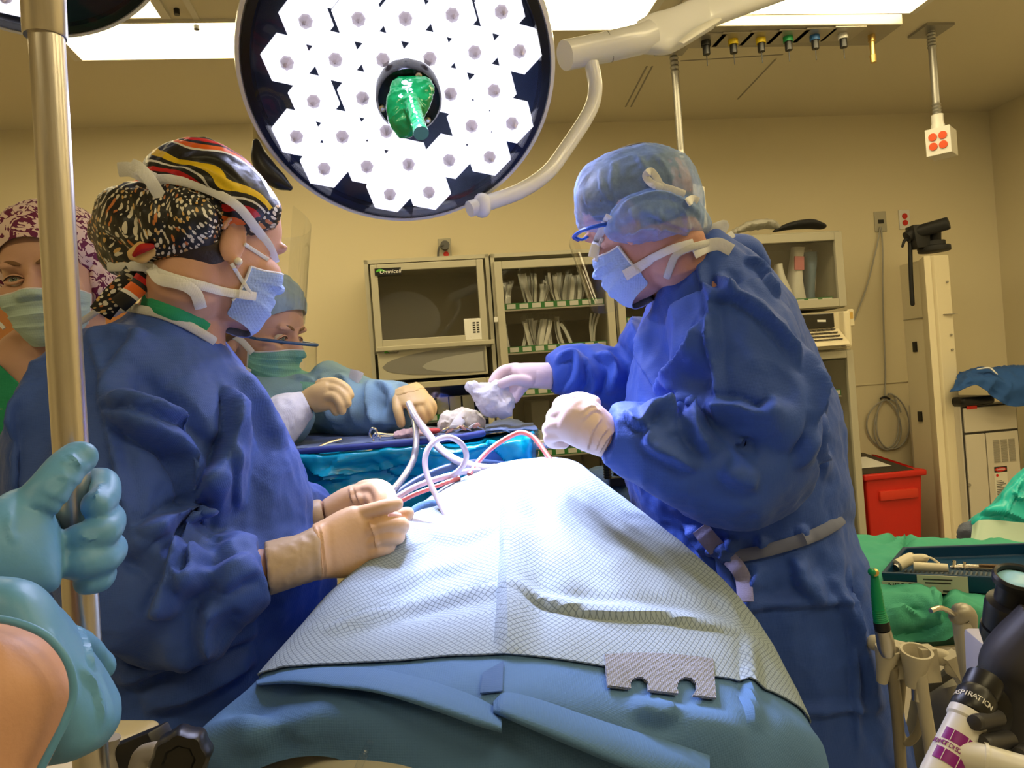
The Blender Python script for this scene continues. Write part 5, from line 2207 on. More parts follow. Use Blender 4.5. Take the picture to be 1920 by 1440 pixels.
# ------------------------------------------------------------------ right surgeon (blue bouffant)
HM = hframe(P(1199, 411, 1.27), 140, 20)
rs_ = person('right surgeon in a royal blue gown and blue bouffant cap bending over the drape', V3((0.38, 1.34, 0)))
TS = [(1254, 484, 1338, 438, 1.30, .080), (1230, 545, 1402, 484, 1.31, .125), (1208, 610, 1462, 545, 1.33, .16), (1188, 690, 1516, 650, 1.34, .17), (1172, 770, 1556, 750, 1.35, .18), (1166, 860, 1572, 860, 1.35, .18),
      (1188, 945, 1580, 950, 1.34, .17), (1212, 1000, 1582, 992, 1.34, .165), (1228, 1080, 1612, 1075, 1.34, .175), (1240, 1200, 1642, 1195, 1.34, .185), (1250, 1330, 1672, 1330, 1.34, .19), (1255, 1460, 1702, 1460, 1.34, .195), (1300, 1900, 1780, 1900, 1.34, .2), (1320, 2100, 1800, 2100, 1.34, .2)]
UA = [(1345, 570, 1.22), (1372, 660, 1.19), (1395, 760, 1.17), (1408, 850, 1.155), (1372, 885, 1.145), (1310, 868, 1.135), (1240, 842, 1.13), (1180, 823, 1.13), (1142, 815, 1.13)]
UR = [.085, .098, .102, .094, .086, .074, .064, .056, .044]
FA = [(1250, 640, 1.50), (1210, 690, 1.53), (1160, 712, 1.53), (1110, 703, 1.52), (1065, 698, 1.51), (1034, 703, 1.505)]
FR = [.085, .075, .064, .057, .052, .036]
b = MB()
head_pieces(b, HM)
b.tube([HM @ V3((0, -.03, -.03)), HM @ V3((0, -.035, -.08)), P(1258, 498, 1.31), P(1310, 570, 1.33)], [.054, .052, .053, .06], 24, 16)
b.loft(lin(TS[2:], .72), 40, 40)
b.tube(PL(UA), [r * .55 for r in UR], 18, 50, round_=True)
b.tube(PL(FA), [r * .55 for r in FR], 18, 40, round_=True)
me = union(b, .0036, 3)
head_finish(me, HM)
hb = bvh(me)
body = link('body', me, SKIN3, rs_)
b = MB()
b.loft(TS, 90, 56)
b.tube(PL(UA), UR, 28, 70)
b.tube(PL(FA), FR, 24, 50)
me = union(b, .0044, 5)
rough(me, .014, 4.5, (1, 1, .6), seed=11)
RSF = [
    ([(1308, 480), (1315, 530), (1328, 560), (1330, 640), (1342, 740), (1345, 800)], .008, .010, .35),
    ([(1328, 562), (1370, 558), (1420, 590), (1470, 640), (1500, 700)], .014, .020, .4),
    ([(1395, 485), (1420, 500), (1437, 530), (1460, 560)], .010, .012, .4),
    ([(1340, 515), (1355, 540), (1375, 558)], .010, .012, .5),
    ([(1320, 590), (1300, 650), (1262, 710), (1268, 760)], .018, .026, .4),
    ([(1215, 590), (1205, 670), (1240, 730), (1250, 790)], .010, .022, .5),
    ([(1265, 715), (1290, 750), (1275, 770)], .014, .02, .5),
    ([(1452, 740), (1430, 775), (1380, 760), (1320, 755)], .020, .026, .35),
    ([(1318, 758), (1292, 780), (1305, 820), (1338, 858)], .016, .026, .45),
    ([(1352, 878), (1385, 902), (1420, 910)], .010, .024, .6),
    ([(1168, 770), (1200, 800), (1230, 770), (1270, 782)], .014, .016, .4),
    ([(1222, 790), (1215, 830), (1260, 860), (1310, 880)], .012, .018, .5),
    ([(1470, 850), (1500, 780), (1510, 700)], .014, .03, .5),
    ([(1500, 640), (1510, 760), (1500, 880)], .016, .028, .4),
    ([(1540, 700), (1530, 800), (1545, 900)], .010, .02, .5),
    ([(1285, 985), (1300, 1010), (1320, 1042)], .010, .022, .4),
    ([(1368, 1006), (1366, 1022), (1372, 1040)], .008, .014, .6),
    ([(1425, 1004), (1424, 1016), (1430, 1030)], .007, .013, .6),
    ([(1500, 985), (1500, 998), (1506, 1010)], .007, .013, .6),
    ([(1425, 1060), (1400, 1120), (1380, 1190)], .010, .022, .5),
    ([(1490, 1045), (1500, 1090), (1540, 1130)], .012, .022, .5),
    ([(1380, 1142), (1450, 1135), (1530, 1132), (1600, 1125)], .006, .012, .5),
    ([(1595, 1060), (1596, 1130), (1600, 1300), (1610, 1420)], .006, .010, .6),
    ([(1440, 1350), (1530, 1335), (1640, 1330)], .006, .012, .5),
    ([(1560, 1080), (1610, 1210), (1640, 1340)], .010, .02, .5),
    ([(1040, 680), (1075, 665), (1080, 700), (1060, 735)], .010, .014, .5),
    ([(1120, 660), (1150, 690), (1140, 740)], .012, .018, .5),
    ([(1095, 665), (1110, 720), (1090, 745)], .008, .014, .5),
]
folds(me, [(p, a * 1.25, w, k) for p, a, w, k in RSF])
rough(me, .008, 11, (1, 1, .7), seed=7)
me = relax(me, 1, .35)
rough(me, .004, 16, seed=12)
gown = link('gown', me, GOWN2, rs_, auto=0)
# belt and knotted ties
lay('belt_tie', [wb(gown)], [(1372, 1044), (1420, 1036), (1480, 1020), (1530, 1002), (1563, 984), (1578, 972)], .019, mat('belt_grey', (.16, .18, .30), .7), gown, 60, .0025, .004)
KN = clothmat('tie_violet', (.26, .25, .42), 500)
b = MB()
b.tube(onto([wb(gown)], [(1328, 1036), (1350, 1032), (1364, 1042), (1384, 1048)], .004), [.006, .015, .014, .005], 14, 20, round_=True)
me = union(b, .003, 2)
rough(me, .006, 50, seed=3)
link('belt_knot', me, GOWN, gown)
lay('tie_end', [wb(gown)], [(1312, 990), (1326, 1008), (1345, 1030)], .028, KN, gown, 24, .002, .012)
lay('tie_end', [wb(gown)], [(1368, 1048), (1384, 1066), (1394, 1088), (1398, 1128)], .024, KN, gown, 30, .002, .012)
lay('tie_end', [wb(gown)], [(1352, 1046), (1360, 1085), (1376, 1120), (1386, 1140)], .020, GOWN, gown, 30, .002, .008)
# hair under the bouffant
b = MB(HM)
b.ell((0, -.0085, .034), (.0775, .0975, .0865))
b.ell((0.0, -.050, -.018), (.068, .046, .046))
b.build('hair', HAIRD, rs_)
# bouffant: thin see-through cloth
NET = bpy.data.materials.new('bouffant_cloth')
NET.use_nodes = True
nt = NET.node_tree
bs = nt.nodes['Principled BSDF']
bs.inputs['Base Color'].default_value = (.30, .48, .90, 1)
bs.inputs['Roughness'].default_value = .7
tc = nt.nodes.new('ShaderNodeTexCoord')
nz = nt.nodes.new('ShaderNodeTexNoise')
nz.inputs['Scale'].default_value = 40
nz.inputs['Detail'].default_value = 8
nz.inputs['Roughness'].default_value = .7
nt.links.new(tc.outputs['Object'], nz.inputs['Vector'])
mr = nt.nodes.new('ShaderNodeMapRange')
mr.inputs[1].default_value, mr.inputs[2].default_value = .3, .7
mr.inputs[3].default_value, mr.inputs[4].default_value = .34, .62
nt.links.new(nz.outputs['Fac'], mr.inputs[0])
nt.links.new(mr.outputs[0], bs.inputs['Alpha'])
b = MB()
b.loft([(1080, 396, 1090, 430, 1.28, .06), (1079, 352, 1116, 440, 1.275, .095), (1104, 313, 1160, 450, 1.27, .106), (1160, 286, 1200, 456, 1.265, .110), (1220, 276, 1238, 460, 1.265, .114), (1272, 290, 1272, 460, 1.27, .114), (1302, 320, 1298, 454, 1.28, .104), (1318, 366, 1312, 440, 1.285, .076)], 60, 48, dome=(.006, .006))
me = union(b, .0035, 4)
RCF = [([(1122, 318), (1130, 360), (1160, 395)], .004, .006, .6), ([(1190, 288), (1215, 330), (1240, 370)], .004, .006, .6), ([(1150, 300), (1145, 340), (1150, 380)], .003, .006, .6),
       ([(1225, 290), (1250, 320), (1265, 360)], .003, .006, .6), ([(1095, 360), (1110, 400), (1140, 415)], .003, .006, .6), ([(1090, 400), (1140, 400), (1160, 390)], .003, .006, .6)]
folds(me, RCF)
rough(me, .005, 24, seed=13)
capo = link('bouffant_cap', me, NET, rs_, auto=0)
b = MB()
b.loft([(1135, 428, 1146, 448, 1.20, .02), (1148, 396, 1160, 452, 1.20, .045), (1185, 368, 1190, 456, 1.20, .065), (1230, 358, 1232, 456, 1.205, .075), (1275, 366, 1268, 458, 1.22, .078), (1312, 386, 1300, 462, 1.24, .066), (1332, 416, 1316, 460, 1.26, .045)], 50, 40, dome=(.004, .006))
me = union(b, .0035, 3)
folds(me, [([(1150, 410), (1200, 372), (1260, 372), (1310, 400)], .006, .010, .5), ([(1160, 440), (1220, 425), (1290, 440)], .005, .008, .5), ([(1232, 390), (1235, 420), (1228, 448)], .004, .006, .5),
           ([(1270, 380), (1285, 410), (1280, 445)], .004, .006, .5), ([(1180, 390), (1190, 420), (1180, 450)], .004, .006, .5), ([(1205, 395), (1260, 420), (1310, 430)], .004, .007, .5)])
rough(me, .006, 30, seed=14)
gat = link('bouffant_gathering', me, NET, capo, auto=0)
mk, GG = mask_part(hb, HM, MASKB, rs_, puff=.012)
TR = [wb(body), wb(gown), wb(capo), wb(gat), wb(mk)]
lay('mask_tie', TR, [(1110, 482), (1117, 458), (1128, 432), (1144, 404)], .013, WHITEC, mk, 36)
lay('mask_tie', TR, [(1117, 490), (1122, 466), (1130, 446)], .006, WHITEC, mk, 24)
lay('mask_tie', TR, [(1170, 514), (1195, 500), (1225, 483), (1262, 466), (1300, 455)], .0125, WHITEC, mk, 40)
lay('mask_tie', TR, [(1174, 522), (1200, 505), (1222, 490)], .008, WHITEC, mk, 24)
tl = [(p[0], p[1]) for p in ((1242, 352), (1222, 344), (1211, 330), (1220, 321), (1230, 332), (1240, 348), (1262, 356), (1284, 364))]
lay('mask_tie', TR, tl, .011, WHITEC, mk, 60, off=.006)
lay('mask_tie', TR, [(1288, 380), (1298, 374), (1308, 378)], .013, WHITEC, mk, 14, off=.006)
# collar binding and back ties
lay('collar_binding', TR, [(1250, 520), (1258, 498), (1268, 478), (1290, 466), (1330, 455)], .012, BIND, gown, 34, .003, .005)
strap('neck_tie', [(1308, 446, 1.27), (1330, 432, 1.25), (1358, 421, 1.25), (1352, 436, 1.25)], .015, WHITEC, gown, 20)
lay('neck_tie', TR, [(1300, 474), (1325, 462), (1348, 458), (1372, 470)], .020, WHITEC, gown, 24, off=.006)
strap('neck_tie', [(1345, 462, 1.26), (1362, 448, 1.255), (1375, 438, 1.26)], .012, WHITEC, gown, 14)
b = MB()
b.tube(PL([(1340, 470, 1.40), (1370, 464, 1.42), (1400, 470, 1.44), (1425, 494, 1.45)]), [.016, .024, .028, .02], 16, 20, round_=True)
b.build('back_collar', GOWN2, gown)
# safety glasses with a clear shield
gl = MB()
gl.tube(PL([(1152, 418, 1.185), (1120, 424, 1.19), (1092, 432, 1.215), (1076, 444, 1.25), (1084, 450, 1.29)]), .0032, 10, 30)
gl.tube(PL([(1076, 444, 1.25), (1090, 449, 1.24), (1102, 444, 1.23)]), .0024, 10, 16)
fr_ = gl.build('glasses_frame', GLASSB, rs_)
sh = []
for i in range(12):
    v = i / 11
    row = []
    for j in range(13):
        ph = -1.0 + 2.0 * j / 12
        row.append(HM @ V3((.098 * math.sin(ph), .008 + .122 * math.cos(ph) + .006 * v, .012 - .118 * v * (1 - .12 * ph * ph))))
    sh.append(row)
b = MB()
b.grid(sh)
b.build('face_shield', SHIELD, rs_, solid=.0006)
# gloves
glove('glove', LATEXW, rs_,
      [(1160, 790, 1128, 858, 1.13, .034), (1122, 756, 1094, 846, 1.12, .035), (1092, 740, 1064, 832, 1.115, .034), (1070, 742, 1045, 820, 1.115, .030), (1055, 752, 1036, 806, 1.118, .022)],
      [([(1075, 754, 1.105), (1054, 758, 1.118), (1052, 768, 1.15), (1070, 775, 1.17)], .0135), ([(1068, 772, 1.10), (1044, 778, 1.115), (1040, 788, 1.15), (1058, 795, 1.17)], .0140),
       ([(1062, 792, 1.10), (1036, 800, 1.115), (1032, 808, 1.15), (1050, 815, 1.17)], .0132), ([(1060, 812, 1.108), (1034, 816, 1.12), (1036, 828, 1.14), (1056, 830, 1.14)], .0118),
       ([(1112, 756, 1.14), (1082, 748, 1.165), (1060, 762, 1.185)], .0125)],
      wr=[([(1090, 790), (1112, 770), (1130, 775)], .002, .006, .5), ([(1085, 778), (1105, 762), (1118, 764)], .002, .006, .5), ([(1100, 845), (1108, 810), (1128, 782)], .004, .008, .5), ([(1115, 845), (1125, 820), (1142, 800)], .003, .006, .5), ([(1122, 850), (1136, 825), (1152, 806)], .003, .006, .5)])
glove('glove', LATEXW, rs_,
      [(1040, 680, 1034, 726, 1.505, .026), (1010, 680, 1004, 728, 1.50, .026), (975, 681, 980, 726, 1.495, .024), (958, 686, 970, 716, 1.495, .017)],
      [([(968, 690, 1.495), (946, 694, 1.49), (932, 704, 1.485), (924, 716, 1.48)], .0112), ([(990, 716, 1.475), (965, 712, 1.455), (945, 718, 1.455), (936, 724, 1.47)], .0112),
       ([(968, 704, 1.50), (950, 714, 1.50), (942, 728, 1.495), (948, 738, 1.49)], .011), ([(975, 716, 1.495), (962, 728, 1.495), (958, 742, 1.49)], .0105), ([(985, 722, 1.49), (974, 736, 1.488), (966, 749, 1.485)], .0095)],
      cuff=[(1042, 678, 1035, 730, 1.507, .028), (1024, 680, 1018, 729, 1.503, .028), (1006, 681, 1000, 728, 1.50, .027)], cuffmat=LATEXW)
# white gauze in the far hand
b = MB()
b.ell(P(925, 748, 1.47), (.034, .030, .034))
b.ell(P(942, 758, 1.47), (.026, .028, .026))
b.ell(P(905, 738, 1.47), (.022, .020, .020))
b.ell(P(938, 730, 1.472), (.018, .018, .018))
b.ell(P(886, 726, 1.47), (.013, .012, .011))
b.tube(PL([(885, 727, 1.47), (898, 740, 1.47)]), .010, 12, round_=True)
b.ell(P(930, 768, 1.468), (.020, .022, .012))
me = union(b, .003, 3)
rough(me, .010, 32, seed=21)
tag(link('gauze_sponge', me, mat('gauze_white', (.80, .78, .80), .9, bump=.3, bscale=300)), 'crumpled white gauze held up in the far hand of the right surgeon', 'gauze')
# ------------------------------------------------------------------ scrub nurse beyond the tray
HM = hframe(P(489, 614, 1.66), -15, 12)
nu = person('scrub nurse in pale blue gown and yellow gloves behind the instrument tray', V3((-0.45, 1.75, 0)))
TS = [(455, 700, 545, 705, 1.68, .06), (430, 715, 600, 700, 1.69, .09), (415, 745, 650, 735, 1.70, .12), (400, 800, 640, 800, 1.74, .12), (390, 900, 610, 900, 1.80, .11), (390, 1000, 600, 1000, 1.82, .11), (400, 1500, 620, 1500, 1.84, .12), (410, 1730, 630, 1730, 1.84, .13)]
LA = [(600, 740, 1.70), (640, 752, 1.68), (680, 768, 1.64), (715, 768, 1.60), (748, 750, 1.565), (762, 738, 1.55)]
LRD = [.080, .078, .074, .068, .052, .034]
RA = [(440, 750, 1.66), (470, 800, 1.60), (520, 800, 1.54), (550, 780, 1.52), (570, 762, 1.51)]
RRD = [.07, .07, .055, .045, .030]
b = MB()
head_pieces(b, HM)
b.tube([HM @ V3((0, -.03, -.03)), HM @ V3((0, -.03, -.09)), P(492, 705, 1.68), P(495, 740, 1.70)], [.052, .052, .056, .08], 24, 16)
b.loft(lin(TS[1:], .82), 40, 40)
b.tube(PL(LA), [r * .55 for r in LRD], 16, 40, round_=True)
b.tube(PL(RA), [r * .55 for r in RRD], 16, 40, round_=True)
me = union(b, .005, 4)
head_finish(me, HM)
hb = bvh(me)
link('body', me, SKIN2, nu)
eyes(HM, nu, SKIN2, (0.1, .95, -.3))
b = MB()
b.loft(TS, 60, 48)
b.tube(PL(LA), LRD, 24, 50)
b.tube(PL(RA), RRD, 24, 40)
me = union(b, .006, 4)
rough(me, .010, 6, seed=31)
folds(me, [([(630, 700), (660, 740), (668, 800)], .014, .016, .4), ([(690, 712), (690, 760), (710, 800)], .012, .018, .4), ([(705, 715), (730, 740), (725, 790)], .012, .016, .4),
           ([(560, 790), (600, 760), (650, 800)], .010, .02, .5), ([(600, 700), (620, 760), (630, 810)], .010, .02, .5), ([(545, 705), (590, 720), (640, 760)], .008, .016, .5), ([(690, 780), (740, 790), (770, 770)], .010, .016, .5)])
gown = link('gown', me, NGOWN, nu, auto=0)
strap('shoulder_seam', [(655, 705, 1.60), (668, 708, 1.59), (676, 712, 1.585)], .03, WHITEC, gown, 14)
# white cuff seen beside the blue shoulder
b = MB()
b.tube(PL([(578, 756, 1.50), (560, 764, 1.495), (538, 778, 1.485), (512, 800, 1.475)]), [.026, .034, .044, .050], 28, 16)
me = union(b, .004, 2)
rough(me, .006, 25, seed=5)
link('sleeve_cuff', me, WHITEC, gown)
b = MB()
b.tube([HM @ V3((-.05, .035, -.12)), HM @ V3((.0, .06, -.135)), HM @ V3((.055, .03, -.125))], .012, 10, 16, flat=(2.2, .5), up=(0, 0, 1))
b.build('scrub_collar', GREENS, nu)
# bouffant cap with its gather behind the neck
NCAP = mat('cap_pale_blue', (.32, .46, .56), .75, bump=.6, bscale=90)
b = MB(HM)
b.ell((0, -.014, .050), (.088, .106, .080), seg=36, ring=20)
b.ell((0, -.10, .0), (.068, .05, .06))
b.ell((0, -.115, -.075), (.055, .045, .055))
b.xf = None
me = union(b, .004, 3)
Mi = HM.inverted()
bm = bmesh.new()
bm.from_mesh(me)
bmesh.ops.bisect_plane(bm, geom=bm.verts[:] + bm.edges[:] + bm.faces[:], plane_co=HM @ V3((0, .086, .046)), plane_no=(HM.to_3x3() @ V3((0, .52, -.85))), clear_outer=True)
bm.to_mesh(me)
bm.free()
rough(me, .007, 28, seed=32)
link('bouffant_cap', me, NCAP, nu, solid=.001)
b = MB(HM)
b.ell((.02, -.105, -.045), (.055, .045, .060))
me = union(b, .004, 2)
rough(me, .009, 26, seed=33)
link('cap_gather', me, NCAP, nu, auto=0)
b = MB(HM)
for s in (-1, 1):
    b.tube([V3((s * .070, .045, .035)), V3((s * .078, .015, .005)), V3((s * .080, -.02, -.02)), V3((s * .070, -.05, -.045))], [.006, .013, .014, .008], 12, 20, round_=True)
b.build('hair', HAIRB, nu)
mk, GG = mask_part(hb, HM, MASKG, nu, topc=-.036, tops=-.050)
for s in (-1, 1):
    b = MB()
    b.tube([HM @ V3((s * .074, .035, -.052)), HM @ V3((s * .080, .010, -.030)), HM @ V3((s * .083, -.02, -.018))], .0045, 8, 16, flat=(1.6, .4), up=(HM.to_3x3() @ V3((s, 0, 0))))
    b.tube([HM @ V3((s * .066, .030, -.095)), HM @ V3((s * .072, 0, -.085)), HM @ V3((s * .074, -.03, -.075))], .005, 8, 16, flat=(1.6, .4), up=(HM.to_3x3() @ V3((s, 0, 0))))
    b.build('ear_loop', WHITEC, mk)
b = MB()
pts = [HM @ V3((.086 * math.sin(q), .008 + .122 * math.cos(q), -.022)) for q in [(-1.25 + 2.5 * k / 16) for k in range(17)]]
b.tube(pts, .0034, 10, 40)
b.tube([HM @ V3((.0815, .045, -.022)), HM @ V3((.082, -.005, -.018))], .003, 8)
b.tube([HM @ V3((-.0815, .045, -.022)), HM @ V3((-.082, -.005, -.018))], .003, 8)
b.build('glasses_frame', mat('slate_blue_frame', (.03, .10, .28), .3), nu)
sh = [[HM @ V3((.086 * math.sin(q), .008 + (.122 + .01 * v) * math.cos(q), -.022 - .075 * v)) for q in [(-1.15 + 2.3 * k / 16) for k in range(17)]] for v in [i / 8 for i in range(9)]]
b = MB()
b.grid(sh)
b.build('face_shield', SHIELD, nu, solid=.0006)
glove('glove', LATEXY, nu,
      [(560, 738, 590, 774, 1.505, .024), (585, 722, 606, 772, 1.495, .024), (608, 714, 620, 766, 1.49, .022), (618, 716, 626, 758, 1.488, .016)],
      [([(606, 718, 1.495), (630, 718, 1.485), (648, 728, 1.475), (656, 741, 1.47)], .0105), ([(610, 728, 1.485), (632, 731, 1.475), (647, 744, 1.465), (651, 756, 1.462)], .0108),
       ([(608, 744, 1.48), (628, 744, 1.468), (639, 757, 1.46), (641, 770, 1.46)], .0106), ([(604, 760, 1.485), (622, 761, 1.475), (630, 772, 1.468)], .0102), ([(600, 720, 1.51), (625, 716, 1.51), (642, 724, 1.505)], .0105)])
glove('glove', LATEXY, nu,
      [(728, 738, 786, 720, 1.545, .026), (734, 752, 800, 732, 1.53, .028), (748, 762, 808, 748, 1.515, .026), (762, 766, 808, 760, 1.51, .018)],
      [([(744, 748, 1.52), (746, 768, 1.50), (750, 784, 1.495), (752, 794, 1.495)], .0108), ([(770, 758, 1.505), (776, 776, 1.495), (782, 790, 1.50), (784, 800, 1.51)], .0108),
       ([(782, 756, 1.505), (790, 774, 1.495), (795, 788, 1.50)], .0108), ([(794, 752, 1.508), (802, 768, 1.50), (805, 782, 1.505)], .0106), ([(802, 748, 1.515), (811, 760, 1.508), (811, 773, 1.51)], .0098)],
      cuff=[(724, 736, 782, 716, 1.552, .029), (730, 744, 792, 724, 1.54, .030), (734, 748, 797, 728, 1.534, .028)], cuffmat=LATEXY)

# ------------------------------------------------------------------ woman at the far left, paisley cap, half behind the pole
HM = hframe(P(99, 512, 1.34), -82, 2, -3)
lw = person('woman in a maroon paisley cap and pale mask, half hidden by the pole', V3((-0.78, 1.36, 0)))
TS = [(40, 670, 150, 670, 1.37, .06), (-90, 676, 205, 684, 1.38, .10), (-110, 790, 250, 770, 1.38, .11), (-130, 900, 255, 900, 1.39, .12), (-120, 1200, 250, 1200, 1.39, .12), (-100, 1800, 270, 1800, 1.40, .14), (-100, 2050, 270, 2050, 1.40, .14)]
b = MB()
head_pieces(b, HM)
b.tube([HM @ V3((0, -.03, -.03)), HM @ V3((0, -.03, -.10)), P(72, 690, 1.37), P(70, 740, 1.38)], [.056, .060, .078, .12], 24, 16)
b.loft(lin(TS[1:], .9), 40, 40)
me = union(b, .005, 4)
head_finish(me, HM)
hb = bvh(me)
link('body', me, SKIN2, lw)
eyes(HM, lw, SKIN2, (-.05, .97, .12))
b = MB()
b.loft(TS[1:], 50, 48)
AR_ = [(-95, 790, 1.38), (-120, 950, 1.37), (-110, 1100, 1.34)]
b.tube(PL(AR_), [.07, .07, .06], 20, 24, round_=True)
me = union(b, .006, 4)
rough(me, .012, 6, seed=41)
# V neck: cut the cloth back below the throat
bm = bmesh.new()
bm.from_mesh(me)
for (xa, ya), (xb, yb) in (((95, 775), (-200, 495)), ((95, 775), (390, 495))):
    va, vb = (P(xa, ya, 1) - CAM), (P(xb, yb, 1) - CAM)
    bmesh.ops.bisect_plane(bm, geom=bm.verts[:] + bm.edges[:] + bm.faces[:], plane_co=CAM, plane_no=va.cross(vb).normalized())
dl_ = []
for f in bm.faces:
    q = f.calc_center_median() - CAM
    x, y = 960 + FPX * q.dot(CR) / q.y, 720 - FPX * q.dot(CU) / q.y
    if y < 775 - abs(x - 95) * .949 and q.y < 1.40:
        dl_.append(f)
bmesh.ops.delete(bm, geom=dl_, context='FACES')
bm.to_mesh(me)
bm.free()
link('scrub_top', me, GREENS, lw, solid=.002, auto=0)


def paisley():
    mt = bpy.data.materials.new('paisley_cloth')
    mt.use_nodes = True
    nt = mt.node_tree
    bs = nt.nodes['Principled BSDF']
    bs.inputs['Roughness'].default_value = .8
    tc = nt.nodes.new('ShaderNodeTexCoord')
    n = nt.nodes.new('ShaderNodeTexNoise')
    n.inputs['Scale'].default_value = 24
    n.inputs['Detail'].default_value = 2
    n.inputs['Distortion'].default_value = 2.2
    nt.links.new(tc.outputs['Object'], n.inputs['Vector'])
    m1 = nt.nodes.new('ShaderNodeMath')
    m1.operation = 'MULTIPLY'
    m1.inputs[1].default_value = 26
    nt.links.new(n.outputs['Fac'], m1.inputs[0])
    m2 = nt.nodes.new('ShaderNodeMath')
    m2.operation = 'SINE'
    nt.links.new(m1.outputs[0], m2.inputs[0])
    v = nt.nodes.new('ShaderNodeTexVoronoi')
    v.inputs['Scale'].default_value = 70
    nt.links.new(tc.outputs['Object'], v.inputs['Vector'])
    m3 = nt.nodes.new('ShaderNodeMath')
    m3.operation = 'MULTIPLY_ADD'
    m3.inputs[1].default_value = -2.2
    nt.links.new(v.outputs['Distance'], m3.inputs[0])
    nt.links.new(m2.outputs[0], m3.inputs[2])
    m4 = nt.nodes.new('ShaderNodeMath')
    m4.operation = 'GREATER_THAN'
    m4.inputs[1].default_value = -.80
    nt.links.new(m3.outputs[0], m4.inputs[0])
    mx = nt.nodes.new('ShaderNodeMix')
    mx.data_type = 'RGBA'
    mx.inputs[6].default_value = (.86, .66, .62, 1)
    mx.inputs[7].default_value = (.16, .015, .075, 1)
    nt.links.new(m4.outputs[0], mx.inputs[0])
    nt.links.new(mx.outputs[2], bs.inputs['Base Color'])
    return mt


PAIS = paisley()
b = MB(HM)
b.ell((0, -.012, .046), (.090, .108, .082), seg=40, ring=22)
b.xf = None
me = union(b, .0035, 3)
bm = bmesh.new()
bm.from_mesh(me)
bmesh.ops.bisect_plane(bm, geom=bm.verts[:] + bm.edges[:] + bm.faces[:], plane_co=HM @ V3((0, .086, .040)), plane_no=(HM.to_3x3() @ V3((0, .62, -.78))), clear_outer=True)
bm.to_mesh(me)
bm.free()
rough(me, .006, 20, seed=42)
cap = link('surgical_cap', me, PAIS, lw, solid=.001)
for sx in (-1, 1):
    b = MB(HM)
    b.ell((sx * .072, -.035, -.010), (.026, .055, .072))
    b.xf = None
    me = union(b, .004, 2)
    rough(me, .010, 30, seed=44 + sx)
    link('cap_gather', me, PAIS, cap, auto=0)
lay('cap_tag', [wb(cap)], [(4, 506), (14, 503)], .014, PAPER, cap, 6, .001)
mk, GG = mask_part(hb, HM, MASKW, lw, topc=-.038, tops=-.046, side=1.05)
strap('ear_loop', [(-8, 560, 1.27), (4, 564, 1.262), (20, 572, 1.258)], .006, WHITEC, mk, 14)
strap('ear_loop', [(-14, 600, 1.28), (-2, 606, 1.272), (8, 616, 1.268)], .006, WHITEC, mk, 14)

# ------------------------------------------------------------------ steel pole with collar
pl = thing('pole', 'upright scuffed steel pole on the left gripped by the light blue gloved hand', 'pole', P(180, 1500, .62))
PST = mat('scuffed_steel', (.58, .54, .50), .28, .95, bump=.25, bscale=90, var=.45, vscale=70)
nt = PST.node_tree
for nd in list(nt.nodes):
    if nd.type == 'TEX_NOISE':
        mp = nt.nodes.new('ShaderNodeMapping')
        mp.inputs['Scale'].default_value = (1, 1, .06)
        src_ = nd.inputs['Vector'].links[0].from_socket
        nt.links.new(src_, mp.inputs[0])
        nt.links.new(mp.outputs[0], nd.inputs['Vector'])
d = .60
b = MB()
b.tube(PL([(84, 12, d), (92, 140, d), (108, 420, d), (124, 700, d), (140, 950, d), (150, 1100, d), (175, 1500, d)]), .0128, 32, 30)
b.build('shaft', PST, pl)
b = MB()
b.lathe([(.0150, -.02), (.0158, -.018), (.0158, .16), (.0135, .16)], 32, P(82.5, 22, d), (P(78, -100, d) - P(84, 22, d)))
b.build('collar', PST, pl)
b = MB()
b.tube(PL([(180, 1500, d), (255, 2650, d)]), .02, 20)
b.build('lower_tube', PST, pl)
b = MB()
pb_ = P(255, 2650, d)
b.lathe([(.16, 0), (.16, .03), (.03, .05), (.03, pb_.z + .05)], 32, V3((pb_.x, pb_.y, 0)))
b.build('foot', DSTEEL, pl)

# ------------------------------------------------------------------ assistant whose gloved hands hold the pole (only arms in view)
asn = person('assistant out of view at lower left, only bare forearm and light blue gloved hands showing', P(-150, 1300, .50))
b = MB()
A1 = [(-60, 1060, .505), (-110, 1120, .49), (-200, 1220, .46), (-330, 1330, .42)]
b.tube(PL(A1), [.016, .022, .034, .042], 24, 40, round_=True)
b.loft([(-90, 1172, 30, 1176, .385, .016), (-125, 1192, 86, 1204, .382, .030), (-145, 1240, 120, 1256, .378, .038), (-150, 1310, 122, 1306, .372, .040), (-165, 1400, 80, 1404, .362, .040), (-185, 1480, 34, 1484, .352, .040), (-215, 1600, -20, 1600, .34, .042)], 40, 36, dome=(.004, 0))
b.tube(PL([(-330, 1330, .42), (-420, 1450, .40), (-380, 1600, .37), (-118, 1600, .34)]), [.042, .05, .05, .042], 20, 30, round_=True)
me = union(b, .004, 4)
link('body', me, SKIN, asn)
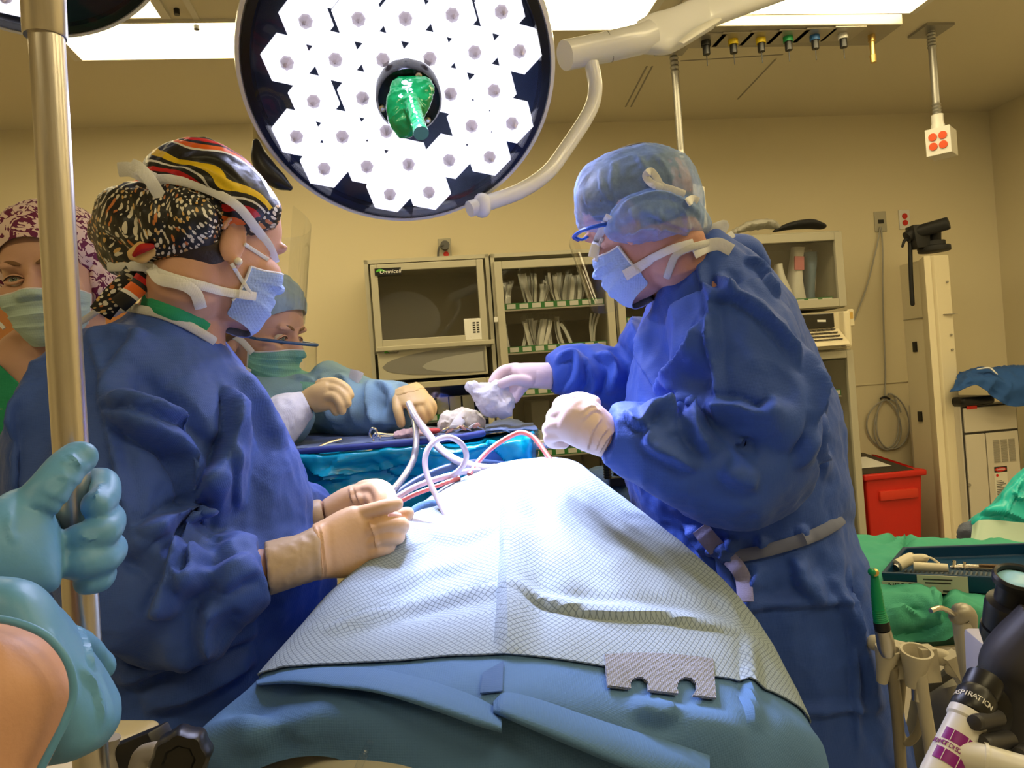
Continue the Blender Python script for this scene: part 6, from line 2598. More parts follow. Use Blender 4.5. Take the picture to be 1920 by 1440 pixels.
glove('glove', NITRILE, asn,
      [(-130, 1040, -80, 1150, .49, .030), (-60, 985, 0, 1135, .50, .032), (-10, 938, 62, 1118, .515, .034), (24, 918, 108, 1105, .53, .032), (60, 915, 118, 1060, .54, .026), (75, 925, 116, 1010, .548, .018)],
      [([(40, 968, .525), (85, 925, .530), (118, 884, .545), (142, 862, .558), (150, 858, .560)], .0148, ), ([(120, 960, .640), (160, 915, .645), (192, 905, .620), (196, 930, .595), (180, 948, .572)], .0132),
       ([(115, 1000, .640), (165, 975, .642), (203, 970, .610), (196, 995, .575), (156, 1008, .560), (146, 1010, .560)], .0132), ([(110, 1035, .635), (165, 1030, .638), (207, 1025, .610), (198, 1045, .578), (156, 1056, .555), (136, 1060, .555)], .0128),
       ([(110, 1070, .630), (155, 1075, .632), (190, 1072, .605), (186, 1086, .580), (162, 1092, .566)], .0112), ([(60, 1000, .56), (90, 990, .60), (118, 985, .635)], .014), ([(60, 1050, .56), (90, 1050, .60), (115, 1050, .632)], .014)],
      voxel=.0022, smooth=4,
      wr=[([(112, 868), (140, 868), (168, 880)], .0008, .005, .6), ([(100, 890), (130, 900), (158, 908)], .0007, .004, .6), ([(75, 918), (110, 935), (135, 945)], .0007, .004, .6), ([(40, 946), (80, 948), (115, 968)], .0009, .005, .6), ([(118, 878), (120, 910), (90, 935)], .0006, .004, .7),
          ([(128, 850), (140, 866), (150, 880)], .0012, .003, .5), ([(190, 905), (182, 920), (176, 940)], .0012, .003, .5), ([(150, 1005), (165, 1012), (185, 1008)], .001, .003, .5), ([(20, 960), (14, 990), (26, 1020)], .001, .004, .6)])
# near glove, its wide cuff turned to the picture, fingers resting beyond it
b = MB()
b.loft([(-110, 1100, 20, 1460, .41, .02), (-40, 1072, 70, 1438, .415, .034), (40, 1078, 132, 1425, .425, .042), (100, 1110, 190, 1400, .44, .040), (148, 1165, 222, 1358, .46, .030), (180, 1225, 224, 1312, .475, .016)], 50, 44, e=2.3, dome=(0, .004))
for pts, r in (([(150, 1250, .50), (170, 1300, .56), (165, 1345, .60), (150, 1370, .62)], .011), ([(130, 1270, .50), (145, 1320, .56), (140, 1360, .60), (128, 1385, .62)], .011), ([(110, 1290, .50), (120, 1340, .55), (115, 1375, .59), (105, 1395, .61)], .0108),
               ([(90, 1310, .49), (95, 1355, .54), (88, 1385, .575)], .010), ([(120, 1200, .50), (160, 1215, .55), (185, 1250, .58)], .0115)):
    fng(b, pts, r)
me = union(b, .0028, 4)
rough(me, .004, 14, seed=52, ridged=False)
folds(me, [([(110, 1120), (150, 1180), (175, 1260)], .002, .006, .5), ([(150, 1250), (180, 1300), (190, 1360)], .002, .006, .5), ([(90, 1180), (110, 1260), (130, 1330)], .002, .006, .5)])
g2_ = link('glove', me, NITRILE, asn)
b = MB()
b.tube(PL([(-60, 1158, .370), (-10, 1160, .368), (40, 1170, .366), (92, 1196, .366), (128, 1244, .366), (138, 1300, .366), (122, 1352, .362), (98, 1400, .358), (76, 1442, .355)]), .0019, 12, 60, round_=True)
b.build('glove_beading', NITRILE, g2_)
# forearm lies in front of the cuff
# ------------------------------------------------------------------ instrument tray on its stand
TZ = 1.205
ms = thing('instrument_stand', 'instrument stand draped in shiny teal film in front of the nurse', 'instrument stand', V3((-0.1, 1.58, 0)))
b = MB()
b.box(-.36, .08, 1.42, 1.72, TZ - .03, TZ - .012)
b.build('tray', STEEL, ms, bevel=.006, smooth=False)
b = MB()
b.cyl(V3((-.1, 1.70, .05)), V3((-.1, 1.70, TZ - .03)), .018, 20)
b.build('post', STEEL, ms)
b = MB()
b.box(-.32, .12, 1.68, 1.72, .02, .06)
b.box(-.32, -.28, 1.5, 1.7, .0, .05)
b.box(.08, .12, 1.5, 1.7, .0, .05)
b.build('base', STEEL, ms, bevel=.006, smooth=False)
C1 = []
xs = [520, 560, 620, 700, 780, 860, 930, 975, 1000]
for i, x in enumerate(xs):
    f = i / (len(xs) - 1)
    yt = 852 - 40 * f + (6 if i in (2, 5) else 0)
    w = [(x + 4 * math.sin(i * 2.1), 0)]
    k = 10 * math.sin(i * 1.9)
    col = [(x + 6, yt - 8, 1.46), (x, yt + 4, 1.385), (x, yt + 16, 1.37), (x + k * .3, yt + 40, 1.38 + .012 * math.sin(i * 2.4)), (x + k * .6, yt + 80, 1.39 + .02 * math.sin(i * 2.0)), (x + k, yt + 150, 1.40 + .03 * math.sin(i * 1.7)), (x + k, yt + 230, 1.42 + .03 * math.sin(i * 1.4))]
    C1.append(col)
C1.append([(1010, 805, 1.85), (1012, 820, 1.72), (1010, 835, 1.66), (1006, 860, 1.64), (996, 890, 1.62), (985, 940, 1.62), (980, 1020, 1.62)])
g_, _ = surf(C1, 120, 60)
me = gridmesh(g_)
if getno(me)[60 * 120 // 2] @ np.array(CF) > 0:
    me.flip_normals()
    me.update()
folds(me, [([(570, 870), (620, 900), (660, 890)], .006, .010, .4), ([(580, 890), (680, 885), (780, 860)], .005, .008, .4), ([(560, 900), (640, 930), (740, 900)], .006, .012, .4), ([(800, 850), (860, 850), (930, 830)], .005, .008, .4), ([(900, 820), (940, 850), (960, 880)], .006, .01, .4),
           ([(640, 856), (600, 900), (560, 920)], .005, .01, .5), ([(700, 860), (760, 890), (860, 880)], .005, .010, .5)])
rough(me, .008, 18, seed=61)
tf = link('film_drape', me, CLOTHT, ms, solid=.0012)
BT = clothmat('towel_slate', (.14, .18, .27), 350)
g_, _ = surf([[(525 + 475 * u + 8, 846 - 42 * u, 1.40), (530 + 470 * u, 838 - 40 * u, 1.50), (560 + 440 * u, 822 - 26 * u, 1.60), (590 + 410 * u, 808 - 14 * u, 1.72), (600 + 400 * u, 814 - 12 * u, 1.76)] for u in [k / 8 for k in range(9)]], 60, 40)
me = gridmesh(g_)
if getno(me)[60 * 20] @ np.array((0, 0, 1)) < 0:
    me.flip_normals()
    me.update()
rough(me, .008, 16, seed=62)
link('blue_liner', me, BT, ms, solid=.002)
b = MB()
b.tube(PL([(524, 852, 1.39), (560, 848, 1.385), (620, 842, 1.38), (700, 836, 1.38), (780, 829, 1.38), (860, 820, 1.38), (905, 813, 1.39)]), .006, 12, 60, round_=True)
b.build('liner_edge', mat('navy_cloth', (.03, .05, .22), .7), ms)
# liner corner flopped over at the right
g_, _ = surf([[(900, 812, 1.40), (915, 800, 1.55), (930, 790, 1.70)], [(940, 806, 1.38), (945, 796, 1.55), (955, 786, 1.72)], [(965, 812, 1.42), (972, 800, 1.56), (975, 790, 1.72)], [(982, 832, 1.50), (990, 812, 1.60), (988, 798, 1.74)]], 30, 24)
me = gridmesh(g_)
rough(me, .008, 22, seed=63)
link('liner_corner', me, BT, ms, solid=.002)


def tray_thing(name, mb, mt, label, cat, group=None):
    return tag(mb.build(name, mt), label, cat, group)


SST = mat('bright_steel', (.75, .72, .68), .18, 1.0)
b = MB()
b.tube(PL([(598, 838, 1.44), (618, 830, 1.45), (640, 824, 1.46)]), .003, 8, 12)
b.tube(PL([(598, 838, 1.44), (590, 842, 1.44)]), .0025, 8)
tray_thing('forceps', b, SST, 'dark curved forceps at the left end of the instrument tray', 'forceps')
t = thing('ring_clamp', 'brassy ring handled clamp lying across the middle of the instrument tray', 'clamp', P(715, 822, 1.46))
b = MB()
for c in ((700, 812), (706, 822)):
    ring = [P(c[0] + 7 * math.cos(q), c[1] + 9 * math.sin(q), 1.45) for q in [2 * PI * k / 16 for k in range(17)]]
    b.tube(ring, .0022, 8)
b.build('ring_handle', SST, t)
b = MB()
b.tube(PL([(708, 818, 1.45), (730, 818, 1.455), (748, 816, 1.46)]), .0028, 8, 10)
b.tube(PL([(706, 812, 1.45), (730, 815, 1.455), (748, 814, 1.46)]), .0028, 8, 10)
b.build('shank', SST, t)
b = MB()
b.ell(P(760, 815, 1.46), (.022, .015, .008))
b.ell(P(785, 812, 1.45), (.03, .02, .009))
me = union(b, .003, 2)
rough(me, .01, 40, seed=64)
tag(link('stained_gauze', me, mat('pink_gauze', (.78, .50, .42), .8, var=.3, vscale=60)), 'flat pink stained gauze on the tray below the grey tube', 'gauze')
b = MB()
b.ell(P(812, 808, 1.44), (.014, .014, .006))
tag(b.build('stained_gauze', mat('red_gauze', (.60, .06, .05), .7)), 'small bright red gauze scrap on the tray', 'gauze')
b = MB()
b.ell(P(860, 788, 1.50), (.042, .04, .022))
b.ell(P(845, 793, 1.49), (.028, .03, .020))
b.ell(P(882, 792, 1.49), (.028, .03, .018))
me = union(b, .0035, 2)
rough(me, .014, 28, seed=65)
t = tag(link('laparotomy_sponge', me, mat('cream_gauze', (.84, .76, .60), .9, bump=.3, bscale=250)), 'heap of cream gauze with a band round it on the instrument tray', 'gauze')
b = MB()
b.tube(PL([(852, 803, 1.44), (860, 790, 1.448), (872, 778, 1.475)]), .008, 10, 12, flat=(1.2, .2), up=lambda p: CAM - p)
b.build('gauze_band', PAPER, t)
rt = random.Random(5)
for k in range(9):
    x = 835 + k * 8.2
    y = 804 + rt.uniform(-4, 5) - k * .5
    b = MB()
    b.obox(P(x, y, 1.425), V3((.007, 0, rt.uniform(-.004, .004))), V3((0, .004, 0)), V3((rt.uniform(-.003, .003), 0, .0035)))
    mt = [SST, mat('coral_plastic', (.80, .45, .35), .5), WHITEP, SST, mat('coral_plastic', (0, 0, 0)), SST, WHITEP, mat('coral_plastic', (0, 0, 0)), SST][k]
    tag(b.build('small_instrument', mt, None, bevel=.0015), '%s small bit in the row before the gauze heap, number %s from the left' % (('steel' if mt is SST else 'white' if mt is WHITEP else 'coral'), ['one', 'two', 'three', 'four', 'five', 'six', 'seven', 'eight', 'nine'][k]), 'instrument', 'small bits on the tray')

# ------------------------------------------------------------------ draped table peeking out between drape and right surgeon
t = thing('back_table', 'low draped table glimpsed below the white gloved fist, with a black camera head', 'table', P(1130, 900, 1.7))
b = MB()
b.loft([(1085, 905, 1095, 975, 1.75, .06), (1110, 880, 1115, 1000, 1.75, .12), (1170, 878, 1175, 1010, 1.75, .14), (1240, 890, 1240, 1010, 1.75, .12)], 30, 30, e=3)
me = union(b, .008, 3)
rough(me, .012, 12, seed=66)
link('table_cover', me, clothmat('cover_slate', (.07, .13, .24), 350), t)
q_ = P(1170, 960, 1.75)
b = MB()
b.lathe([(.16, 0), (.16, .03), (.03, .05), (.03, q_.z)], 24, V3((q_.x, q_.y, 0)))
b.build('pedestal', STEEL, t)
b = MB()
b.cyl(P(1137, 866, 1.62), P(1140, 898, 1.62), .0075, 16)
for i in range(6):
    b.cyl(P(1137.4 + i * .4, 868 + i * 5, 1.62), P(1137.6 + i * .4, 870 + i * 5, 1.62), .0088, 16)
b.cyl(P(1150, 885, 1.63), P(1172, 888, 1.63), .008, 14)
b.obox(P(1160, 902, 1.63), V3((.020, 0, 0)), V3((0, .015, 0)), V3((0, 0, .008)))
tag(b.build('camera_head', BLACKP), 'small black ribbed device on the low table below the white fist', 'device')

# ------------------------------------------------------------------ red bin
a0, a1 = wx(1626, 940, .50), wx(1733, 940, .50)
zt = wz(1680, 884, .50)
bn = thing('waste_bin', 'red plastic waste bin with a dark lid by the back wall', 'bin', ROOM @ V3(((a0 + a1) / 2, -.32, 0)), TH)
b = MB(ROOM)
tp = .03
vs = []
for z, k in ((0.0, tp), (zt - .02, 0)):
    vs += [(a0 + k, -.50 + k, z), (a1 - k, -.50 + k, z), (a1 - k, -.16, z), (a0 + k, -.16, z)]
b.add(vs, [(0, 3, 2, 1), (4, 5, 6, 7), (0, 1, 5, 4), (1, 2, 6, 5), (2, 3, 7, 6), (3, 0, 4, 7)])
body = b.build('body', REDP, bn, bevel=.012, bseg=3)
b = MB(ROOM)
b.box(a0 - .018, a1 + .018, -.52, -.14, zt - .035, zt)
b.build('rim', REDP, bn, bevel=.01, bseg=3)
hz0, hz1 = wz(1680, 936, .5), wz(1680, 918, .5)
b = MB(ROOM)
b.box(wx(1648, 928, .5), wx(1720, 928, .5), -.515, -.46, hz0, hz1)
b.build('handle_ledge', mat('red_bright', (.70, .045, .02), .4), bn, bevel=.006)
b = MB(ROOM)
am = a0 + (a1 - a0) * .72
b.add([(a0 - .02, -.50, zt + .005), (am + .05, -.50, zt + .002), (am - .03, -.15, zt + .075), (a0 - .02, -.15, zt + .09),
       (a0 - .02, -.50, zt - .002), (am + .05, -.50, zt - .004), (am - .03, -.15, zt + .065), (a0 - .02, -.15, zt + .08)], [(0, 1, 2, 3), (7, 6, 5, 4), (0, 4, 5, 1), (1, 5, 6, 2), (2, 6, 7, 3), (3, 7, 4, 0)])
ld_ = b.build('lid', mat('bin_lid_dark', (.045, .035, .028), .5), bn, smooth=False)
b = MB(ROOM)
b.add([(a0 - .01, -.42, zt + .024), (am - .03, -.42, zt + .022), (am - .07, -.24, zt + .061), (a0 - .01, -.24, zt + .068)], [(0, 1, 2, 3)])
b.build('lid_label', PAPER, ld_, smooth=False)
b = MB(ROOM)
b.add([(am + .03, -.18, zt + .06), (a1 + .02, -.40, zt + .0), (a1 + .02, -.36, zt + .0), (am + .03, -.14, zt + .06), (am + .03, -.18, zt + .05), (a1 + .02, -.40, zt - .012), (a1 + .02, -.36, zt - .012), (am + .03, -.14, zt + .05)],
      [(0, 1, 2, 3), (7, 6, 5, 4), (0, 4, 5, 1), (1, 5, 6, 2), (2, 6, 7, 3), (3, 7, 4, 0)])
b.build('rim_bar', REDP, bn, smooth=False)

# ------------------------------------------------------------------ white column with the black swivel arm
BT_ = .55
a0, am, a1 = wx(1722, 700, .30), wx(1748, 700, BT_), wx(1797, 700, BT_)
zt = wz(1765, 478, BT_)
cl = thing('equipment_column', 'tall cream floor column topped by a black clamp', 'column', ROOM @ V3(((am + a1) / 2, -.35, 0)), TH)
b = MB(ROOM)
poly = [(a0, -.20), (a0 + .01, -.36), (am, -BT_), (am + .035, -BT_ - .01), (am + .05, -BT_ + .015), (am + .065, -BT_), (a1, -BT_ + .01), (a1 + .015, -BT_ + .03), (a1 + .015, -.20)]
rs = [[V3((p[0], p[1], z)) for p in poly] for z in (0.0, zt)]
b.rings(rs)
b.build('body', CREAM, cl, bevel=.003, smooth=False)
b = MB(ROOM)
b.box(a0 - .002, a1 + .016, -BT_ - .012, -.2, wz(1760, 590, BT_) - .0015, wz(1760, 590, BT_) + .0015)
b.build('joint_line', mat('cream_joint', (.45, .40, .32), .7), cl, smooth=False)  # joint between column sections, a darker cream line
for y in (528, 628, 656):
    b = MB(ROOM)
    q = wa(1780, y, BT_)
    b.cyl((a1 - .025, -BT_ + .01, q[1]), (a1 - .025, -BT_ - .004, q[1]), .006, 10)
    b.build('screw', DSTEEL, cl)
for y in (650, 782):
    b = MB(ROOM)
    q = wa(1718, y, .3)
    b.box(a0 - .004, a0 + .006, -.30, -.27, q[1] - .03, q[1] + .03)
    b.build('slot', BLACKP, cl, smooth=False)
b = MB()
d0 = (ROOM @ V3((am, -BT_ + .12, 0))).y
K = lambda x, y, dd=0: P(x, y, d0 + dd)
b.lathe([(.085, 0), (.085, .03), (.06, .035), (.06, .06)], 24, K(1752, 472), (0, 0, 1))
b.cyl(K(1752, 466), K(1752, 428), .035, 20)
b.cyl(K(1735, 466), K(1735, 430), .02, 16)
b.obox(K(1718, 445), V3((.030, 0, 0)), V3((0, .045, 0)), V3((-.008, 0, .065)))
b.obox(K(1731, 452), V3((.02, 0, 0)), V3((0, .04, 0)), V3((0, 0, .05)))
b.build('clamp', BLACKR, cl, bevel=.004)
b = MB()
b.tube([K(1700, 445), K(1712, 437), K(1776, 419, -.12), K(1779, 418, -.125)], [.032, .036, .036, .033], 28)
b.build('arm_bar', BLACKR, cl)
b = MB()
b.tube([K(1708, 448), K(1697, 450), K(1692, 462)], [.008, .009, .007], 10, 10, round_=True)
b.build('lever', BLACKR, cl)
b = MB()
b.tube([K(1706, 450, .02), K(1708, 520, .02), K(1711, 570, .02)], .012, 10, 12, round_=True)
b.build('side_rod', BLACKR, cl)

# ------------------------------------------------------------------ grey equipment cabinet at the right
BQ = .60
a0, a1 = wx(1808, 850, BQ), wx(1914, 850, BQ)
zt = wz(1850, 758, BQ)
eq = thing('equipment_cabinet', 'cream equipment cabinet with vent slots and a danger label at the right wall', 'cabinet', ROOM @ V3(((a0 + a1) / 2, -.4, 0)), TH)
ECM = mat('equipment_cream', (.66, .60, .49), .5)
b = MB(ROOM)
b.box(a0, a1, -BQ + .006, -.15, 0, zt)
b.build('body', ECM, eq, bevel=.008, smooth=False)
zl = wz(1850, 810, BQ)
ad_ = wx(1850, 860, BQ)
for nm, x0, x1, z0, z1 in (('top_panel', a0 + .012, a1 - .012, zl + .006, zt - .012), ('left_panel', a0 + .012, ad_ - .003, .1, zl - .006), ('right_panel', ad_ + .003, a1 - .012, .1, zl - .006)):
    b = MB(ROOM)
    b.box(x0, x1, -BQ - .006, -BQ + .008, z0, z1)
    pn = b.build(nm, ECM, eq, bevel=.004, smooth=False)
b = MB(ROOM)
b.box(a0 + .004, a1 - .004, -BQ + .003, -BQ + .007, .09, zt - .004)
b.build('panel_gap', SEAM, eq, smooth=False)
for k in range(3):
    b = MB(ROOM)
    x0 = wx(1861 + k * 14.5, 840, BQ)
    z0, z1 = wz(1880, 866, BQ), wz(1880, 823, BQ)
    for j in range(14):
        zz = z0 + (z1 - z0) * (j + .5) / 14
        b.box(x0, x0 + .037, -BQ - .009, -BQ - .005, zz - .0035, zz + .0025)
    b.build('vent', mat('vent_grey', (.36, .33, .27), .6), pn, smooth=False)
lx0, lx1 = wx(1862, 880, BQ), wx(1886, 880, BQ)
lz0, lz1 = wz(1875, 930, BQ), wz(1875, 874, BQ)
b = MB(ROOM)
b.box(lx0, lx1, -BQ - .0085, -BQ - .005, lz0, lz1)
lb_ = b.build('danger_label', mat('label_cream', (.80, .76, .64), .6), pn, smooth=False)
b = MB(ROOM)
b.box(lx0, lx1, -BQ - .0095, -BQ - .0083, lz1 - .032, lz1)
b.build('label_header', BLACKP, lb_, smooth=False)
b = MB(ROOM)
nn = 24
b.add([((lx0 + lx1) / 2 + (lx1 - lx0) * .46 * math.cos(2 * PI * k / nn), -BQ - .010, lz1 - .016 + .0115 * math.sin(2 * PI * k / nn)) for k in range(nn)], [tuple(range(nn))])
b.build('label_oval', REDP, lb_, smooth=False)
text('label_word', 'DANGER', .013, ROOM @ V3(((lx0 + lx1) / 2, -BQ - .0105, lz1 - .016)), EX, (0, 0, 1), PAPER, lb_, depth=.0002)
b = MB(ROOM)
for j in range(9):
    b.box(lx0 + .008, lx1 - .012 - .012 * (j % 3), -BQ - .0092, -BQ - .0083, lz0 + .008 + j * .0095, lz0 + .0115 + j * .0095)
b.build('label_text_lines', SEAM, lb_, smooth=False)
b = MB(ROOM)
b.cyl((lx0 + .016, -BQ - .0095, lz1 - .048), (lx0 + .016, -BQ - .008, lz1 - .048), .008, 12)
b.build('label_symbol', REDP, lb_)
b = MB(ROOM)
b.box(wx(1811, 764, BQ), wx(1830, 764, BQ), -BQ - .0085, -BQ - .005, wz(1820, 767, BQ), wz(1820, 761, BQ))
b.build('red_badge', REDP, eq, smooth=False)
b = MB(ROOM)
q = wa(1816, 909, BQ)
b.cyl((q[0], -BQ - .004, q[1]), (q[0], -BQ - .012, q[1]), .008, 12)
b.build('lock', DSTEEL, eq)
# black tray on it, blue wrap over both
b = MB(ROOM)
x0, x1 = wx(1802, 748, BQ), wx(1860, 748, BQ)
b.box(x0 - .015, x1, -BQ - .03, -.25, zt + .002, zt + .05)
tag(b.build('black_tray', BLACKP, None, bevel=.018, bseg=3), 'black tray on the equipment cabinet under the blue wrap', 'tray')
dq = (ROOM @ V3((a0, -BQ, 0))).y
g_, _ = surf([[(1782, 736, dq - .06), (1786, 728, dq - .05), (1792, 712, dq + .02), (1800, 700, dq + .2)], [(1800, 732, dq - .10), (1804, 716, dq - .09), (1812, 702, dq), (1822, 692, dq + .2)], [(1830, 722, dq - .11), (1830, 708, dq - .10), (1836, 694, dq), (1842, 690, dq + .2)],
               [(1855, 738, dq - .10), (1856, 710, dq - .10), (1860, 696, dq), (1864, 690, dq + .2)], [(1880, 756, dq - .09), (1882, 720, dq - .10), (1884, 694, dq), (1888, 688, dq + .2)], [(1905, 762, dq - .08), (1905, 720, dq - .10), (1906, 692, dq), (1908, 687, dq + .2)], [(1945, 756, dq - .08), (1945, 715, dq - .1), (1945, 690, dq), (1945, 686, dq + .2)]], 60, 30)
me = gridmesh(g_)
rough(me, .03, 9, seed=71)
bw = tag(link('wrap_cloth', me, clothmat('wrap_blue', (.035, .11, .36), 200), None, solid=.004), 'crumpled blue wrap draped over the right equipment cabinet', 'cloth')
b = MB()
b.tube([P(1835, 692, dq - .05), P(1855, 690, dq - .06), P(1868, 700, dq - .09)], [.01, .014, .01], 10, 14, round_=True, flat=(1, .4))
b.build('white_edge', WHITEC, bw)

# ------------------------------------------------------------------ teal draped shape at the right edge
td = thing('draped_equipment', 'turquoise film draped equipment at the right edge', 'equipment', P(1900, 1000, 2.5))
g_, _ = surf([[(1800, 1010, 2.6), (1802, 995, 2.45), (1815, 985, 2.5)], [(1822, 1000, 2.35), (1822, 976, 2.35), (1830, 968, 2.5)], [(1848, 1000, 2.3), (1850, 958, 2.32), (1858, 950, 2.5)], [(1880, 1000, 2.28), (1884, 920, 2.32), (1892, 912, 2.5)], [(1910, 1000, 2.28), (1914, 892, 2.32), (1920, 884, 2.5)], [(1960, 1000, 2.28), (1960, 850, 2.32), (1965, 842, 2.5)]], 110, 60)
me = gridmesh(g_)
if getno(me)[110 * 25 + 55] @ np.array(CF) > 0:
    me.flip_normals()
    me.update()
folds(me, [([(1840, 965), (1880, 960), (1930, 980)], .012, .02, .4), ([(1870, 980), (1900, 930), (1918, 900)], .012, .02, .4), ([(1895, 925), (1912, 935), (1930, 932)], .01, .012, .4)])
rough(me, .010, 9, seed=72)
link('film_cover', me, mat('turquoise_film', (.02, .62, .62), .3, spec=.5), td, solid=.002)
g_, _ = surf([[(1818, 1030, 2.2), (1824, 985, 2.3)], [(1850, 1030, 2.2), (1850, 975, 2.28)], [(1960, 1030, 2.2), (1960, 985, 2.26)]], 20, 10)
b = MB()
b.grid(g_)
b.build('pale_skirt', mat('pale_film', (.42, .56, .46), .4), td, solid=.003)
b = MB()
b.ell(P(1817, 1000, 2.35), (.035, .03, .035))
me = union(b, .006, 1)
rough(me, .02, 15, seed=73)
link('grey_bundle', me, clothmat('grey_cloth', (.13, .15, .22), 200), td)
b = MB()
b.box(1.62, 1.80, 2.32, 2.5, 0, .66)
b.build('support', DSTEEL, td, smooth=False)

# ------------------------------------------------------------------ green draped instrument table
gt = thing('side_table', 'side table under a green cloth at the lower right', 'table', V3((.95, 1.75, 0)))
b = MB()
b.box(.76, 1.3, 1.52, 1.98, .70, .72)
b.build('table_top', STEEL, gt, bevel=.004, smooth=False)
for k, (x, y) in enumerate(((.78, 1.54), (1.28, 1.54), (.78, 1.96), (1.28, 1.96))):
    b = MB()
    b.cyl(V3((x, y, 0)), V3((x, y, .70)), .014, 14)
    b.build('leg', STEEL, gt)
GC = [
    [(1560, 1000, 2.05), (1565, 1030, 1.86), (1575, 1090, 1.66), (1600, 1180, 1.45), (1640, 1260, 1.42)],
    [(1600, 1003, 2.08), (1620, 1045, 1.85), (1632, 1085, 1.67), (1645, 1150, 1.46), (1660, 1225, 1.44)],
    [(1680, 1001, 2.10), (1690, 1040, 1.87), (1705, 1082, 1.69), (1710, 1120, 1.47), (1715, 1205, 1.45)],
    [(1740, 1006, 2.10), (1750, 1045, 1.87), (1758, 1084, 1.69), (1765, 1128, 1.46), (1770, 1200, 1.44)],
    [(1820, 1010, 2.10), (1825, 1050, 1.86), (1830, 1092, 1.66), (1825, 1128, 1.46), (1815, 1180, 1.44)],
    [(1880, 1012, 2.10), (1885, 1052, 1.86), (1885, 1100, 1.64), (1885, 1135, 1.48), (1890, 1215, 1.46)],
    [(1960, 1016, 2.10), (1965, 1055, 1.86), (1965, 1112, 1.64), (1965, 1170, 1.48), (1970, 1240, 1.46)],
]
g_, _ = surf(GC, 110, 80)
me = gridmesh(g_)
if getno(me)[110 * 40 + 55] @ np.array(CF) > 0:
    me.flip_normals()
    me.update()
folds(me, [([(1655, 1020), (1700, 1000), (1690, 1035)], .012, .015, .5), ([(1750, 1085), (1765, 1120), (1775, 1170)], .016, .016, .5), ([(1640, 1160), (1690, 1130), (1740, 1150)], .012, .02, .5), ([(1660, 1195), (1730, 1190), (1780, 1165)], .008, .014, .5), ([(1790, 1095), (1840, 1110), (1880, 1120)], .012, .015, .5)])
rough(me, .016, 9, seed=74)
link('green_cloth', me, GDRAPE, gt, solid=.002)
# navy instrument tray
ty = thing('instrument_tray', 'navy tray of steel and cream handpieces resting on the green cloth', 'tray', P(1800, 1070, 1.66))
NAVY = mat('navy_tray', (.004, .045, .115), .35)
q00, q10, q11, q01 = P(1650, 1052, 1.60), P(1935, 1072, 1.48), P(1945, 1045, 1.75), P(1692, 1026, 1.80)
b = MB()
z0 = .79
top = [q00, q10, q11, q01]
zt_ = sum(p.z for p in top) / 4
rim_o = [V3((p.x, p.y, zt_)) for p in top]
c_ = sum(rim_o, V3()) / 4
rim_i = [p + (c_ - p).normalized() * .012 for p in rim_o]
flo = [V3((p.x, p.y, zt_ - .028)) for p in rim_i]
bot = [V3((p.x, p.y, zt_ - .036)) + (c_ - V3((p.x, p.y, zt_))).normalized() * .006 for p in top]
b.rings([bot, rim_o, rim_i, flo], True, True)
b.build('tray_body', NAVY, ty, bevel=.004, smooth=False)
b = MB()
ex_ = (rim_o[1] - rim_o[0]).normalized()
ey_ = (rim_o[3] - rim_o[0])
for i in range(34):
    p = flo[0] + ex_ * (.30 * i / 34 + .02) + (flo[1] - flo[0]) * .0 + ey_.normalized() * .01
    b.obox(p + V3((0, 0, .004)) + ex_ * 0.0 + ey_ * .22, ex_ * .0016, ey_ * .2, V3((0, 0, .003)))
b.build('ribbed_insert', mat('slate_insert', (.10, .12, .15), .5), ty, smooth=False)
n_f = ex_.cross(V3((0, 0, 1))).normalized()
lc_ = (rim_o[0] + (rim_o[1] - rim_o[0]) * .42) + V3((0, 0, -.020)) + n_f * .001
b = MB()
b.obox(lc_, ex_ * .045, n_f * .001, V3((0, 0, .018)))
lbl = b.build('tray_label', mat('label_tan', (.62, .58, .46), .6), ty, smooth=False)
for j, (s_, z_) in enumerate((('U.S. NAVAL DENTAL', .010), ('INSTRUMENT TRAY', .003))):
    b = MB()
    b.obox(lc_ + n_f * .0013 + V3((0, 0, z_)) - ex_ * .008, ex_ * (.026 - .003 * j), n_f * .0003, V3((0, 0, .0013)))
    b.build('label_text_line', SEAM, lbl, smooth=False)
b = MB()
b.obox(lc_ + n_f * .0013 + V3((0, 0, -.013)) + ex_ * .012, ex_ * .012, n_f * .0003, V3((0, 0, .002)))
b.build('label_text_line', SEAM, lbl, smooth=False)
lc2 = (rim_o[0] + (rim_o[1] - rim_o[0]) * .13) + V3((0, 0, -.026)) + n_f * .001
b = MB()
b.obox(lc2, ex_ * .034, n_f * .001, V3((0, 0, .008)))
lbl2 = b.build('tray_label', mat('label_tan', (0, 0, 0)), ty, smooth=False)
text('label_word', 'AIDB-T', .016, lc2 + n_f * .0014, ex_, (0, 0, 1), BLACKP, lbl2, depth=.0002)
# handpieces lying in the tray
CRM = mat('cream_handpiece', (.78, .70, .52), .35)
hp = thing('surgical_handpiece', 'cream angled handpiece lying in the navy tray', 'handpiece', P(1720, 1045, 1.64))
Z = zt_
def T(u, v, h=.0):
    p = rim_o[0] + (rim_o[1] - rim_o[0]) * u + (rim_o[3] - rim_o[0]) * v
    return V3((p.x, p.y, zt_ + h))
b = MB()
b.tube([T(.06, .35, -.006), T(.14, .45, .004), T(.16, .46, .005)], [.013, .013, .010], 20, 14)
b.tube([T(.14, .44, .004), T(.24, .45, .006), T(.27, .45, .002)], [.010, .009, .007], 18, 14)
b.build('head', CRM, hp)
b = MB()
b.tube([T(.18, .34, -.006), T(.42, .36, -.008)], [.010, .009], 18)
b.tube([T(.25, .42, .008), T(.30, .40, .010), T(.36, .38, .0)], .0025, 8, 12)
b.build('barrel', CRM, hp)
b = MB()
b.tube([T(.05, .33, -.010), T(.065, .355, -.007)], .0085, 16)
b.build('chuck', STEEL, hp)
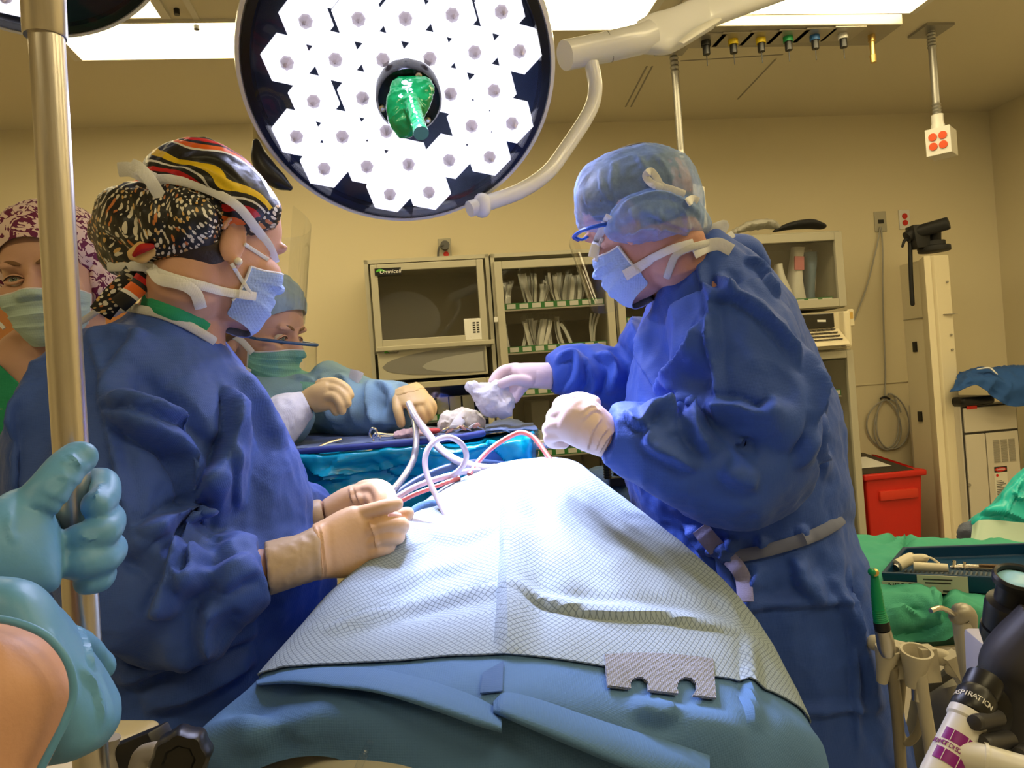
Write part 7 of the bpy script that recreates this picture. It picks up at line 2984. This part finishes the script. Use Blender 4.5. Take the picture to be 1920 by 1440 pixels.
h2 = thing('surgical_driver', 'steel driver handle lying in the right part of the navy tray', 'driver', P(1860, 1060, 1.6))
b = MB()
b.tube([T(.44, .34, -.006), T(.50, .34, -.004), T(.60, .34, -.004), T(.62, .34, -.004), T(.92, .33, -.004)], [.004, .006, .007, .007, .008], 16)
b.tube([T(.46, .40, .004), T(.47, .36, .006), T(.47, .30, -.004)], .0035, 10)
b.tube([T(.53, .40, .002), T(.54, .36, .004), T(.54, .30, -.004)], .003, 10)
b.build('shaft', SST, h2)
b = MB()
b.tube([T(.64, .30, .004), T(.78, .30, .004)], .0028, 10)
b.build('insert', mat('brown_inlay', (.16, .09, .04), .4), h2)

# ------------------------------------------------------------------ dental unit rail, handpiece, syringe, hoses
BEI = mat('beige_plastic', (.62, .56, .44), .45)
BEID = mat('dark_beige', (.30, .26, .19), .5)
du_ = thing('handpiece_holder', 'beige rail with cup holders for dental handpieces', 'holder', P(1710, 1250, 1.12))
D_ = 1.12
b = MB()
b.tube(PL([(1640, 1205, D_ + .05), (1700, 1220, D_ + .02), (1768, 1233, D_ - .01)]), [.012, .012, .012], 18, 14, round_=True)
b.build('rail', BEI, du_)


def cup(c, ang, r=.0215):
    ax_ = V3((math.sin(ang), -.25, math.cos(ang))).normalized()
    mbx = MB()
    prof = [(r * .45, -.050), (r * .55, -.038), (r * .75, -.02), (r, .0), (r * 1.02, .007), (r * .86, .007), (r * .80, .0), (r * .5, -.02), (r * .33, -.050)]
    ax3 = ax_
    u_ = V3((1, 0, 0))
    mbx.lathe(prof, 28, c, ax3, caps=False)
    mbx.obox(c + V3((r * 1.0, .012, -.018)), V3((r * .5, 0, 0)), V3((0, .012, 0)), V3((-.002, 0, .024)))
    return mbx.build('cup', BEI, du_)


cup(P(1664, 1222, D_), .12, .017)
c2_ = cup(P(1718, 1228, D_ - .02), .05)
b = MB()
b.lathe([(.0085, -.062), (.0095, -.015), (.0075, -.008), (.005, -.008)], 20, P(1721, 1238, D_ - .02), V3((-.03, -.2, 1)))
b.build('empty_socket', SST, c2_)
gh = thing('dental_handpiece', 'green ribbed handpiece standing in the left cup of the beige rail', 'handpiece', P(1660, 1240, D_))
b = MB()
GP = mat('green_handpiece', (.0, .30, .13), .35)
pth = [(1640, 1078, D_ - .02), (1642, 1100, D_ - .02), (1647, 1140, D_ - .02), (1652, 1165, D_ - .02)]
k = 40
A = catmull(pth, k)
rads = []
for i in range(k):
    f = i / (k - 1)
    rads.append(.0052 + .0048 * f + (.0006 if (i % 2 and f > .35) else 0))
b.tube([P(*a) for a in A], rads, 18)
b.tube(PL([(1640, 1078, D_ - .02), (1634, 1072, D_ - .035)]), [.0052, .0052], 14, round_=True)
b.build('handle', GP, gh)
b = MB()
b.tube(PL([(1652, 1165, D_ - .02), (1655, 1180, D_ - .02)]), .0108, 20)
b.build('black_band', BLACKP, gh)
b = MB()
b.tube(PL([(1655, 1180, D_ - .02), (1662, 1212, D_ - .015), (1664, 1225, D_ - .01)]), [.0108, .0125, .010], 20)
b.build('steel_coupling', STEEL, gh)
b = MB()
b.lathe([(.0055, -.004), (.0055, .006), (.002, .007)], 12, P(1640, 1074, D_ - .028), V3((-.3, -.8, .3)))
b.build('bur_cap', BRASS, gh)
b = MB()
b.obox(P(1627, 1076, 1.25), V3((.011, 0, 0)), V3((0, .006, 0)), V3((0, 0, .008)))
b.tube(PL([(1628, 1080, 1.25), (1645, 1240, 1.30)]), .004, 8)
tag(b.build('blue_connector', mat('navy_connector', (.03, .05, .13), .5)), 'small navy connector poking up left of the green handpiece', 'connector')
sy = thing('air_water_syringe', 'grey air water syringe with a bent steel nozzle', 'syringe', P(1812, 1280, 1.08))
b = MB()
b.tube(PL([(1804, 1160, 1.06), (1808, 1200, 1.06), (1814, 1250, 1.06), (1818, 1290, 1.07)]), [.013, .0125, .011, .008], 20, 30)
b.build('barrel', mat('pale_grey_metal', (.55, .52, .46), .4, .3), sy)
b = MB()
b.tube(PL([(1796, 1155, 1.055), (1804, 1150, 1.055), (1812, 1158, 1.06), (1818, 1185, 1.062)]), [.012, .0145, .014, .009], 18, 16, round_=True)
b.build('head', mat('grey_metal', (.40, .37, .32), .4, .4), sy)
b = MB()
b.tube(PL([(1790, 1153, 1.05), (1778, 1145, 1.04), (1765, 1140, 1.03), (1756, 1141, 1.025), (1745, 1145, 1.02)]), [.0036, .0036, .0034, .0034, .0034], 12, 24)
b.build('nozzle', SST, sy)
b = MB()
b.obox(P(1798, 1255, 1.10), V3((.010, 0, .004)), V3((0, .012, 0)), V3((-.012, 0, .022)))
b.tube(PL([(1786, 1254, 1.10), (1798, 1258, 1.10)]), .011, 14, round_=True)
b.build('holder', BEI, sy)
for k, (pts, r, lb) in enumerate(([[(1724, 1262, D_ - .02), (1732, 1320, D_ - .01), (1742, 1380, D_), (1752, 1450, D_ + .02)], .0095, 'beige hose hanging straight down from the right cup holder'], [[(1672, 1250, D_), (1678, 1300, D_ + .02), (1684, 1360, D_ + .04), (1690, 1450, D_ + .06)], .0085, 'beige hose hanging down from the left cup holder'],
                                     [[(1696, 1240, D_ + .04), (1690, 1300, D_ + .05), (1686, 1360, D_ + .05), (1700, 1392, D_ + .04), (1722, 1370, D_ + .03), (1730, 1320, D_ + .03)], .006, 'thin dark beige hose looping behind the cup holders'], [[(1818, 1290, 1.07), (1822, 1330, 1.08), (1826, 1400, 1.10), (1828, 1500, 1.12)], .0065, 'thin beige hose under the air water syringe'])):
    b = MB()
    b.tube(PL(pts), r, 12, 50)
    tag(b.build('hose', BEID if k else BEI), lb, 'hose')
# body of the dental unit under the rail
b = MB()
b.loft([(1722, 1330, 1810, 1310, 1.35, .10), (1722, 1400, 1825, 1390, 1.35, .12), (1730, 1600, 1840, 1600, 1.35, .12), (1745, 1950, 1860, 1950, 1.35, .12), (1750, 2090, 1870, 2090, 1.35, .12)], 40, 36, e=2.6, dome=(.05, 0))
ub = tag(b.build('dental_unit', mat('unit_grey', (.20, .18, .14), .5)), 'shadowed grey base unit below the beige cup rail', 'dental unit')
b = MB()
b.tube(PL([(1735, 1290, 1.25), (1790, 1255, 1.25), (1850, 1225, 1.25)]), .009, 10)
tag(b.build('support_bar', BLACKR), 'dark diagonal bar behind the cup holders', 'bar')

# ------------------------------------------------------------------ microscope head in the right foreground
mc = thing('operating_microscope', 'black microscope head with a pale blue lens cap in the lower right corner', 'microscope', P(1910, 1440, .62))
DM = .66
DG = mat('charcoal_paint', (.045, .043, .048), .45, .2)
b = MB()
b.tube(PL([(1962, 1220, DM - .02), (1925, 1262, DM - .02), (1903, 1330, DM - .02), (1895, 1400, DM - .02), (1895, 1480, DM - .02)]), [.030, .032, .026, .024, .024], 32, 30)
b.tube(PL([(1990, 1180, DM - .03), (1925, 1262, DM - .02), (1908, 1310, DM - .02)]), [.033, .036, .024], 30, 20)
me = union(b, .002, 3)
link('tube_body', me, DG, mc)
b = MB()
ec_ = P(1908, 1100, DM)
axm = (P(1905, 1086, DM) - P(1912, 1200, DM)).normalized() + V3((0, -.35, 0))
axm.normalize()
b.lathe([(.016, -.060), (.016, -.045), (.0215, -.040), (.0225, -.020), (.0215, -.016), (.016, -.014), (.016, .002), (.0200, .004), (.0205, .009), (.0190, .0115), (.0168, .0105), (.0165, .007)], 40, ec_, axm, caps=False)
b.lathe([(.0225, -.042), (.0225, -.05), (.015, -.07), (.012, -.095)], 32, ec_, axm)
ey = b.build('eyepiece', BLACKP, mc)
b = MB()
b.lathe([(.0166, .006), (.010, .0085), (.0001, .009)], 32, ec_, axm)
b.build('lens_cap', mat('cap_sky_blue', (.30, .62, .85), .3, var=.3, vscale=60), ey)
b = MB()
b.lathe([(.017, -.09), (.013, -.105), (.016, -.13)], 24, ec_, axm)
b.build('steel_neck', mat('satin_metal', (.60, .58, .60), .3, .7), mc)
b = MB()
b.obox(P(1886, 1262, .74), V3((.026, -.004, -.001)), V3((.006, .03, 0)), V3((.001, 0, .034)))
hb_ = b.build('housing_block', mat('lilac_grey_paint', (.52, .50, .55), .4), mc, bevel=.004)
b = MB()
b.tube(PL([(1896, 1262, .66), (1872, 1300, .645), (1858, 1330, .64)]), [.020, .024, .022], 24, 14, round_=True)
b.build('joint', BLACKP, mc)
b = MB()
for p0, p1, r in (((1872, 1346), (1832, 1354), .0062), ((1890, 1388), (1846, 1396), .0078), ((1940, 1400), (1914, 1414), .006)):
    b.tube(PL([(p0[0], p0[1], .60), (p1[0], p1[1], .585)]), r, 20, 8, round_=False)
    b.lathe([(r * 1.0, 0), (r * .9, .004), (r * .4, .005)], 20, P(p1[0], p1[1], .585), P(p1[0], p1[1], .585) - P(p0[0], p0[1], .60))
b.build('knob', DG, mc)
# suction canister tube with purple label, in front of the microscope
cn = thing('suction_canister', 'white tube with purple bands and a black lettered cap in the lower right foreground', 'canister', P(1780, 1440, .58))
A_, B_ = P(1814, 1345, .60), P(1752, 1470, .58)
axc = (B_ - A_).normalized()
R0 = .0130
b = MB()
b.lathe([(.0145, -.003), (.0145, .003), (R0, .005), (R0, (B_ - A_).length), (R0 * .98, (B_ - A_).length + .03)], 40, A_, axc)
ct = b.build('tube_body', WHITEP, cn)
# side branch
b = MB()
b.tube(PL([(1800, 1412, .585), (1850, 1424, .575), (1925, 1446, .565)]), [.0105, .0105, .0105], 28)
b.tube(PL([(1843, 1422, .577), (1850, 1424, .576)]), .0118, 28)
b.build('side_branch', WHITEP, cn)
PURP = mat('purple_label', (.26, .01, .24), .4)
vd_ = (CAM - (A_ + B_) / 2).normalized()
n1 = (vd_ - axc * vd_.dot(axc)).normalized()
n2 = axc.cross(n1)


def band(h0, h1, a0_, a1_, mt, name, rr_=.0004):
    mbx = MB()
    G_ = []
    for i in range(5):
        h = h0 + (h1 - h0) * i / 4
        G_.append([A_ + axc * h + (R0 + rr_) * (math.cos(q) * n1 + math.sin(q) * n2) for q in [a0_ + (a1_ - a0_) * j / 24 for j in range(25)]])
    mbx.grid(G_)
    return mbx.build(name, mt, ct, solid=.0004)


L_ = (B_ - A_).length
band(.018, .0275, -1.15, .75, PURP, 'purple_band')
band(.0275, .0345, -1.25, .85, PAPER, 'label_strip', .0002)
band(.0345, .044, -1.15, .75, PURP, 'purple_band')
for a_0 in (-.55, .25):
    band(.018, .0275, a_0, a_0 + .03, PAPER, 'label_rule', .0008)
    band(.0345, .044, a_0, a_0 + .03, PAPER, 'label_rule', .0008)


def curved_text(s, h, a_start, da, size, mt, name, parent, rad, A0, ax0, m1, m2):
    for i, ch in enumerate(s):
        if ch == ' ':
            continue
        q = a_start + da * i
        nn_ = math.cos(q) * m1 + math.sin(q) * m2
        tn = -math.sin(q) * m1 + math.cos(q) * m2
        text(name, ch, size, A0 + ax0 * h + nn_ * rad, tn, -ax0, mt, parent, depth=.0002)


sgn_ = 1 if n2.dot(CR) > 0 else -1
m2_ = n2 * sgn_
curved_text('DO NOT DISCARD', .031, -1.05, .140, .0050, PURP, 'label_letter', ct, R0 + .0008, A_, axc, n1, m2_)
b = MB()
C0 = A_ - axc * .002
cap_ax = (P(1842, 1286, .615) - C0).normalized()
b.lathe([(.0135, 0), (.0148, .003), (.0148, .018), (.0128, .022), (.0138, .026), (.0138, .036), (.009, .040)], 40, C0, cap_ax)
cb_ = b.build('black_cap', BLACKP, cn)
vd2 = (CAM - C0).normalized()
k1 = (vd2 - cap_ax * vd2.dot(cap_ax)).normalized()
k2 = cap_ax.cross(k1)
if k2.dot(CR) < 0:
    k2 = -k2
curved_text('ASPIRATION', .012, -1.15, .21, .0095, WHITEP, 'cap_letter', cb_, .0238, C0, -cap_ax * -1 if False else cap_ax, k1, k2) if False else [text('cap_letter', ch, .0064, C0 + cap_ax * .009 + (math.cos(-1.15 + .21 * i) * k1 + math.sin(-1.15 + .21 * i) * k2) * .0150, -math.sin(-1.15 + .21 * i) * k1 + math.cos(-1.15 + .21 * i) * k2, cap_ax, WHITEP, cb_, depth=.0002) for i, ch in enumerate('ASPIRATION')]

# ------------------------------------------------------------------ beige machine at the lower left
mn = thing('anesthesia_machine', 'beige machine top with a black knob at the lower left corner', 'machine', P(150, 1500, .62))
b = MB()
b.obox(P(95, 1560, .77), V3((.076, 0, -.006)), V3((0, .08, 0)), V3((.005, 0, .080)))
b.obox(P(235, 1560, .73), V3((.034, 0, 0)), V3((0, .05, 0)), V3((0, 0, .066)))
mb_ = b.build('housing', CREAM, mn, bevel=.008, bseg=3)
b = MB()
b.obox(P(150, 1398, .69), V3((.020, 0, .003)), V3((0, .02, 0)), V3((0, 0, .006)))
b.build('top_plate', CREAM, mn, bevel=.003)
b = MB()
b.tube(PL([(206, 1382, .68), (203, 1412, .68), (206, 1440, .68)]), [.009, .0075, .009], 14, 14)
b.tube(PL([(292, 1408, .66), (268, 1416, .66), (258, 1440, .66)]), .008, 14, 14, round_=True)
b.build('grey_pipe', mat('warm_grey', (.33, .30, .26), .5), mn)
b = MB()
b.obox(P(246, 1410, .69), V3((.030, 0, .010)), V3((.004, .012, 0)), V3((-.004, 0, .011)))
b.build('black_block', BLACKP, mn, bevel=.002)
b = MB()
kc = P(338, 1424, .60)
axk = V3((.25, -1, .15)).normalized()
prof = [(.0195, -.022), (.0215, -.018), (.0215, .004), (.019, .008), (.012, .008), (.010, .005)]
b.lathe(prof, 40, kc, axk)
me = b.mesh('k')
co = getco(me)
e1k = axk.cross(V3((0, 0, 1))).normalized()
e2k = axk.cross(e1k)
for i, p in enumerate(co):
    q = V3(p) - kc
    a = math.atan2(q.dot(e2k), q.dot(e1k))
    h = q.dot(axk)
    r_ = q - axk * h
    s_ = 1 + .05 * math.cos(8 * a)
    co[i] = kc + axk * h + r_ * s_
setco(me, co)
link('knob', me, BLACKP, mn)
